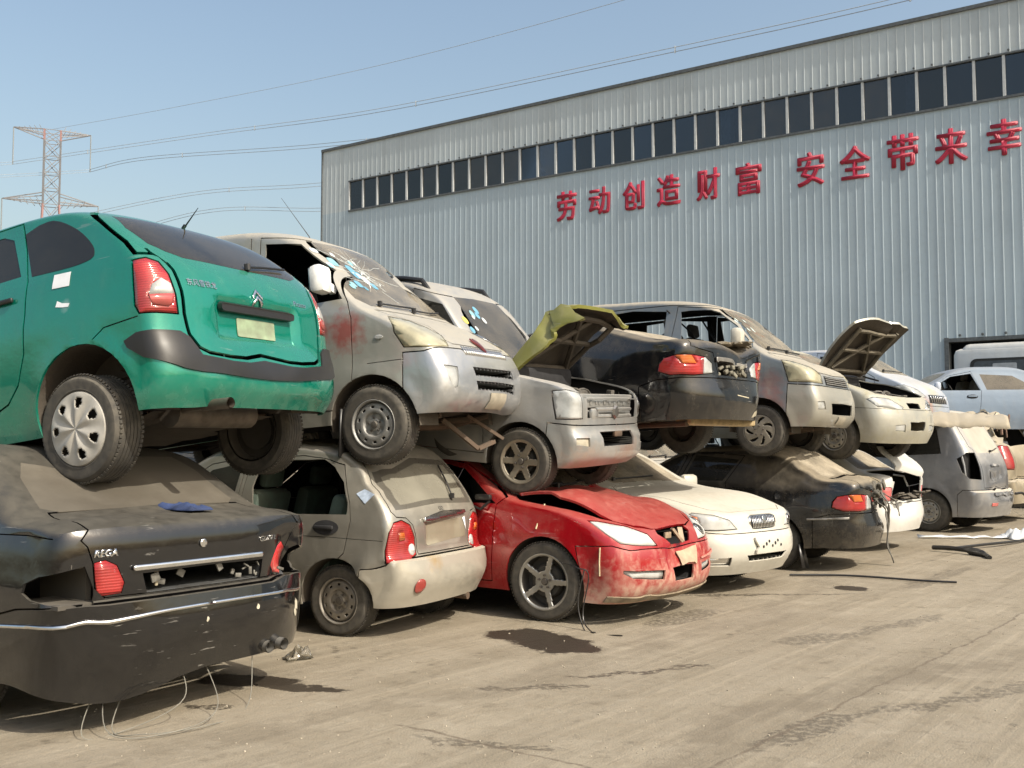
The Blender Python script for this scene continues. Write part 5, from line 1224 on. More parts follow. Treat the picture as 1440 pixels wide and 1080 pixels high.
c.panel('door', 'S', [(-.42, .3), (-.46, 1.0), (-1.1, 1.40), (-1.45, 1.46), (-1.55, 1.0), (-1.5, .3)], .008)
c.cut('S', [(-.62, 1.02), (-1.1, 1.33), (-1.40, 1.39), (-1.48, 1.02)], None, only=['door']); c.cut('S', [(-1.6, 1.02), (-1.53, 1.39), (-2.2, 1.36), (-2.5, 1.04)], 'rwin', name='window', thick=.005)
c.finish({'body': S6, 'bumper': S6, 'hood': [S6, UNDER], 'head': CLEARL, 'fog': CLEARL, 'ws': GWIN, 'door': S6, 'rwin': GDARK}, dents=[((.2, .2, 1.9), .5, (-.06, .05, -.06), .10), ((.74, .1, .45), .35, (-.02, 0, 0), .02)])
md = c.parts['hood.C'].modifiers['shell']; md.material_offset = 1; c.parts['hood.C']['label'] = 'dirty bonnet propped upright with its ribbed underside showing'
hf = hood_up(-.42, 1.07, 60, .10); rb = MB()
for (a, b) in (((-.3, -.5), (.40, -.42)), ((-.3, .5), (.40, .42)), ((-.28, -.5), (-.28, .5)), ((.36, -.42), (.36, .42)), ((-.25, -.4), (.34, .15)), ((-.25, .4), (.34, -.15)), ((.05, -.48), (.05, .48))):
    rb.tube([c.bend(hf(Vector((a[0] + (b[0] - a[0]) * t, a[1] + (b[1] - a[1]) * t, 1.045 - .24 * (a[0] + (b[0] - a[0]) * t + .42))) - Vector((0, 0, .05)))) for t in (0, .25, .5, .75, 1)], .028, 6)
rb.build('bonnet_rib', plain('bonnet_underside', (.10, .085, .06), .8, var=.5, dust=.3), c.parts['hood.C'])
engine(c, -.35, .50, .60, .86, 9); B = c.parts['bumper.C']
c.decal('intake_mesh', 'F', rrect(-.22, .33, .22, .46, .01), plain('mesh_brown', (.13, .11, .075), .8, var=.5), 1, -.02, .003, B, grid=.06); c.decal('grille_back', 'F', rrect(-.18, .61, .18, .70, .01), HOLE, 1, -.03, .003, grid=.06); slats(c, 'F', -.16, .615, .16, .695, 2, S6, .014, off=-.005)
optics(c, 35, [(.55, .62, .69), (.63, .46, .675)], .045, .032)
ap = MB()
for sg in (1, -1): ap.tube([(-.30, sg * .55, 1.08), (.1, sg * .2, 1.0)], .012, 6)
ap.build('prop_stay', BLACK, c.root); wiper(c, 'F', [(-.5, 1.105), (-.2, 1.11), (.1, 1.115)]); mirror(c, -.55, 1.08, .74)
c.underbody(); wheels(c, ('steel', 'steel'), .285, .18, .18, .77, .02); seats(c, (-1.2,), .6); dash(c, -.55, .98)

# ------------------------------------------------------------------ black saloon on the ground at the left
c = l1
c.panel('bumper', 'S', [(-.42, .15), (-.40, .47), (-.42, .53), (-.8, .625), (-1.12, .653), (-1.4, .653), (-1.4, .15)], .010, any_dir=True, center=True, name='bumper')
hol = [(-.83, .87, .70), (-.85, .87, .745), (-.96, .86, .785), (-1.09, .70, .83), (-1.13, .675, .72), (-1.14, .68, .65), (-1.02, .85, .655), (-.90, .87, .67)]
c.panel('lampside', 150, P3(150, hol), .0, name='tail_lamp', ymin=.2, keep=['bumper'], thick=.03)
c.panel('lid', 'R', [(-.01, .665), (.60, .665), (.655, .72), (.665, .84), (.69, .92), (.72, .955), (.62, 1.07), (-.01, 1.10)], .007, name='boot_lid', center=True)
c.panel('lamplid', 'R', [(.658, .845), (.60, .855), (.54, .825), (.498, .735), (.515, .680), (.64, .675), (.652, .76)], .004, only=['lid'], name='tail_lamp', parent='lid')
c.cut('R', [(-.01, .672), (.375, .672), (.40, .770), (-.01, .78)], None, only=['lid'])
c.cut('R', [(-.01, 1.085), (.56, 1.07), (.63, 1.09), (.58, 1.26), (.50, 1.345), (-.01, 1.365)], 'rw', name='rear_window', center=True, thick=.005)
c.panel('door', 'S', [(.45, .36), (.52, .60), (.62, .98), (.40, 1.30), (1.05, 1.345), (1.25, .98), (1.2, .3)], .010); c.cut('S', [(.66, 1.0), (.48, 1.25), (1.02, 1.30), (1.18, 1.0)], 'dwin', name='window', only=['door'], parent='door', thick=.005)
c.cut('F', [(-.01, 1.06), (.62, 1.04), (.58, 1.28), (.50, 1.33), (-.01, 1.35)], 'ws', name='windscreen', center=True, thick=.005)
c.line('S', [(-.40, .97), (-.80, .975), (-1.0, .965)], .006)
c.finish({'body': BLKD, 'bumper': BLKD, 'lampside': None, 'lid': BLKD, 'lamplid.L': REDL, 'lamplid.R': lens('broken_red_lens', (.45, .015, .02), var=.6, dust=.6), 'rw': plain('dust_caked_glass', (.065, .057, .045), .4, var=.35, dust=.25, nscale=5), 'door': BLKD, 'dwin': GDARK, 'ws': GDUST},
    dents=[((-1.1, .55, .12), .55, (0, 0, -.10), 0), ((-.28, .25, 1.28), .45, (0, 0, -.07), .02), ((-1.15, -.62, .78), .25, (.05, .03, 0), .08), ((-1.1, -.8, .6), .35, (.04, .03, 0), .03), ((-1.15, .75, .4), .4, (.02, -.02, 0), .02)])
L = c.parts['lid.C']; B = c.parts['bumper.C']
cv = MB(); cv.box((-.80, .62, .74), (.40, .03, .22)); cv.box((-.90, .70, .64), (.36, .26, .02)); cv.box((-.92, .66, .83), (.3, .2, .02)); cv.build('lamp_socket', plain('socket_grey', (.045, .04, .035), .7, var=.5, dust=.5), c.root)
cv = MB(); cv.box((-.80, -.62, .74), (.40, .03, .22)); cv.build('lamp_socket', plain('socket_grey', (.045, .04, .035)), c.root)
c.decal('number_recess', 'R', rrect(-.40, .668, .40, .79, .01), plain('recess_grey', (.050, .055, .06), .4, var=.6, dust=.2), 1, -.022, .004, L)
rr_ = random.Random(5)
for k in range(14): jb = MB(); jb.box((-1.085 + rr_.uniform(-.03, .01), rr_.uniform(-.5, .36) if k < 8 else rr_.uniform(-.56, -.2), .725 + rr_.uniform(-.035, .035)), (.012, rr_.uniform(.006, .05), rr_.uniform(.008, .05)), Matrix.Rotation(rr_.uniform(-.6, .6), 3, 'X'), bev=.003); jb.build('broken_clip', plain('broken_clip_grey', (.15, .145, .13), .5, .2, var=.7, dust=.2), L)
jb = MB(); jb.box((-1.09, .29, .735), (.015, .018, .085), bev=.004); jb.build('broken_clip', plain('broken_clip_tan', (.36, .31, .22), .7), L)
c.decal('boot_trim', 'R', rrect(-.38, .788, .46, .815, .012), CHROME, 1, .006, .018, L); c.text('REGA', 'R', .60, .885, .048, CHROME, flip=-1, parent=L, slant=.2, bold=.002); c.text('GL 2.0 L', 'R', -.44, .885, .042, CHROME, flip=-1, parent=L, slant=.2)
c.decal('maker_emblem', 'R', ell(.03, .895, .022, .022, 18), CHROME, 1, .004, .006, L)
c.decal('bumper_trim', 150, P3(150, [(-.42, .905, .525), (-.8, .90, .545), (-1.08, .70, .572), (-1.19, .40, .583), (-1.21, .0, .588), (-1.24, -.55, .585), (-1.24, -.55, .570), (-1.21, 0, .573), (-1.19, .40, .568), (-1.08, .70, .557), (-.8, .90, .530), (-.42, .905, .510)]), CHROME, 1, .006, .008, B, grid=.05)
c.decal('bumper_trim', 'R', [(.02, .588), (-.2, .588), (-.5, .585), (-.75, .575), (-.75, .562), (-.5, .570), (-.2, .573), (.02, .573)], CHROME, 1, .006, .008, B, grid=.05)
for (y, z, r) in ((-.72, .48, .035), (-.70, .44, .025), (.05, .50, .012), (-.3, .52, .014)): c.decal('paint_chip', 'R', [(y + r * math.cos(a) * rr_.uniform(.5, 1), z + r * 1.3 * math.sin(a) * rr_.uniform(.5, 1)) for a in [k * .7 for k in range(9)]], plain('paint_chip_cream', (.5, .46, .36), .8), 1, .002, .001, B)
for y in (-.42, -.53):
    e = MB(); e.tube([(-.9, y, .285), (-1.17, y, .275)], .034, 14, cap=False); e.tube([(-1.17, y, .275), (-.9, y, .285)], .028, 14, cap=False); e.build('exhaust_tip', METAL, c.root)
c.underbody(); wheels(c, ('steel', 'steel'), .32, .20, .2, .86); seats(c, (1.1,), .5, bench=.3)
wr = MB()
for q in ([(-1.0, .35, .27), (-1.12, .55, .02), (-1.3, .50, .015), (-1.42, .25, .015), (-1.25, -.2, .015), (-1.05, -.4, .26)], [(-.9, .45, .26), (-1.2, .62, .03), (-1.4, .4, .02), (-1.3, .05, .06), (-1.05, -.05, .27)], [(-.95, .5, .27), (-1.1, .7, .02), (-1.15, .5, .01), (-1.22, .2, .12), (-1.05, .1, .27)]):
    P = [Vector(p) for p in q]; wr.tube([tuple(x) for x in crom([tuple(p) for p in P], [0] * len(P), [8] * (len(P) - 1))], .0026, 5)
wr.build('dangling_wire', plain('wire_pale', (.20, .19, .16), .6), c.root)
# ------------------------------------------------------------------ champagne city hatchback
S2 = paint('champagne_paint', (.33, .312, .268), .55, .28, .48, .35, .15)
c = l2
c.panel('bumper', 'S', [(-.20, .12), (-.235, .40), (-.255, .525), (-.43, .553), (-.47, .588), (-.9, .615), (-.9, .12)], .010, any_dir=True, center=True, name='bumper')
lp = [(-.42, .71, .555), (-.42, .71, .65), (-.44, .69, .78), (-.45, .64, .855), (-.47, .56, .87), (-.49, .47, .83), (-.50, .42, .73), (-.52, .42, .60), (-.50, .5, .575)]
c.panel('lamp', 150, P3(150, lp), .008, name='tail_lamp', ymin=.2, keep=['bumper'], thick=.03)
c.cut(150, P3(150, [(-.475, .60, .775), (-.485, .55, .775), (-.485, .54, .72), (-.475, .60, .715)]), 'lampo', name='indicator_lens', only=['lamp'], parent='lamp', thick=.02, out=.004)
c.cut(150, [(u + .034 * math.cos(k * PI / 6), .645 + .042 * math.sin(k * PI / 6)) for k in range(12) for u in [P3(150, [(-.50, .465, .64)])[0][0]]], 'lampw', name='reversing_lens', only=['lamp'], parent='lamp', thick=.02, out=.004)
c.panel('gate', 'R', [(-.01, .60), (.40, .60), (.405, .72), (.44, .82), (.50, .875), (.60, .885), (.635, .93), (.625, 1.05), (.60, 1.2), (.55, 1.33), (.48, 1.40), (-.01, 1.44)], .008, name='tailgate', center=True)
c.cut('R', [(-.01, .655), (.26, .655), (.27, .84), (-.01, .85)], 'gate', only=['gate']); c.cut('R', [(-.01, .68), (.235, .68), (.245, .82), (-.01, .83)], 'gate', only=['gate']); c.forms = [(-1, -.27, .27, .65, .845, .022, .03)]
c.cut('R', [(-.01, .975), (.58, .94), (.585, 1.05), (.555, 1.2), (.52, 1.29), (-.01, 1.34)], 'rg', name='rear_window', only=['gate'], parent='gate', center=True, thick=.005)
c.cut('R', [(-.01, 1.01), (.50, .985), (.505, 1.06), (.48, 1.18), (.45, 1.25), (-.01, 1.29)], 'rgp', name='pane_field', only=['rg'], parent='rg', center=True, thick=.005)
c.panel('door', 'S', [(.0, 1.32), (-.10, 1.0), (-.125, .86), (-.085, .62), (.08, .47), (.26, .36), (.36, .24), (.88, .24), (.95, .9), (.90, 1.33), (.4, 1.365)], .008)
c.cut('S', [(.08, 1.285), (-.02, 1.17), (-.08, 1.0), (-.085, .905), (.80, .89), (.84, 1.1), (.80, 1.27), (.62, 1.32), (.2, 1.33)], None, only=['door'])
c.panel('fdoor', 'S', [(.97, .24), (.98, .9), (.93, 1.33), (1.3, 1.27), (1.85, .93), (1.9, .5), (1.8, .24)], .008, name='door'); c.cut('S', [(1.02, .92), (.98, 1.28), (1.28, 1.22), (1.70, .94)], 'fwin', name='window', only=['fdoor'], parent='fdoor', thick=.005)
c.cut('F', [(-.01, 1.02), (.55, 1.0), (.50, 1.25), (.44, 1.34), (-.01, 1.37)], 'ws', name='windscreen', center=True, thick=.005)
c.line('S', [(.80, .74), (.05, .735), (-.40, .72)], .004, only=['body', 'door'])
c.finish({'body': S2, 'bumper': paint('champagne_bumper', (.44, .412, .345), .35, .34, .5, .5, .15, spots=[(-.56, .28, .55, .12, (.40, .26, .08), .6)]), 'gate': S2, 'door': S2, 'fdoor': S2, 'lamp': REDL, 'lampo': ORANGEL, 'lampw': CLEARL, 'rg': plain('pane_border', (.085, .08, .068), .2, var=.25, dust=.15, nscale=4), 'rgp': plain('dusty_pane', (.20, .19, .155), .2, var=.15, dust=.12, nscale=4), 'fwin': GDARK, 'ws': GDUST},
    dents=[((-.30, .74, .50), .18, (.02, .03, -.015), .03), ((-.20, .45, 1.32), .5, (.02, -.01, -.08), .03), ((.4, .2, 1.5), .7, (0, 0, -.05), .03)])
G = c.parts['gate.C']; B = c.parts['bumper.C']
c.decal('number_recess', 'R', [(.25, .655), (-.35, .685), (-.345, .84), (.25, .81)], paint('champagne_recess', (.30, .27, .2), .3, .45, .3, .3, .1), 1, .002, .002, G); c.decal('boot_trim', 'R', [(.29, .835), (-.36, .865), (-.36, .89), (0, .90), (.29, .862)], CHROME, 1, .006, .018, G)
c.text('QQ', 'R', -.02, .925, .04, METAL, flip=-1, parent=G); c.decal('white_tag', 'R', [(-.30, .83), (-.345, .84), (-.345, .74)], WHITEP, 1, .008, .002, G)
c.decal('bumper_reflector', 'R', ell(.50, .385, .052, .052, 20), lens('dull_red_lens', (.30, .03, .025)), 1, .004, .006, B)
wiper(c, 'R', [(-.25, 1.0), (-.28, 1.12), (-.31, 1.24)], .007)
cr = MB(); cr.box((-.585, -.0, .47), (.01, .9, .006)); cr.build('bumper_crease', S2, B)
for sg in (1, -1): handle(c, .10, .805, (sg,), .17, LINER); c.decal('handle_ring', 'S', ell(.09, .805, .115, .055, 20), LINER, sg, .003, .002, c.parts['door.' + 'LR'[sg < 0]])
c.decal('paper_sticker', 'S', [(-.15, 1.08), (-.215, 1.135), (-.30, 1.075), (-.235, .995)], plain('blue_white_paper', (.42, .50, .62), .7, var=.25, nscale=30), 1, .003, .001)
mirror(c, 1.6, .98, .66); seats(c, (1.3,), .42, yo=.33, bench=.45, mat=plain('green_grey_seat', (.07, .11, .09), .8, var=.3, dust=.25)); dash(c, 1.75, .85, 1, 1.1)
c.underbody(); c.chassis(pipe=False); wheels(c, ('steel', 'steel'), .262, .175, .17, .69, .0, dust=.45, rim_mat=plain('steel_rim_bare', (.26, .24, .21), .5, .6, var=.25, dust=.3))
mf = MB(); mf.tube([(-.30, -.3, .22), (-.56, -.3, .21)], .03, 10); mf.build('exhaust', RUSTY, c.root)

# ------------------------------------------------------------------ red saloon
S3R = paint('red_paint', (.36, .004, .010), .15, .2, .24, .22, .12, scr=.3, dustcol=(.42, .31, .23))
S3B = paint('red_bumper_mud', (.34, .005, .011), .1, .3, .5, 1.0, .75, dustcol=(.50, .37, .28))
c = l3
c.panel('hood', 'T', [(-.47, -.01), (-.47, .45), (-.42, .68), (-.30, .78), (.10, .76), (.42, .66), (.62, .48), (.68, .30), (.69, -.01)], .010, name='bonnet', center=True, zmin=.66, thick=.02,
        xf=lambda p: Vector((p.x, p.y, p.z + .115 * max(0, 1 - abs(p.x - .02) / .52) * (.55 + .45 * min(1, max(-1, -p.y / .5))) + .022 * abs(math.sin(p.y * 5 + p.x * 6)) - .01)))
c.panel('bumper', 'S', [(.33, .10), (.345, .42), (.30, .625), (.60, .638), (.70, .60), (.9, .60), (.9, .10)], .008, any_dir=True, center=True, name='bumper')
hd = [(.37, .785, .825), (.44, .73, .82), (.59, .54, .775), (.70, .40, .71), (.765, .345, .615), (.72, .53, .62), (.65, .73, .645), (.54, .78, .72), (.45, .79, .78)]
c.panel('head', 40, P3(40, hd), .008, name='headlight', ymin=.2, keep=['bumper', 'hood'], thick=.03)
c.cut('F', [(-.01, .615), (.17, .62), (.27, .70), (.25, .735), (-.01, .74)], None)
c.cut('F', [(-.01, .305), (.15, .31), (.16, .43), (-.01, .455)], None, only=['bumper'])
c.cut('F', [(.32, .345), (.66, .375), (.74, .42), (.74, .445), (.32, .425)], 'fog', name='fog_lamp', only=['bumper'], parent='bumper', out=-.025)
c.panel('door', 'S', [(-.53, .28), (-.51, .60), (-.485, .92), (-.40, .985), (-.92, 1.275), (-1.30, 1.34), (-1.48, .95), (-1.45, .26)], .010)
c.cut('S', [(-.50, .93), (-.95, 1.225), (-1.25, 1.28), (-1.37, .93)], None, only=['door'])
c.panel('rdoor', 'S', [(-1.50, .26), (-1.52, .95), (-1.34, 1.34), (-2.0, 1.33), (-2.35, 1.0), (-2.15, .5), (-2.1, .26)], .008, name='door'); c.cut('S', [(-1.58, .95), (-1.42, 1.28), (-1.95, 1.27), (-2.22, .97)], 'rwin', name='window', only=['rdoor'], parent='rdoor', thick=.005)
c.cut('F', [(-.01, 1.05), (.58, 1.04), (.64, 1.09), (.58, 1.28), (.50, 1.34), (-.01, 1.37)], 'ws', name='windscreen', center=True, thick=.006)
c.finish({'body': S3R, 'hood': S3R, 'bumper': S3B, 'head': plain('hazed_headlight', (.52, .52, .50), .22, var=.12, dust=.2), 'fog': CLEARL, 'door': S3R, 'rdoor': S3R, 'rwin': GDARK, 'ws': GMID},
    dents=[((.8, -.1, .55), .3, (-.02, .0, 0), .05), ((.7, -.45, .4), .35, (-.01, 0, 0), .02), ((-1.0, 0, 1.5), .9, (0, 0, -.10), .03), ((-.75, -.9, .6), .35, (0, .03, 0), .02)])
B = c.parts['bumper.C']; c.parts['hood.C']['label'] = 'buckled red bonnet standing proud of the wing'
engine(c, -.30, .55, .60, .80, 12)
c.decal('intake_back', 'F', rrect(-.24, .28, .24, .47, .02), HOLE, 1, -.05, .003, B, grid=.06); c.decal('grille_back', 'F', rrect(-.30, .60, .30, .745, .02), HOLE, 1, -.05, .003, grid=.06)
optics(c, 40, [(.56, .66, .735), (.66, .50, .69)], .052, .042)
vb = MB(); vb.bar((.735, -.05, .73), (.79, .02, .62), .05, .02); vb.bar((.74, .07, .73), (.79, .02, .62), .04, .02); vb.box((.73, -.12, .68), (.02, .10, .05), bev=.005); vb.build('grille_strut', plain('muddy_strut', (.34, .25, .17), .7, var=.4), c.root)
c.decal('plate_blank', 'F', [(-.07, .405), (.19, .43), (.22, .575), (-.05, .56)], plain('muddy_plate', (.42, .31, .21), .85, var=.25, dust=.4), 1, .012, .006, B, grid=.05)
c.decal('bumper_crease', 40, P3(40, [(.50, .82, .515), (.70, .6, .50), (.82, .30, .475), (.82, .30, .46), (.70, .6, .485), (.50, .82, .50)]), plain('pale_red_edge', (.50, .20, .16), .5), -1 if False else 1, .004, .010, B, grid=.05)
c.decal('bumper_skirt', 'F', [(-.82, .20), (-.5, .195), (0, .175), (.5, .195), (.82, .20), (.82, .245), (.4, .225), (0, .21), (-.4, .225), (-.82, .245)], plain('mud_skirt', (.20, .16, .11), .9, var=.4), 1, .004, .012, B, grid=.06)
wiper(c, 'F', [(-.55, 1.055), (-.2, 1.065), (.15, 1.075)]); wiper(c, 'F', [(.0, 1.05), (.3, 1.06), (.52, 1.075)])
md = MB(); md.box((-.62, -.86, .98), (.16, .05, .05), bev=.015); md.tube([(-.55, -.86, .95), (-.62, -.90, .88), (-.70, -.88, .90)], .012, 6); md.build('broken_mirror_mount', BLACK, c.root)
for x, z0, z1 in ((-.05, .93, .74), (.52, .62, .40)):
    sb = MB(); p, n = c.hit('S', x, z0, -1); q, n2 = c.hit('S', x - .01, z1, -1); sb.tube([p + n * .008, p.lerp(q, .5) + n * .02, q + n2 * .006], .006, 5); sb.build('tie_strap', plain('strap_pale', (.60, .52, .34), .7), c.root)
handle(c, -1.35, .82); handle(c, -2.1, .84, parent='rdoor'); seats(c, (-1.3,), .45, bench=-2.2); dash(c, -.62, .90, 1, 1.3)
c.underbody(); c.chassis(pipe=False); wheels(c, ('spoke5', 'spoke5'), .318, .225, .205, .86, .0, dust=.42, rim_mat=plain('alloy_silver', (.40, .395, .375), .35, .8, var=.1, dust=.2), steer=6)
wb = MB()
for q in ([(.2, -.92, .50), (.40, -.97, .47), (.48, -.93, .40), (.44, -.95, .15), (.55, -1.02, .01), (.85, -1.05, .01)], [(.42, -.9, .45), (.40, -.96, .2), (.46, -.98, .02), (.62, -1.06, .01)]): wb.tube(crom(q, [0] * len(q), [7] * (len(q) - 1)), .005, 5)
wb.build('dangling_wire', BLACK, c.root)

# ------------------------------------------------------------------ white saloon with the barred grille
S4 = paint('cream_white_paint', (.62, .60, .53), .1, .28, .50, .35, .18)
c = l4
c.panel('hood', 'T', [(-.50, -.01), (-.50, .45), (-.44, .70), (-.30, .80), (.1, .79), (.45, .72), (.66, .62), (.79, .44), (.80, -.01)], .008, name='bonnet', center=True, zmin=.74)
c.panel('bumper', 'S', [(.33, .10), (.345, .40), (.36, .595), (.70, .607), (.84, .585), (1.1, .585), (1.1, .10)], .008, any_dir=True, center=True, name='bumper')
hd = [(.51, .82, .745), (.60, .79, .785), (.74, .65, .765), (.83, .51, .715), (.865, .42, .62), (.79, .65, .612), (.65, .80, .618), (.56, .825, .67)]
c.panel('head', 35, P3(35, hd), .008, name='headlight', ymin=.2, keep=['bumper', 'hood'], thick=.03)
c.cut(35, P3(35, [(.53, .82, .70), (.56, .81, .76), (.64, .77, .74), (.64, .77, .66), (.57, .82, .655)]), 'ind', name='indicator_lens', only=['head'], parent='head', thick=.02, out=.003)
c.panel('gr', 'F', [(-.01, .602), (.17, .61), (.24, .66), (.24, .725), (.18, .748), (-.01, .752)], .006, name='grille', keep=['bumper'], center=True, thick=.02)
c.cut('F', [(-.01, .305), (.30, .31), (.36, .375), (-.01, .378)], None, only=['bumper'])
c.cut('F', [(.52, .28), (.74, .285), (.76, .355), (.54, .365)], 'fog', name='fog_lamp', only=['bumper'], parent='bumper', out=-.015)
c.panel('door', 'S', [(-.55, .28), (-.52, .92), (-1.0, 1.24), (-1.45, 1.31), (-1.58, .94), (-1.5, .26)], .008); c.cut('S', [(-.62, .95), (-1.0, 1.19), (-1.40, 1.25), (-1.48, .95)], 'dwin', name='window', only=['door'], parent='door', thick=.005)
c.cut('S', [(-1.66, .95), (-1.52, 1.25), (-2.1, 1.24), (-2.4, .97)], 'rwin', name='window', thick=.005)
c.cut('F', [(-.01, 1.045), (.60, 1.03), (.62, 1.10), (.57, 1.26), (.50, 1.31), (-.01, 1.34)], 'ws', name='windscreen', center=True, thick=.006)
c.finish({'body': S4, 'hood': S4, 'bumper': S4, 'head': CLEARL, 'ind': ORANGEL, 'gr': CHROME, 'fog': CHROME, 'door': S4, 'dwin': GDARK, 'rwin': GDARK, 'ws': GDUST})
B = c.parts['bumper.C']; Gr = c.parts['gr.C']
c.decal('grille_back', 'F', [(-.20, .618), (-.15, .612), (.15, .612), (.20, .62), (.215, .665), (.21, .715), (.16, .735), (-.16, .735), (-.21, .715), (-.215, .665)], BLACK, 1, .002, .002, Gr, grid=.05); slats(c, 'F', -.20, .618, .20, .732, 15, CHROME, .010, vert=True, off=.005, dep=.010)
c.decal('maker_emblem', 'F', ell(0, .70, .035, .03, 16), CHROME, 1, .018, .008, Gr)
optics(c, 35, [(.70, .69, .69), (.79, .56, .67)], .05, .052)
c.decal('number_bracket', 'F', [(-.26, .39), (.20, .39), (.20, .53), (-.26, .53), (-.26, .50), (-.22, .45), (-.26, .42)], S4, 1, .010, .02, B, grid=.05)
for k in range(7): c.decal('bracket_hole', 'F', ell(-.16 + k * .052, .45 + (k % 3) * .02, .014, .014, 8), HOLE, 1, .031, .002, B)
c.decal('intake_back', 'F', rrect(-.40, .29, .40, .385, .01), HOLE, 1, -.04, .003, B, grid=.06); slats(c, 'F', -.33, .305, .33, .378, 8, S4, .012, vert=True, off=-.02)
wiper(c, 'F', [(-.55, 1.05), (-.2, 1.06), (.15, 1.07)]); mirror(c, -.66, 1.0, .80, mat=S4); handle(c, -1.35, .86, mat=S4)
c.underbody(); wheels(c, ('spoke5', 'spoke5'), .31, .20, .2, .86); seats(c, (-1.3,), .45, bench=-2.2); dash(c, -.65, .92)

# ------------------------------------------------------------------ dark grey saloon with smashed boot
S5 = paint('charcoal_paint', (.014, .014, .015), .3, .22, .72, .25, .12, scr=.3, dustcol=(.34, .285, .20))
c = l5
rear_saloon(c, None, 1, 1, recess=(.42, .68, .90))
c.finish({'body': S5, 'bumper': S5, 'lamp': REDL, 'lampw': CLEARL, 'lampo': ORANGEL, 'lid': S5, 'rw': GDUST, 'door': S5, 'fdoor': S5, 'dwin': GDARK, 'fwin': GDARK, 'ws': GDUST},
    dents=[((-1.05, -.35, .85), .55, (.20, .0, -.04), .12), ((-1.0, -.5, .5), .5, (.14, .05, 0), .06), ((-.2, .5, 1.15), .6, (0, 0, -.06), .03)])
L = c.parts['lid.C']; c.decal('number_recess', 'R', rrect(-.42, .70, .42, .92, .01), ENGINE, 1, -.06, .004)
jb = MB(); rr_ = random.Random(14)
for k in range(30): jb.box((-.95 + rr_.uniform(-.06, .06), rr_.uniform(-.6, .35), .72 + rr_.random() * .22), (rr_.uniform(.02, .05), rr_.uniform(.03, .14), rr_.uniform(.02, .07)), Matrix.Rotation(rr_.uniform(-.9, .9), 3, 'X'), bev=.006)
jb.build('torn_bracket', plain('torn_plastic', (.10, .095, .08), .6, .1, var=.7, dust=.4), L)
c.decal('bumper_trim', 'S', [(-.40, .575), (-.85, .60), (-.85, .622), (-.40, .595)], METAL, 1, .005, .008); c.decal('fuel_flap', 'S', rrect(-.22, .80, -.04, .92, .03), S5, 1, .002, .004)
hg = MB()
for (a, w, m) in (([(-1.0, -.25, .80), (-1.06, -.28, .55), (-1.03, -.30, .30), (-1.10, -.28, .03)], .035, 0), ([(-1.02, -.12, .86), (-1.1, -.10, .70), (-1.06, -.2, .52)], .05, 0), ([(-.98, -.40, .84), (-1.12, -.42, .72), (-1.16, -.36, .58)], .04, 0), ([(-1.0, .1, .78), (-1.1, .05, .65), (-1.12, .12, .48)], .03, 0)):
    q = crom(a, [0] * len(a), [6] * (len(a) - 1)); vs = []; fs = []
    for i, p in enumerate(q): wv = w * (1 - .4 * i / len(q)); vs += [(p[0], p[1] - wv, p[2]), (p[0] + .01 * math.sin(i), p[1] + wv, p[2] + .02)]
    hg.add(vs, [(2 * i, 2 * i + 1, 2 * i + 3, 2 * i + 2) for i in range(len(q) - 1)])
o = hg.build('hanging_trim', plain('hanging_plastic', (.05, .048, .043), .5, var=.6, dust=.4), c.root); o.modifiers.new('s', 'SOLIDIFY').thickness = .012
mf = MB(); mf.add([(-.30, .84, .30), (-.30, .66, .30), (-.36, .66, .02), (-.34, .86, .04)], [(0, 1, 2, 3)]); o = mf.build('mudflap', TRIM, c.root); o.modifiers.new('s', 'SOLIDIFY').thickness = .012
c.underbody(); wheels(c, ('steel', 'steel'), .30, .18, .19, .80); seats(c, (.9,), .45, bench=.2); handle(c, .62, .80)

# ------------------------------------------------------------------ white saloon, boot open
S6W = paint('white_paint', (.70, .69, .65), .05, .3, .18, .3, .2)
c = l6
c.panel('bumper', 'S', [(-.44, .18), (-.46, .60), (-.66, .655), (-1.2, .66), (-1.2, .18)], .010, any_dir=True, center=True, name='bumper')
c.panel('lid', 'T', [(-.60, -.01), (-.60, .50), (-.72, .58), (-.88, .56), (-1.02, .50), (-1.02, -.01)], .010, zmin=.9, name='boot_lid', center=True, xf=lambda p: Vector((-1.06 + (p.x + 1.0) * math.cos(R(34)) - (p.z - 1.02) * math.sin(R(34)), p.y, 1.10 + (p.x + 1.0) * math.sin(R(34)) + (p.z - 1.02) * math.cos(R(34)) + .05 * math.sin(p.y * 3))))
c.cut('R', [(-.01, .68), (.45, .68), (.47, 1.03), (-.01, 1.03)], None, only=['body'])
lp = [(-.70, .79, .72), (-.72, .785, .84), (-.84, .75, .875), (-.985, .50, .86), (-.99, .49, .69), (-.94, .60, .675), (-.80, .78, .68)]
c.panel('lamp', 150, P3(150, lp), .008, name='tail_lamp', ymin=.25, keep=['bumper'], thick=.03)
c.cut('R', [(-.01, 1.10), (.50, 1.09), (.56, 1.11), (.50, 1.28), (.44, 1.34), (-.01, 1.36)], 'rw', name='rear_window', center=True, thick=.005); saloon_glass(c)
c.panel('door', 'S', [(.30, .34), (.36, .55), (.52, .72), (.56, .98), (.36, 1.30), (1.0, 1.345), (1.16, .98), (1.14, .30), (.40, .28)], .008); c.cut('S', [(.60, 1.0), (.43, 1.25), (.98, 1.30), (1.10, 1.0)], 'dwin', name='window', only=['door'], parent='door', thick=.005)
c.finish({'body': S6W, 'bumper': S6W, 'lid': S6W, 'lamp': lens('pinkish_lens', (.50, .12, .12)), 'rw': GDUST, 'ws': GDUST, 'door': S6W, 'dwin': GDARK}, dents=[((-1.0, .3, .7), .4, (.08, 0, 0), .08)])
c.parts['lid.C']['label'] = 'bent white boot lid standing open'
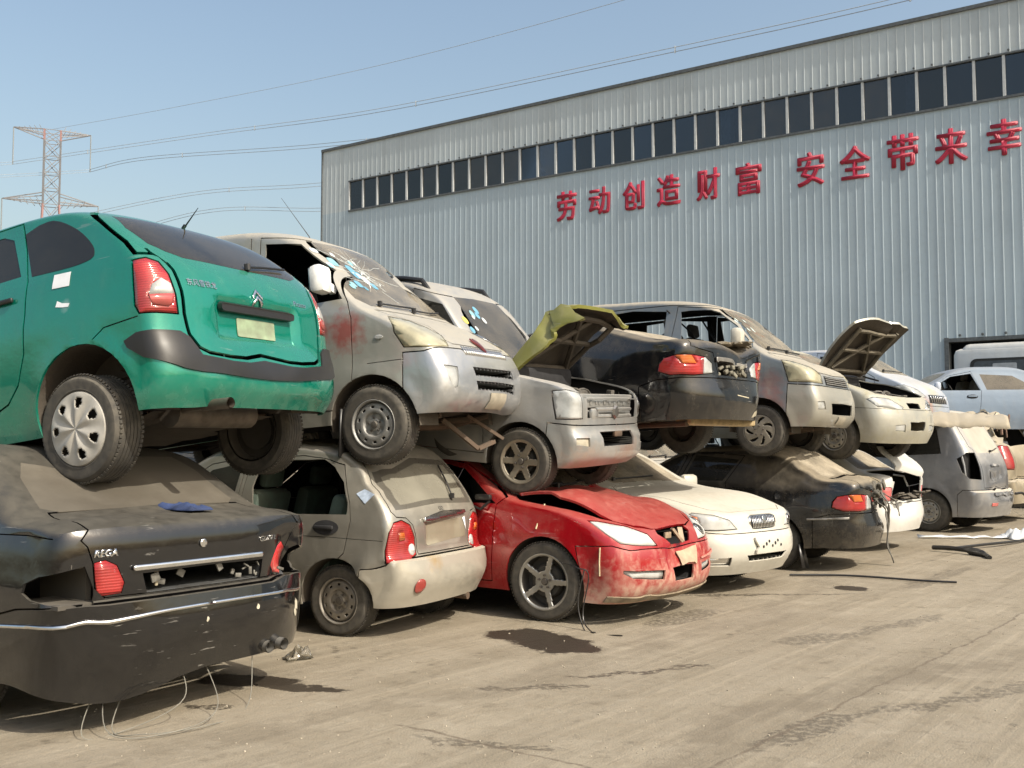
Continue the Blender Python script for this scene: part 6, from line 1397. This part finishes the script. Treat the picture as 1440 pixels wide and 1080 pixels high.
bx = MB(); bx.box((-.62, 0, .55), (.6, 1.2, .04)); bx.box((-.34, 0, .80), (.03, 1.2, .5)); bx.build('boot_floor', HOLE, c.root)
st = MB(); st.tube([(-.62, .42, 1.0), (-.75, .46, .98), (-.80, .48, .84)], .014, 6); st.tube([(-.62, -.42, 1.0), (-.75, -.46, .98), (-.80, -.48, .84)], .014, 6); st.build('boot_hinge', S6W, c.root)
jb = MB(); rr_ = random.Random(3)
for k in range(12): jb.box((-.98 + rr_.uniform(-.08, .05), rr_.uniform(-.6, .5), .70 + rr_.random() * .08), (rr_.uniform(.03, .14), rr_.uniform(.05, .22), .02), Matrix.Rotation(rr_.uniform(-.5, .5), 3, 'Y'), bev=.006)
jb.build('broken_trim', plain('broken_dark_trim', (.06, .05, .04), .7, var=.6, dust=.3), c.root)
c.text('TRAILS', 'R', -.42, .57, .035, METAL, flip=-1) if False else None
c.underbody(); wheels(c, ('steel', 'steel'), .30, .18, .19, .80); seats(c, (.9,), .45, bench=.2)

# ------------------------------------------------------------------ silver grey people carrier
S7 = paint('silver_grey_paint', (.30, .305, .32), .6, .3, .95, .55, .20, dustcol=(.42, .385, .32))
c = l7
def rear_tall(c, lampkey=True, glassmat=GDUST, top=1.86):
    c.panel('bumper', 'S', [(-.46, .18), (-.47, .62), (-.56, .70), (-1.2, .70), (-1.2, .18)], .010, any_dir=True, center=True, name='bumper')
    lp = [(-.46, .86, 1.20), (-.50, .85, .98), (-.60, .82, .88), (-.75, .62, .86), (-.73, .62, 1.05), (-.66, .62, 1.30), (-.54, .76, 1.30)]
    c.panel('lamp', 145, P3(145, lp), .008, name='tail_lamp', ymin=.3, keep=['bumper'], thick=.03)
    c.panel('gate', 'R', [(-.01, .72), (.58, .72), (.60, 1.10), (.63, 1.34), (.69, 1.40), (.66, 1.70), (.60, 1.90), (-.01, 1.97)], .010, name='tailgate', center=True)
    c.cut('R', [(-.01, 1.30), (.52, 1.29), (.58, 1.38), (.55, 1.70), (.50, top), (-.01, top + .05)], 'rw', name='rear_window', only=['gate'], parent='gate', center=True, thick=.005)
    c.panel('door', 'S', [(.45, .36), (.55, .72), (.60, 1.2), (.50, 1.80), (1.15, 1.82), (1.4, 1.2), (1.35, .34)], .008); c.cut('S', [(.66, 1.22), (.58, 1.74), (1.08, 1.76), (1.32, 1.22)], 'dwin', name='window', only=['door'], parent='door', thick=.005)
    c.cut('S', [(-.22, 1.28), (-.12, 1.70), (.42, 1.74), (.52, 1.24)], 'qwin', name='window', thick=.005)
    c.cut('F', [(-.01, 1.36), (.64, 1.34), (.60, 1.75), (-.01, 1.86)], 'ws', name='windscreen', center=True, thick=.005)
rear_tall(c)
c.finish({'body': S7, 'bumper': S7, 'gate': S7, 'lamp': None, 'rw': plain('dust_caked_pane', (.36, .335, .285), .7, var=.12, dust=.3, nscale=4), 'door': S7, 'dwin': GDARK, 'qwin': GDARK, 'ws': GDUST}, dents=[((-.85, 0, .8), .5, (.05, 0, 0), .07), ((-.95, -.6, .5), .4, (.05, .04, 0), .06)])
for sg in (1, -1): cv = MB(); cv.box((-.42, sg * .68, 1.08), (.3, .25, .5)); cv.build('lamp_socket', HOLE, c.root)
for sg in (1, -1): rb = MB(); rb.tube([(-.58, sg * .80, .92), (-.56, sg * .80, 1.1), (-.52, sg * .80, 1.28)], .02, 6); rb.build('socket_rib', S7, c.root)
c.decal('bumper_step', 'R', rrect(-.5, .60, .5, .655, .02), S7, 1, .01, .02, c.parts['bumper.C']); c.decal('bumper_reflector', 'R', rrect(.42, .44, .60, .49, .01), lens('faded_red_lens', (.40, .10, .09)), 1, .004, .006, c.parts['bumper.C'])
c.decal('boot_handle', 'R', rrect(-.2, 1.06, .2, 1.10, .01), S7, 1, .006, .02, c.parts['gate.C']); c.decal('number_recess', 'R', rrect(-.26, .86, .26, 1.0, .02), S7, 1, .004, .004, c.parts['gate.C'])
wiper(c, 'R', [(.0, 1.31), (-.2, 1.33), (-.4, 1.36)])
c.underbody(); wheels(c, ('steel', 'steel'), .33, .2, .2, .88); seats(c, (1.6,), .6, bench=.6)
hz = MB(); q = crom([(-1.02, -.20, .62), (-1.12, -.35, .60), (-1.20, -.45, .35), (-1.30, -.5, .03)], [0] * 4, [8] * 3); hz.tube(q, .022, 6); hz.build('hanging_hose', BLACK, c.root)

# ------------------------------------------------------------------ gold van with torn open rear
S8 = paint('gold_beige_paint', (.36, .31, .225), .4, .38, .9, .5, .45)
l8 = Car('tall_van', (8.95, 19.6, .12, 137, -1, -2), TAL, .93, ELP, TALS, .25, [(2.7, .33), (0, .33)], .39, 'gold beige van with its tailgate torn open and roof crumpled at the far right', cat='van', group=LOW)
c = l8; rear_tall(c)
c.finish({'body': S8, 'bumper': S8, 'gate': S8, 'lamp': REDL, 'rw': None, 'door': S8, 'dwin': None, 'qwin': None, 'ws': GDUST}, dents=[((-.2, .6, 2.0), .9, (.05, -.1, -.18), .22), ((.8, .7, 1.9), .9, (0, -.05, -.10), .15), ((-.6, .8, 1.6), .5, (.1, -.05, 0), .12), ((-.9, .5, .6), .4, (.1, 0, 0), .08)])
jb = MB(); rr_ = random.Random(21)
for k in range(10): jb.box((-.45 + rr_.uniform(-.1, .2), rr_.uniform(-.4, .5), 1.4 + rr_.random() * .4), (.03, rr_.uniform(.03, .1), rr_.uniform(.1, .3)), Matrix.Rotation(rr_.uniform(-.6, .6), 3, 'X'), bev=.006)
jb.build('torn_lining', plain('torn_lining', (.16, .10, .075), .8, var=.6), c.root)
c.underbody(); wheels(c, ('steel', 'steel'), .33, .2, .2, .88); seats(c, (1.6,), .6)
cp = empty('roof_panel', (5.95, 15.1, 1.86), (0, R(2), R(-14)), label='crumpled dusty beige roof panel lying across the wrecks at the right', cat='car panel')
mb = MB(); vs = []; nx, ny = 26, 10
for i in range(nx + 1):
    for j in range(ny + 1):
        x = -.10 + 1.25 * i / nx; y = -.45 + .9 * j / ny; vs.append((x, y, .07 * abs(noise.noise(Vector((x * 3, y * 4, 2)))) + .05 * abs(noise.noise(Vector((x * 8, y * 7, 5)))) - .22 * max(0, .25 - j / ny) * 4 * .45 - .1 * (abs(j / ny - .5) * 2) ** 4))
mb.add(vs, [(i * (ny + 1) + j, (i + 1) * (ny + 1) + j, (i + 1) * (ny + 1) + j + 1, i * (ny + 1) + j + 1) for i in range(nx) for j in range(ny)])
o = mb.build('panel_skin', S8, cp, ang=25); o.modifiers.new('s', 'SOLIDIFY').thickness = .006

# ------------------------------------------------------------------ upper row further back
S7B = paint('pale_blue_white_paint', (.42, .47, .55), .2, .3, .5, .4, .25, spots=[(.62, -.45, .55, .22, (.45, .20, .08), .7), (.60, -.1, .75, .3, (.50, .44, .22), .5)])
u7 = Car('small_van', (6.35, 16.9, 1.45, -41, 0, 0), [(p[0] * .9, *p[1:]) for p in [(.62, .32, .36, .32, 3), (.72, .44, .42, .44, 3), (.72, .60, .42, .6, 3), (.66, .78, .38, .78, 3), (.50, .92, .28, .91, 3), (.0, 1.12, -.1, 1.1, 3.2), (-.7, 1.50, -.75, 1.42, 3.6), (-1.0, 1.56, -1.0, 1.48, 3.2), (-2.2, 1.56, -2.2, 1.47, 3.2), (-3.0, 1.5, -3.0, 1.42, 3), (-3.15, 1.0, -3.05, 1.0, 3), (-3.2, .5, -3.1, .5, 3), (-3.1, .36, -3.0, .36, 3)]], .78, [(-3.2, .96), (-2.5, 1), (-.2, 1), (.3, .97), (.7, .9)], VANS, .3, [(0, .28), (-2.4, .28)], .36,
    'pale blue white small van with stained nose behind the propped bonnet', cat='van', group=UP)
c = u7
hd = [(.18, .74, .90), (.28, .66, .92), (.42, .50, .84), (.54, .40, .72), (.40, .70, .70)]
c.panel('head', 40, P3(40, hd), .006, name='headlight', ymin=.2, thick=.03); c.cut('F', [(-.01, .62), (.40, .63), (.38, .76), (-.01, .77)], 'gr', name='grille', center=True, out=-.004)
c.cut('F', [(-.01, 1.14), (.60, 1.12), (.64, 1.2), (.54, 1.42), (-.01, 1.49)], 'ws', name='windscreen', center=True, thick=.006)
c.panel('door', 'S', [(-.10, .4), (-.1, 1.05), (-.75, 1.45), (-1.1, 1.50), (-1.15, .4)], .008); c.cut('S', [(-.28, 1.12), (-.72, 1.40), (-1.04, 1.44), (-1.08, 1.12)], 'dwin', name='window', only=['door'], parent='door', thick=.005)
c.panel('bumper', 'S', [(.26, .2), (.27, .60), (.9, .58), (.9, .2)], .008, any_dir=True, center=True, name='bumper')
c.finish({'body': S7B, 'head': CLEARL, 'gr': BLACK, 'ws': GWIN, 'door': S7B, 'dwin': GDARK, 'bumper': S7B})
slats(c, 'F', -.36, .64, .36, .76, 8, CHROME, .012, vert=True, off=.003); mirror(c, -.35, 1.16, .70, mat=plain('pale_mirror', (.5, .55, .5), .4)); wiper(c, 'F', [(-.5, 1.15), (-.1, 1.16), (.3, 1.16)])
c.underbody(); wheels(c, ('steel', 'steel'), .285, .18, .18, .755); seats(c, (-1.0,), .6)
S8B = paint('pale_blue_paint', (.19, .25, .33), .0, .6, .3, .3, .12, coat=0.0)
u8 = Car('saloon_car', (7.35, 20.4, 1.5, 177, 0, 0), [(-p[0] if False else p[0], *p[1:]) for p in [(.84, .19, .38, .2, 2.6), (.95, .36, .48, .36, 2.6), (.95, .52, .46, .52, 2.6), (.86, .70, .42, .70, 3), (.3, .90, .18, .86, 3), (-.45, 1.02, -.55, .97, 3.2), (-1.2, 1.38, -1.2, 1.29, 3.4), (-1.8, 1.44, -1.8, 1.33, 3), (-2.4, 1.40, -2.4, 1.30, 3), (-3.1, 1.08, -3.0, 1.01, 3.2), (-3.65, 1.02, -3.5, .96, 3.4), (-3.78, .5, -3.5, .5, 3), (-3.7, .28, -3.4, .28, 3)]], .88, [(-3.8, .92), (-3.1, .98), (-2.4, 1), (-.2, 1), (.3, .97), (.9, .86)], SED, .22, [(0, .31), (-2.7, .31)], .365,
    'pale blue saloon seen side on above the crumpled roof panel', group=UP)
c = u8
c.panel('door', 'S', [(-.55, .28), (-.52, .92), (-1.0, 1.24), (-1.45, 1.33), (-1.58, .94), (-1.5, .26)], .008); c.cut('S', [(-.58, .955), (-1.05, 1.225), (-1.44, 1.285), (-1.56, .955)], None, only=['door', 'body'])
c.cut('S', [(-1.68, .965), (-1.60, 1.27), (-2.2, 1.24), (-2.50, 1.06), (-2.52, .97)], 'rwin', name='window', thick=.005)
c.cut('F', [(-.01, 1.045), (.60, 1.03), (.57, 1.26), (.50, 1.31), (-.01, 1.34)], 'ws', name='windscreen', center=True, thick=.006); c.cut('R', [(-.01, 1.10), (.56, 1.09), (.48, 1.33), (-.01, 1.36)], 'rw', name='rear_window', center=True, thick=.005)
hd = [(.51, .82, .72), (.60, .79, .75), (.83, .51, .69), (.865, .42, .60), (.56, .825, .65)]; c.panel('head', 35, P3(35, hd), .006, name='headlight', ymin=.2, thick=.03)
c.finish({'body': S8B, 'door': S8B, 'rwin': GMID, 'ws': GMID, 'rw': GMID, 'head': CLEARL})
mirror(c, -.72, 1.02, .82, mat=plain('pale_blue_mirror', (.55, .6, .7), .35)); handle(c, -1.4, .84, mat=S8B); c.underbody(); wheels(c, ('spoke5', 'spoke5'), .31, .2, .2, .86); seats(c, (-1.35,), .55, bench=-2.2, mat=plain('pale_seat', (.22, .20, .15), .8)); dash(c, -.75, .93)

# ------------------------------------------------------------------ white minibus in the warehouse doorway
bus = empty('minibus', wp(26.45, .28, 2.4), (0, 0, R(-34.3)), label='white minibus standing in front of the warehouse doorway at the far right', cat='minibus')
BW = paint('bus_white', (.56, .58, .58), .05, .4, .4, .4, .2)
mb = MB(); mb.box((0, 0, 2.2), (5.4, 2.0, 2.35), bev=.14); mb.build('body', BW, bus)
rf = MB(); rf.box((0, -.02, 3.36), (5.2, 1.9, .24), bev=.09, taper=.94); rf.build('roof', BW, bus)
for k, x in enumerate((-1.55, .35, 1.75)):
    f = MB(); f.prism(rrect(x - .78, 2.42, x + .78 if k == 0 else x + .60, 3.12, .14), lambda u, v, h: (u, -1.004 - h, v), 0, .02); fo = f.build('window', BLACK, bus)
    p = MB(); p.prism(rrect(x - .70, 2.48, x + .70 if k == 0 else x + .54, 3.06, .10), lambda u, v, h: (u, -1.026 - h, v), 0, .006); p.build('pane', plain('bus_glass', (.05, .065, .085), .05, var=.2), fo)
    if k == 0:
        bl = MB(); bl.prism(rrect(x - .30, 2.50, x + .20, 3.0, .03), lambda u, v, h: (u, -1.033 - h, v), 0, .004); bl.build('window_blind', plain('blind_grey', (.30, .33, .36), .5), fo)
for x in (-1.8, 1.6):
    for sg in (1, -1):
        t = MB(); t.lathe([(.001, .02), (.2, .02), (.22, .0), (.33, .01), (.36, -.02), (.36, -.2), (.3, -.22)], Matrix.Translation((x, sg * .98, .36)) @ Matrix.Rotation(R(-90 * sg), 4, 'X'), 28); t.build('wheel', plain('tyre_rubber', (.02, .019, .018), .75), bus)
sk = MB(); sk.box((0, 0, .85), (5.36, 1.96, .40), bev=.05); sk.build('skirt', BW, bus)

# ------------------------------------------------------------------ more wrecks in the shade behind the first row
def dup(src, loc, rot, label, name=None, cat='car', group='wrecks parked behind the first row'):
    r = src.copy(); C.objects.link(r); r.matrix_world = Matrix.Translation(loc) @ Matrix.Rotation(R(rot), 4, 'Z'); r['label'] = label; r['group'] = group
    def kids(a, b):
        for ch in a.children:
            d = ch.copy(); C.objects.link(d); d.parent = b; d.matrix_parent_inverse = ch.matrix_parent_inverse.copy(); kids(ch, d)
    kids(src, r); return r
bpy.context.view_layer.update()
dup(l5.root, (-3.3, 13.6, 0), 148, 'dark saloon in the shade behind the champagne hatchback'); dup(u5.root, (-.9, 14.9, 0), -34, 'grey van standing on the ground in the shade behind the red saloon')
dup(l1.root, (-.2, 17.2, 0), 146, 'black saloon in the shade behind the dusty white saloon'); dup(u2.root, (2.6, 17.3, 0), -38, 'beige microvan on the ground in the shade behind the dark grey saloon')
dup(l5.root, (3.4, 20.4, 0), 140, 'dark saloon in the shade behind the beige microvan at the back'); dup(l5.root, wp(26.6, 0, 2.4), 145.7, 'dark saloon underneath the white minibus by the warehouse'); dup(l1.root, (9.0, 20.6, 0), 184, 'black saloon underneath the pale blue saloon at the back'); dup(u5.root, (5.2, 21.8, 0), -40, 'grey van on the ground in the shade behind the silver people carrier')

# ------------------------------------------------------------------ litter in the yard
def lump_sheet(name, mat, loc, size, label, cat, seed, h=.05, rz=0, n=14, group=None, parent=None):
    mb = MB(); vs = []
    for i in range(n + 1):
        for j in range(n + 1):
            u, v = i / n - .5, j / n - .5; e = 1 + .25 * noise.noise(Vector((u * 3, v * 3, seed)))
            vs.append((u * size[0] * e, v * size[1] * e, h * (.5 + noise.noise(Vector((u * 5, v * 4, seed * 1.7)))) * (1 - (2 * max(abs(u), abs(v))) ** 3) + .012))
    mb.add(vs, [(i * (n + 1) + j, (i + 1) * (n + 1) + j, (i + 1) * (n + 1) + j + 1, i * (n + 1) + j + 1) for i in range(n) for j in range(n)])
    o = mb.build(name, mat, None, ang=60, label=label, cat=cat, group=group); o.location = loc; o.rotation_euler = (0, 0, R(rz)); o.modifiers.new('s', 'SOLIDIFY').thickness = .004; return o
p = l1.M @ Vector((-.78, -.12, 1.045)); lump_sheet('cloth', plain('navy_cloth', (.030, .05, .13), .85, var=.5, nscale=9), p, (.34, .16), 'crumpled navy blue cloth on the boot of the black saloon', 'cloth', 3, .05, -34)
WPL = plain('white_plastic', (.70, .72, .73), .4, var=.1, dust=.1)
lump_sheet('plastic_sheet', WPL, (7.7, 15.75, .0), (.45, .35), 'crumpled white plastic sheet lying in front of the silver carrier', 'plastic sheet', 7, .22, 10)
tb = MB(); q = crom([(6.2, 15.9, .02), (6.9, 15.8, .03), (7.5, 15.75, .02), (8.4, 15.6, .02), (9.4, 15.5, .02)], [0] * 5, [6] * 4); vs = []
for i, p in enumerate(q): vs += [(p[0], p[1] - .05 - .03 * math.sin(i * 1.3), .01 + .02 * abs(math.sin(i * .9))), (p[0] + .02, p[1] + .05, .02 + .03 * abs(math.cos(i * 1.1)))]
tb.add(vs, [(2 * i, 2 * i + 1, 2 * i + 3, 2 * i + 2) for i in range(len(q) - 1)]); o = tb.build('plastic_strip', WPL, None, label='long white plastic strip trailing across the ground at right', cat='plastic strip'); o.modifiers.new('s', 'SOLIDIFY').thickness = .005
hb = MB(); hb.tube(crom([(5.65, 13.95, .05), (5.8, 13.75, .06), (5.95, 13.5, .05), (6.0, 13.2, .03), (5.95, 12.95, .02)], [0] * 5, [6] * 4), [.03] * 12 + [.05] * 6 + [.03] * 7, 8); hb.build('rubber_hose', BLACK, None, label='broken black rubber hose lying by the white open boot saloon', cat='hose')
sb = MB(); sb.tube(crom([(3.0, 11.25, .02), (3.6, 11.2, .02), (4.3, 10.75, .02), (4.55, 10.65, .02)], [0] * 4, [8] * 3), .012, 6); sb.build('rubber_strip', BLACK, None, label='thin black rubber strip lying under the dark grey saloon', cat='rubber strip')
fl = MB(); fl.tube(crom([(5.9, 14.0, .03), (6.6, 14.4, .05), (7.2, 14.9, .04), (7.8, 15.5, .03)], [0] * 4, [8] * 3), .02, 6); fl.build('rubber_strip', BLACK, None, label='long dark rubber strip lying between the hose and plastic sheet', cat='rubber strip')
lump_sheet('plastic_bag', glass('clear_bag', (.80, .80, .78), .30, .0, .08), (-1.42, 6.95, 0), (.18, .12), 'small clear plastic bag on the ground behind the exhaust tips', 'plastic bag', 11, .10, 30)
LB = 'small pale grit and paper scraps scattered over the yard'
gb = MB(); rr_ = random.Random(33)
for k in range(700):
    y = 4.8 + rr_.random() ** 1.6 * 12; x = rr_.uniform(-.42, .62) * y; s_ = rr_.uniform(.002, .007)
    gb.box((x, y, s_ * .35), (s_ * rr_.uniform(.7, 2), s_, s_ * .8), Matrix.Rotation(rr_.random() * 6, 3, 'Z'))
gb.build('gravel', plain('pale_grit', (.42, .37, .29), .9, var=.5), kind='stuff')
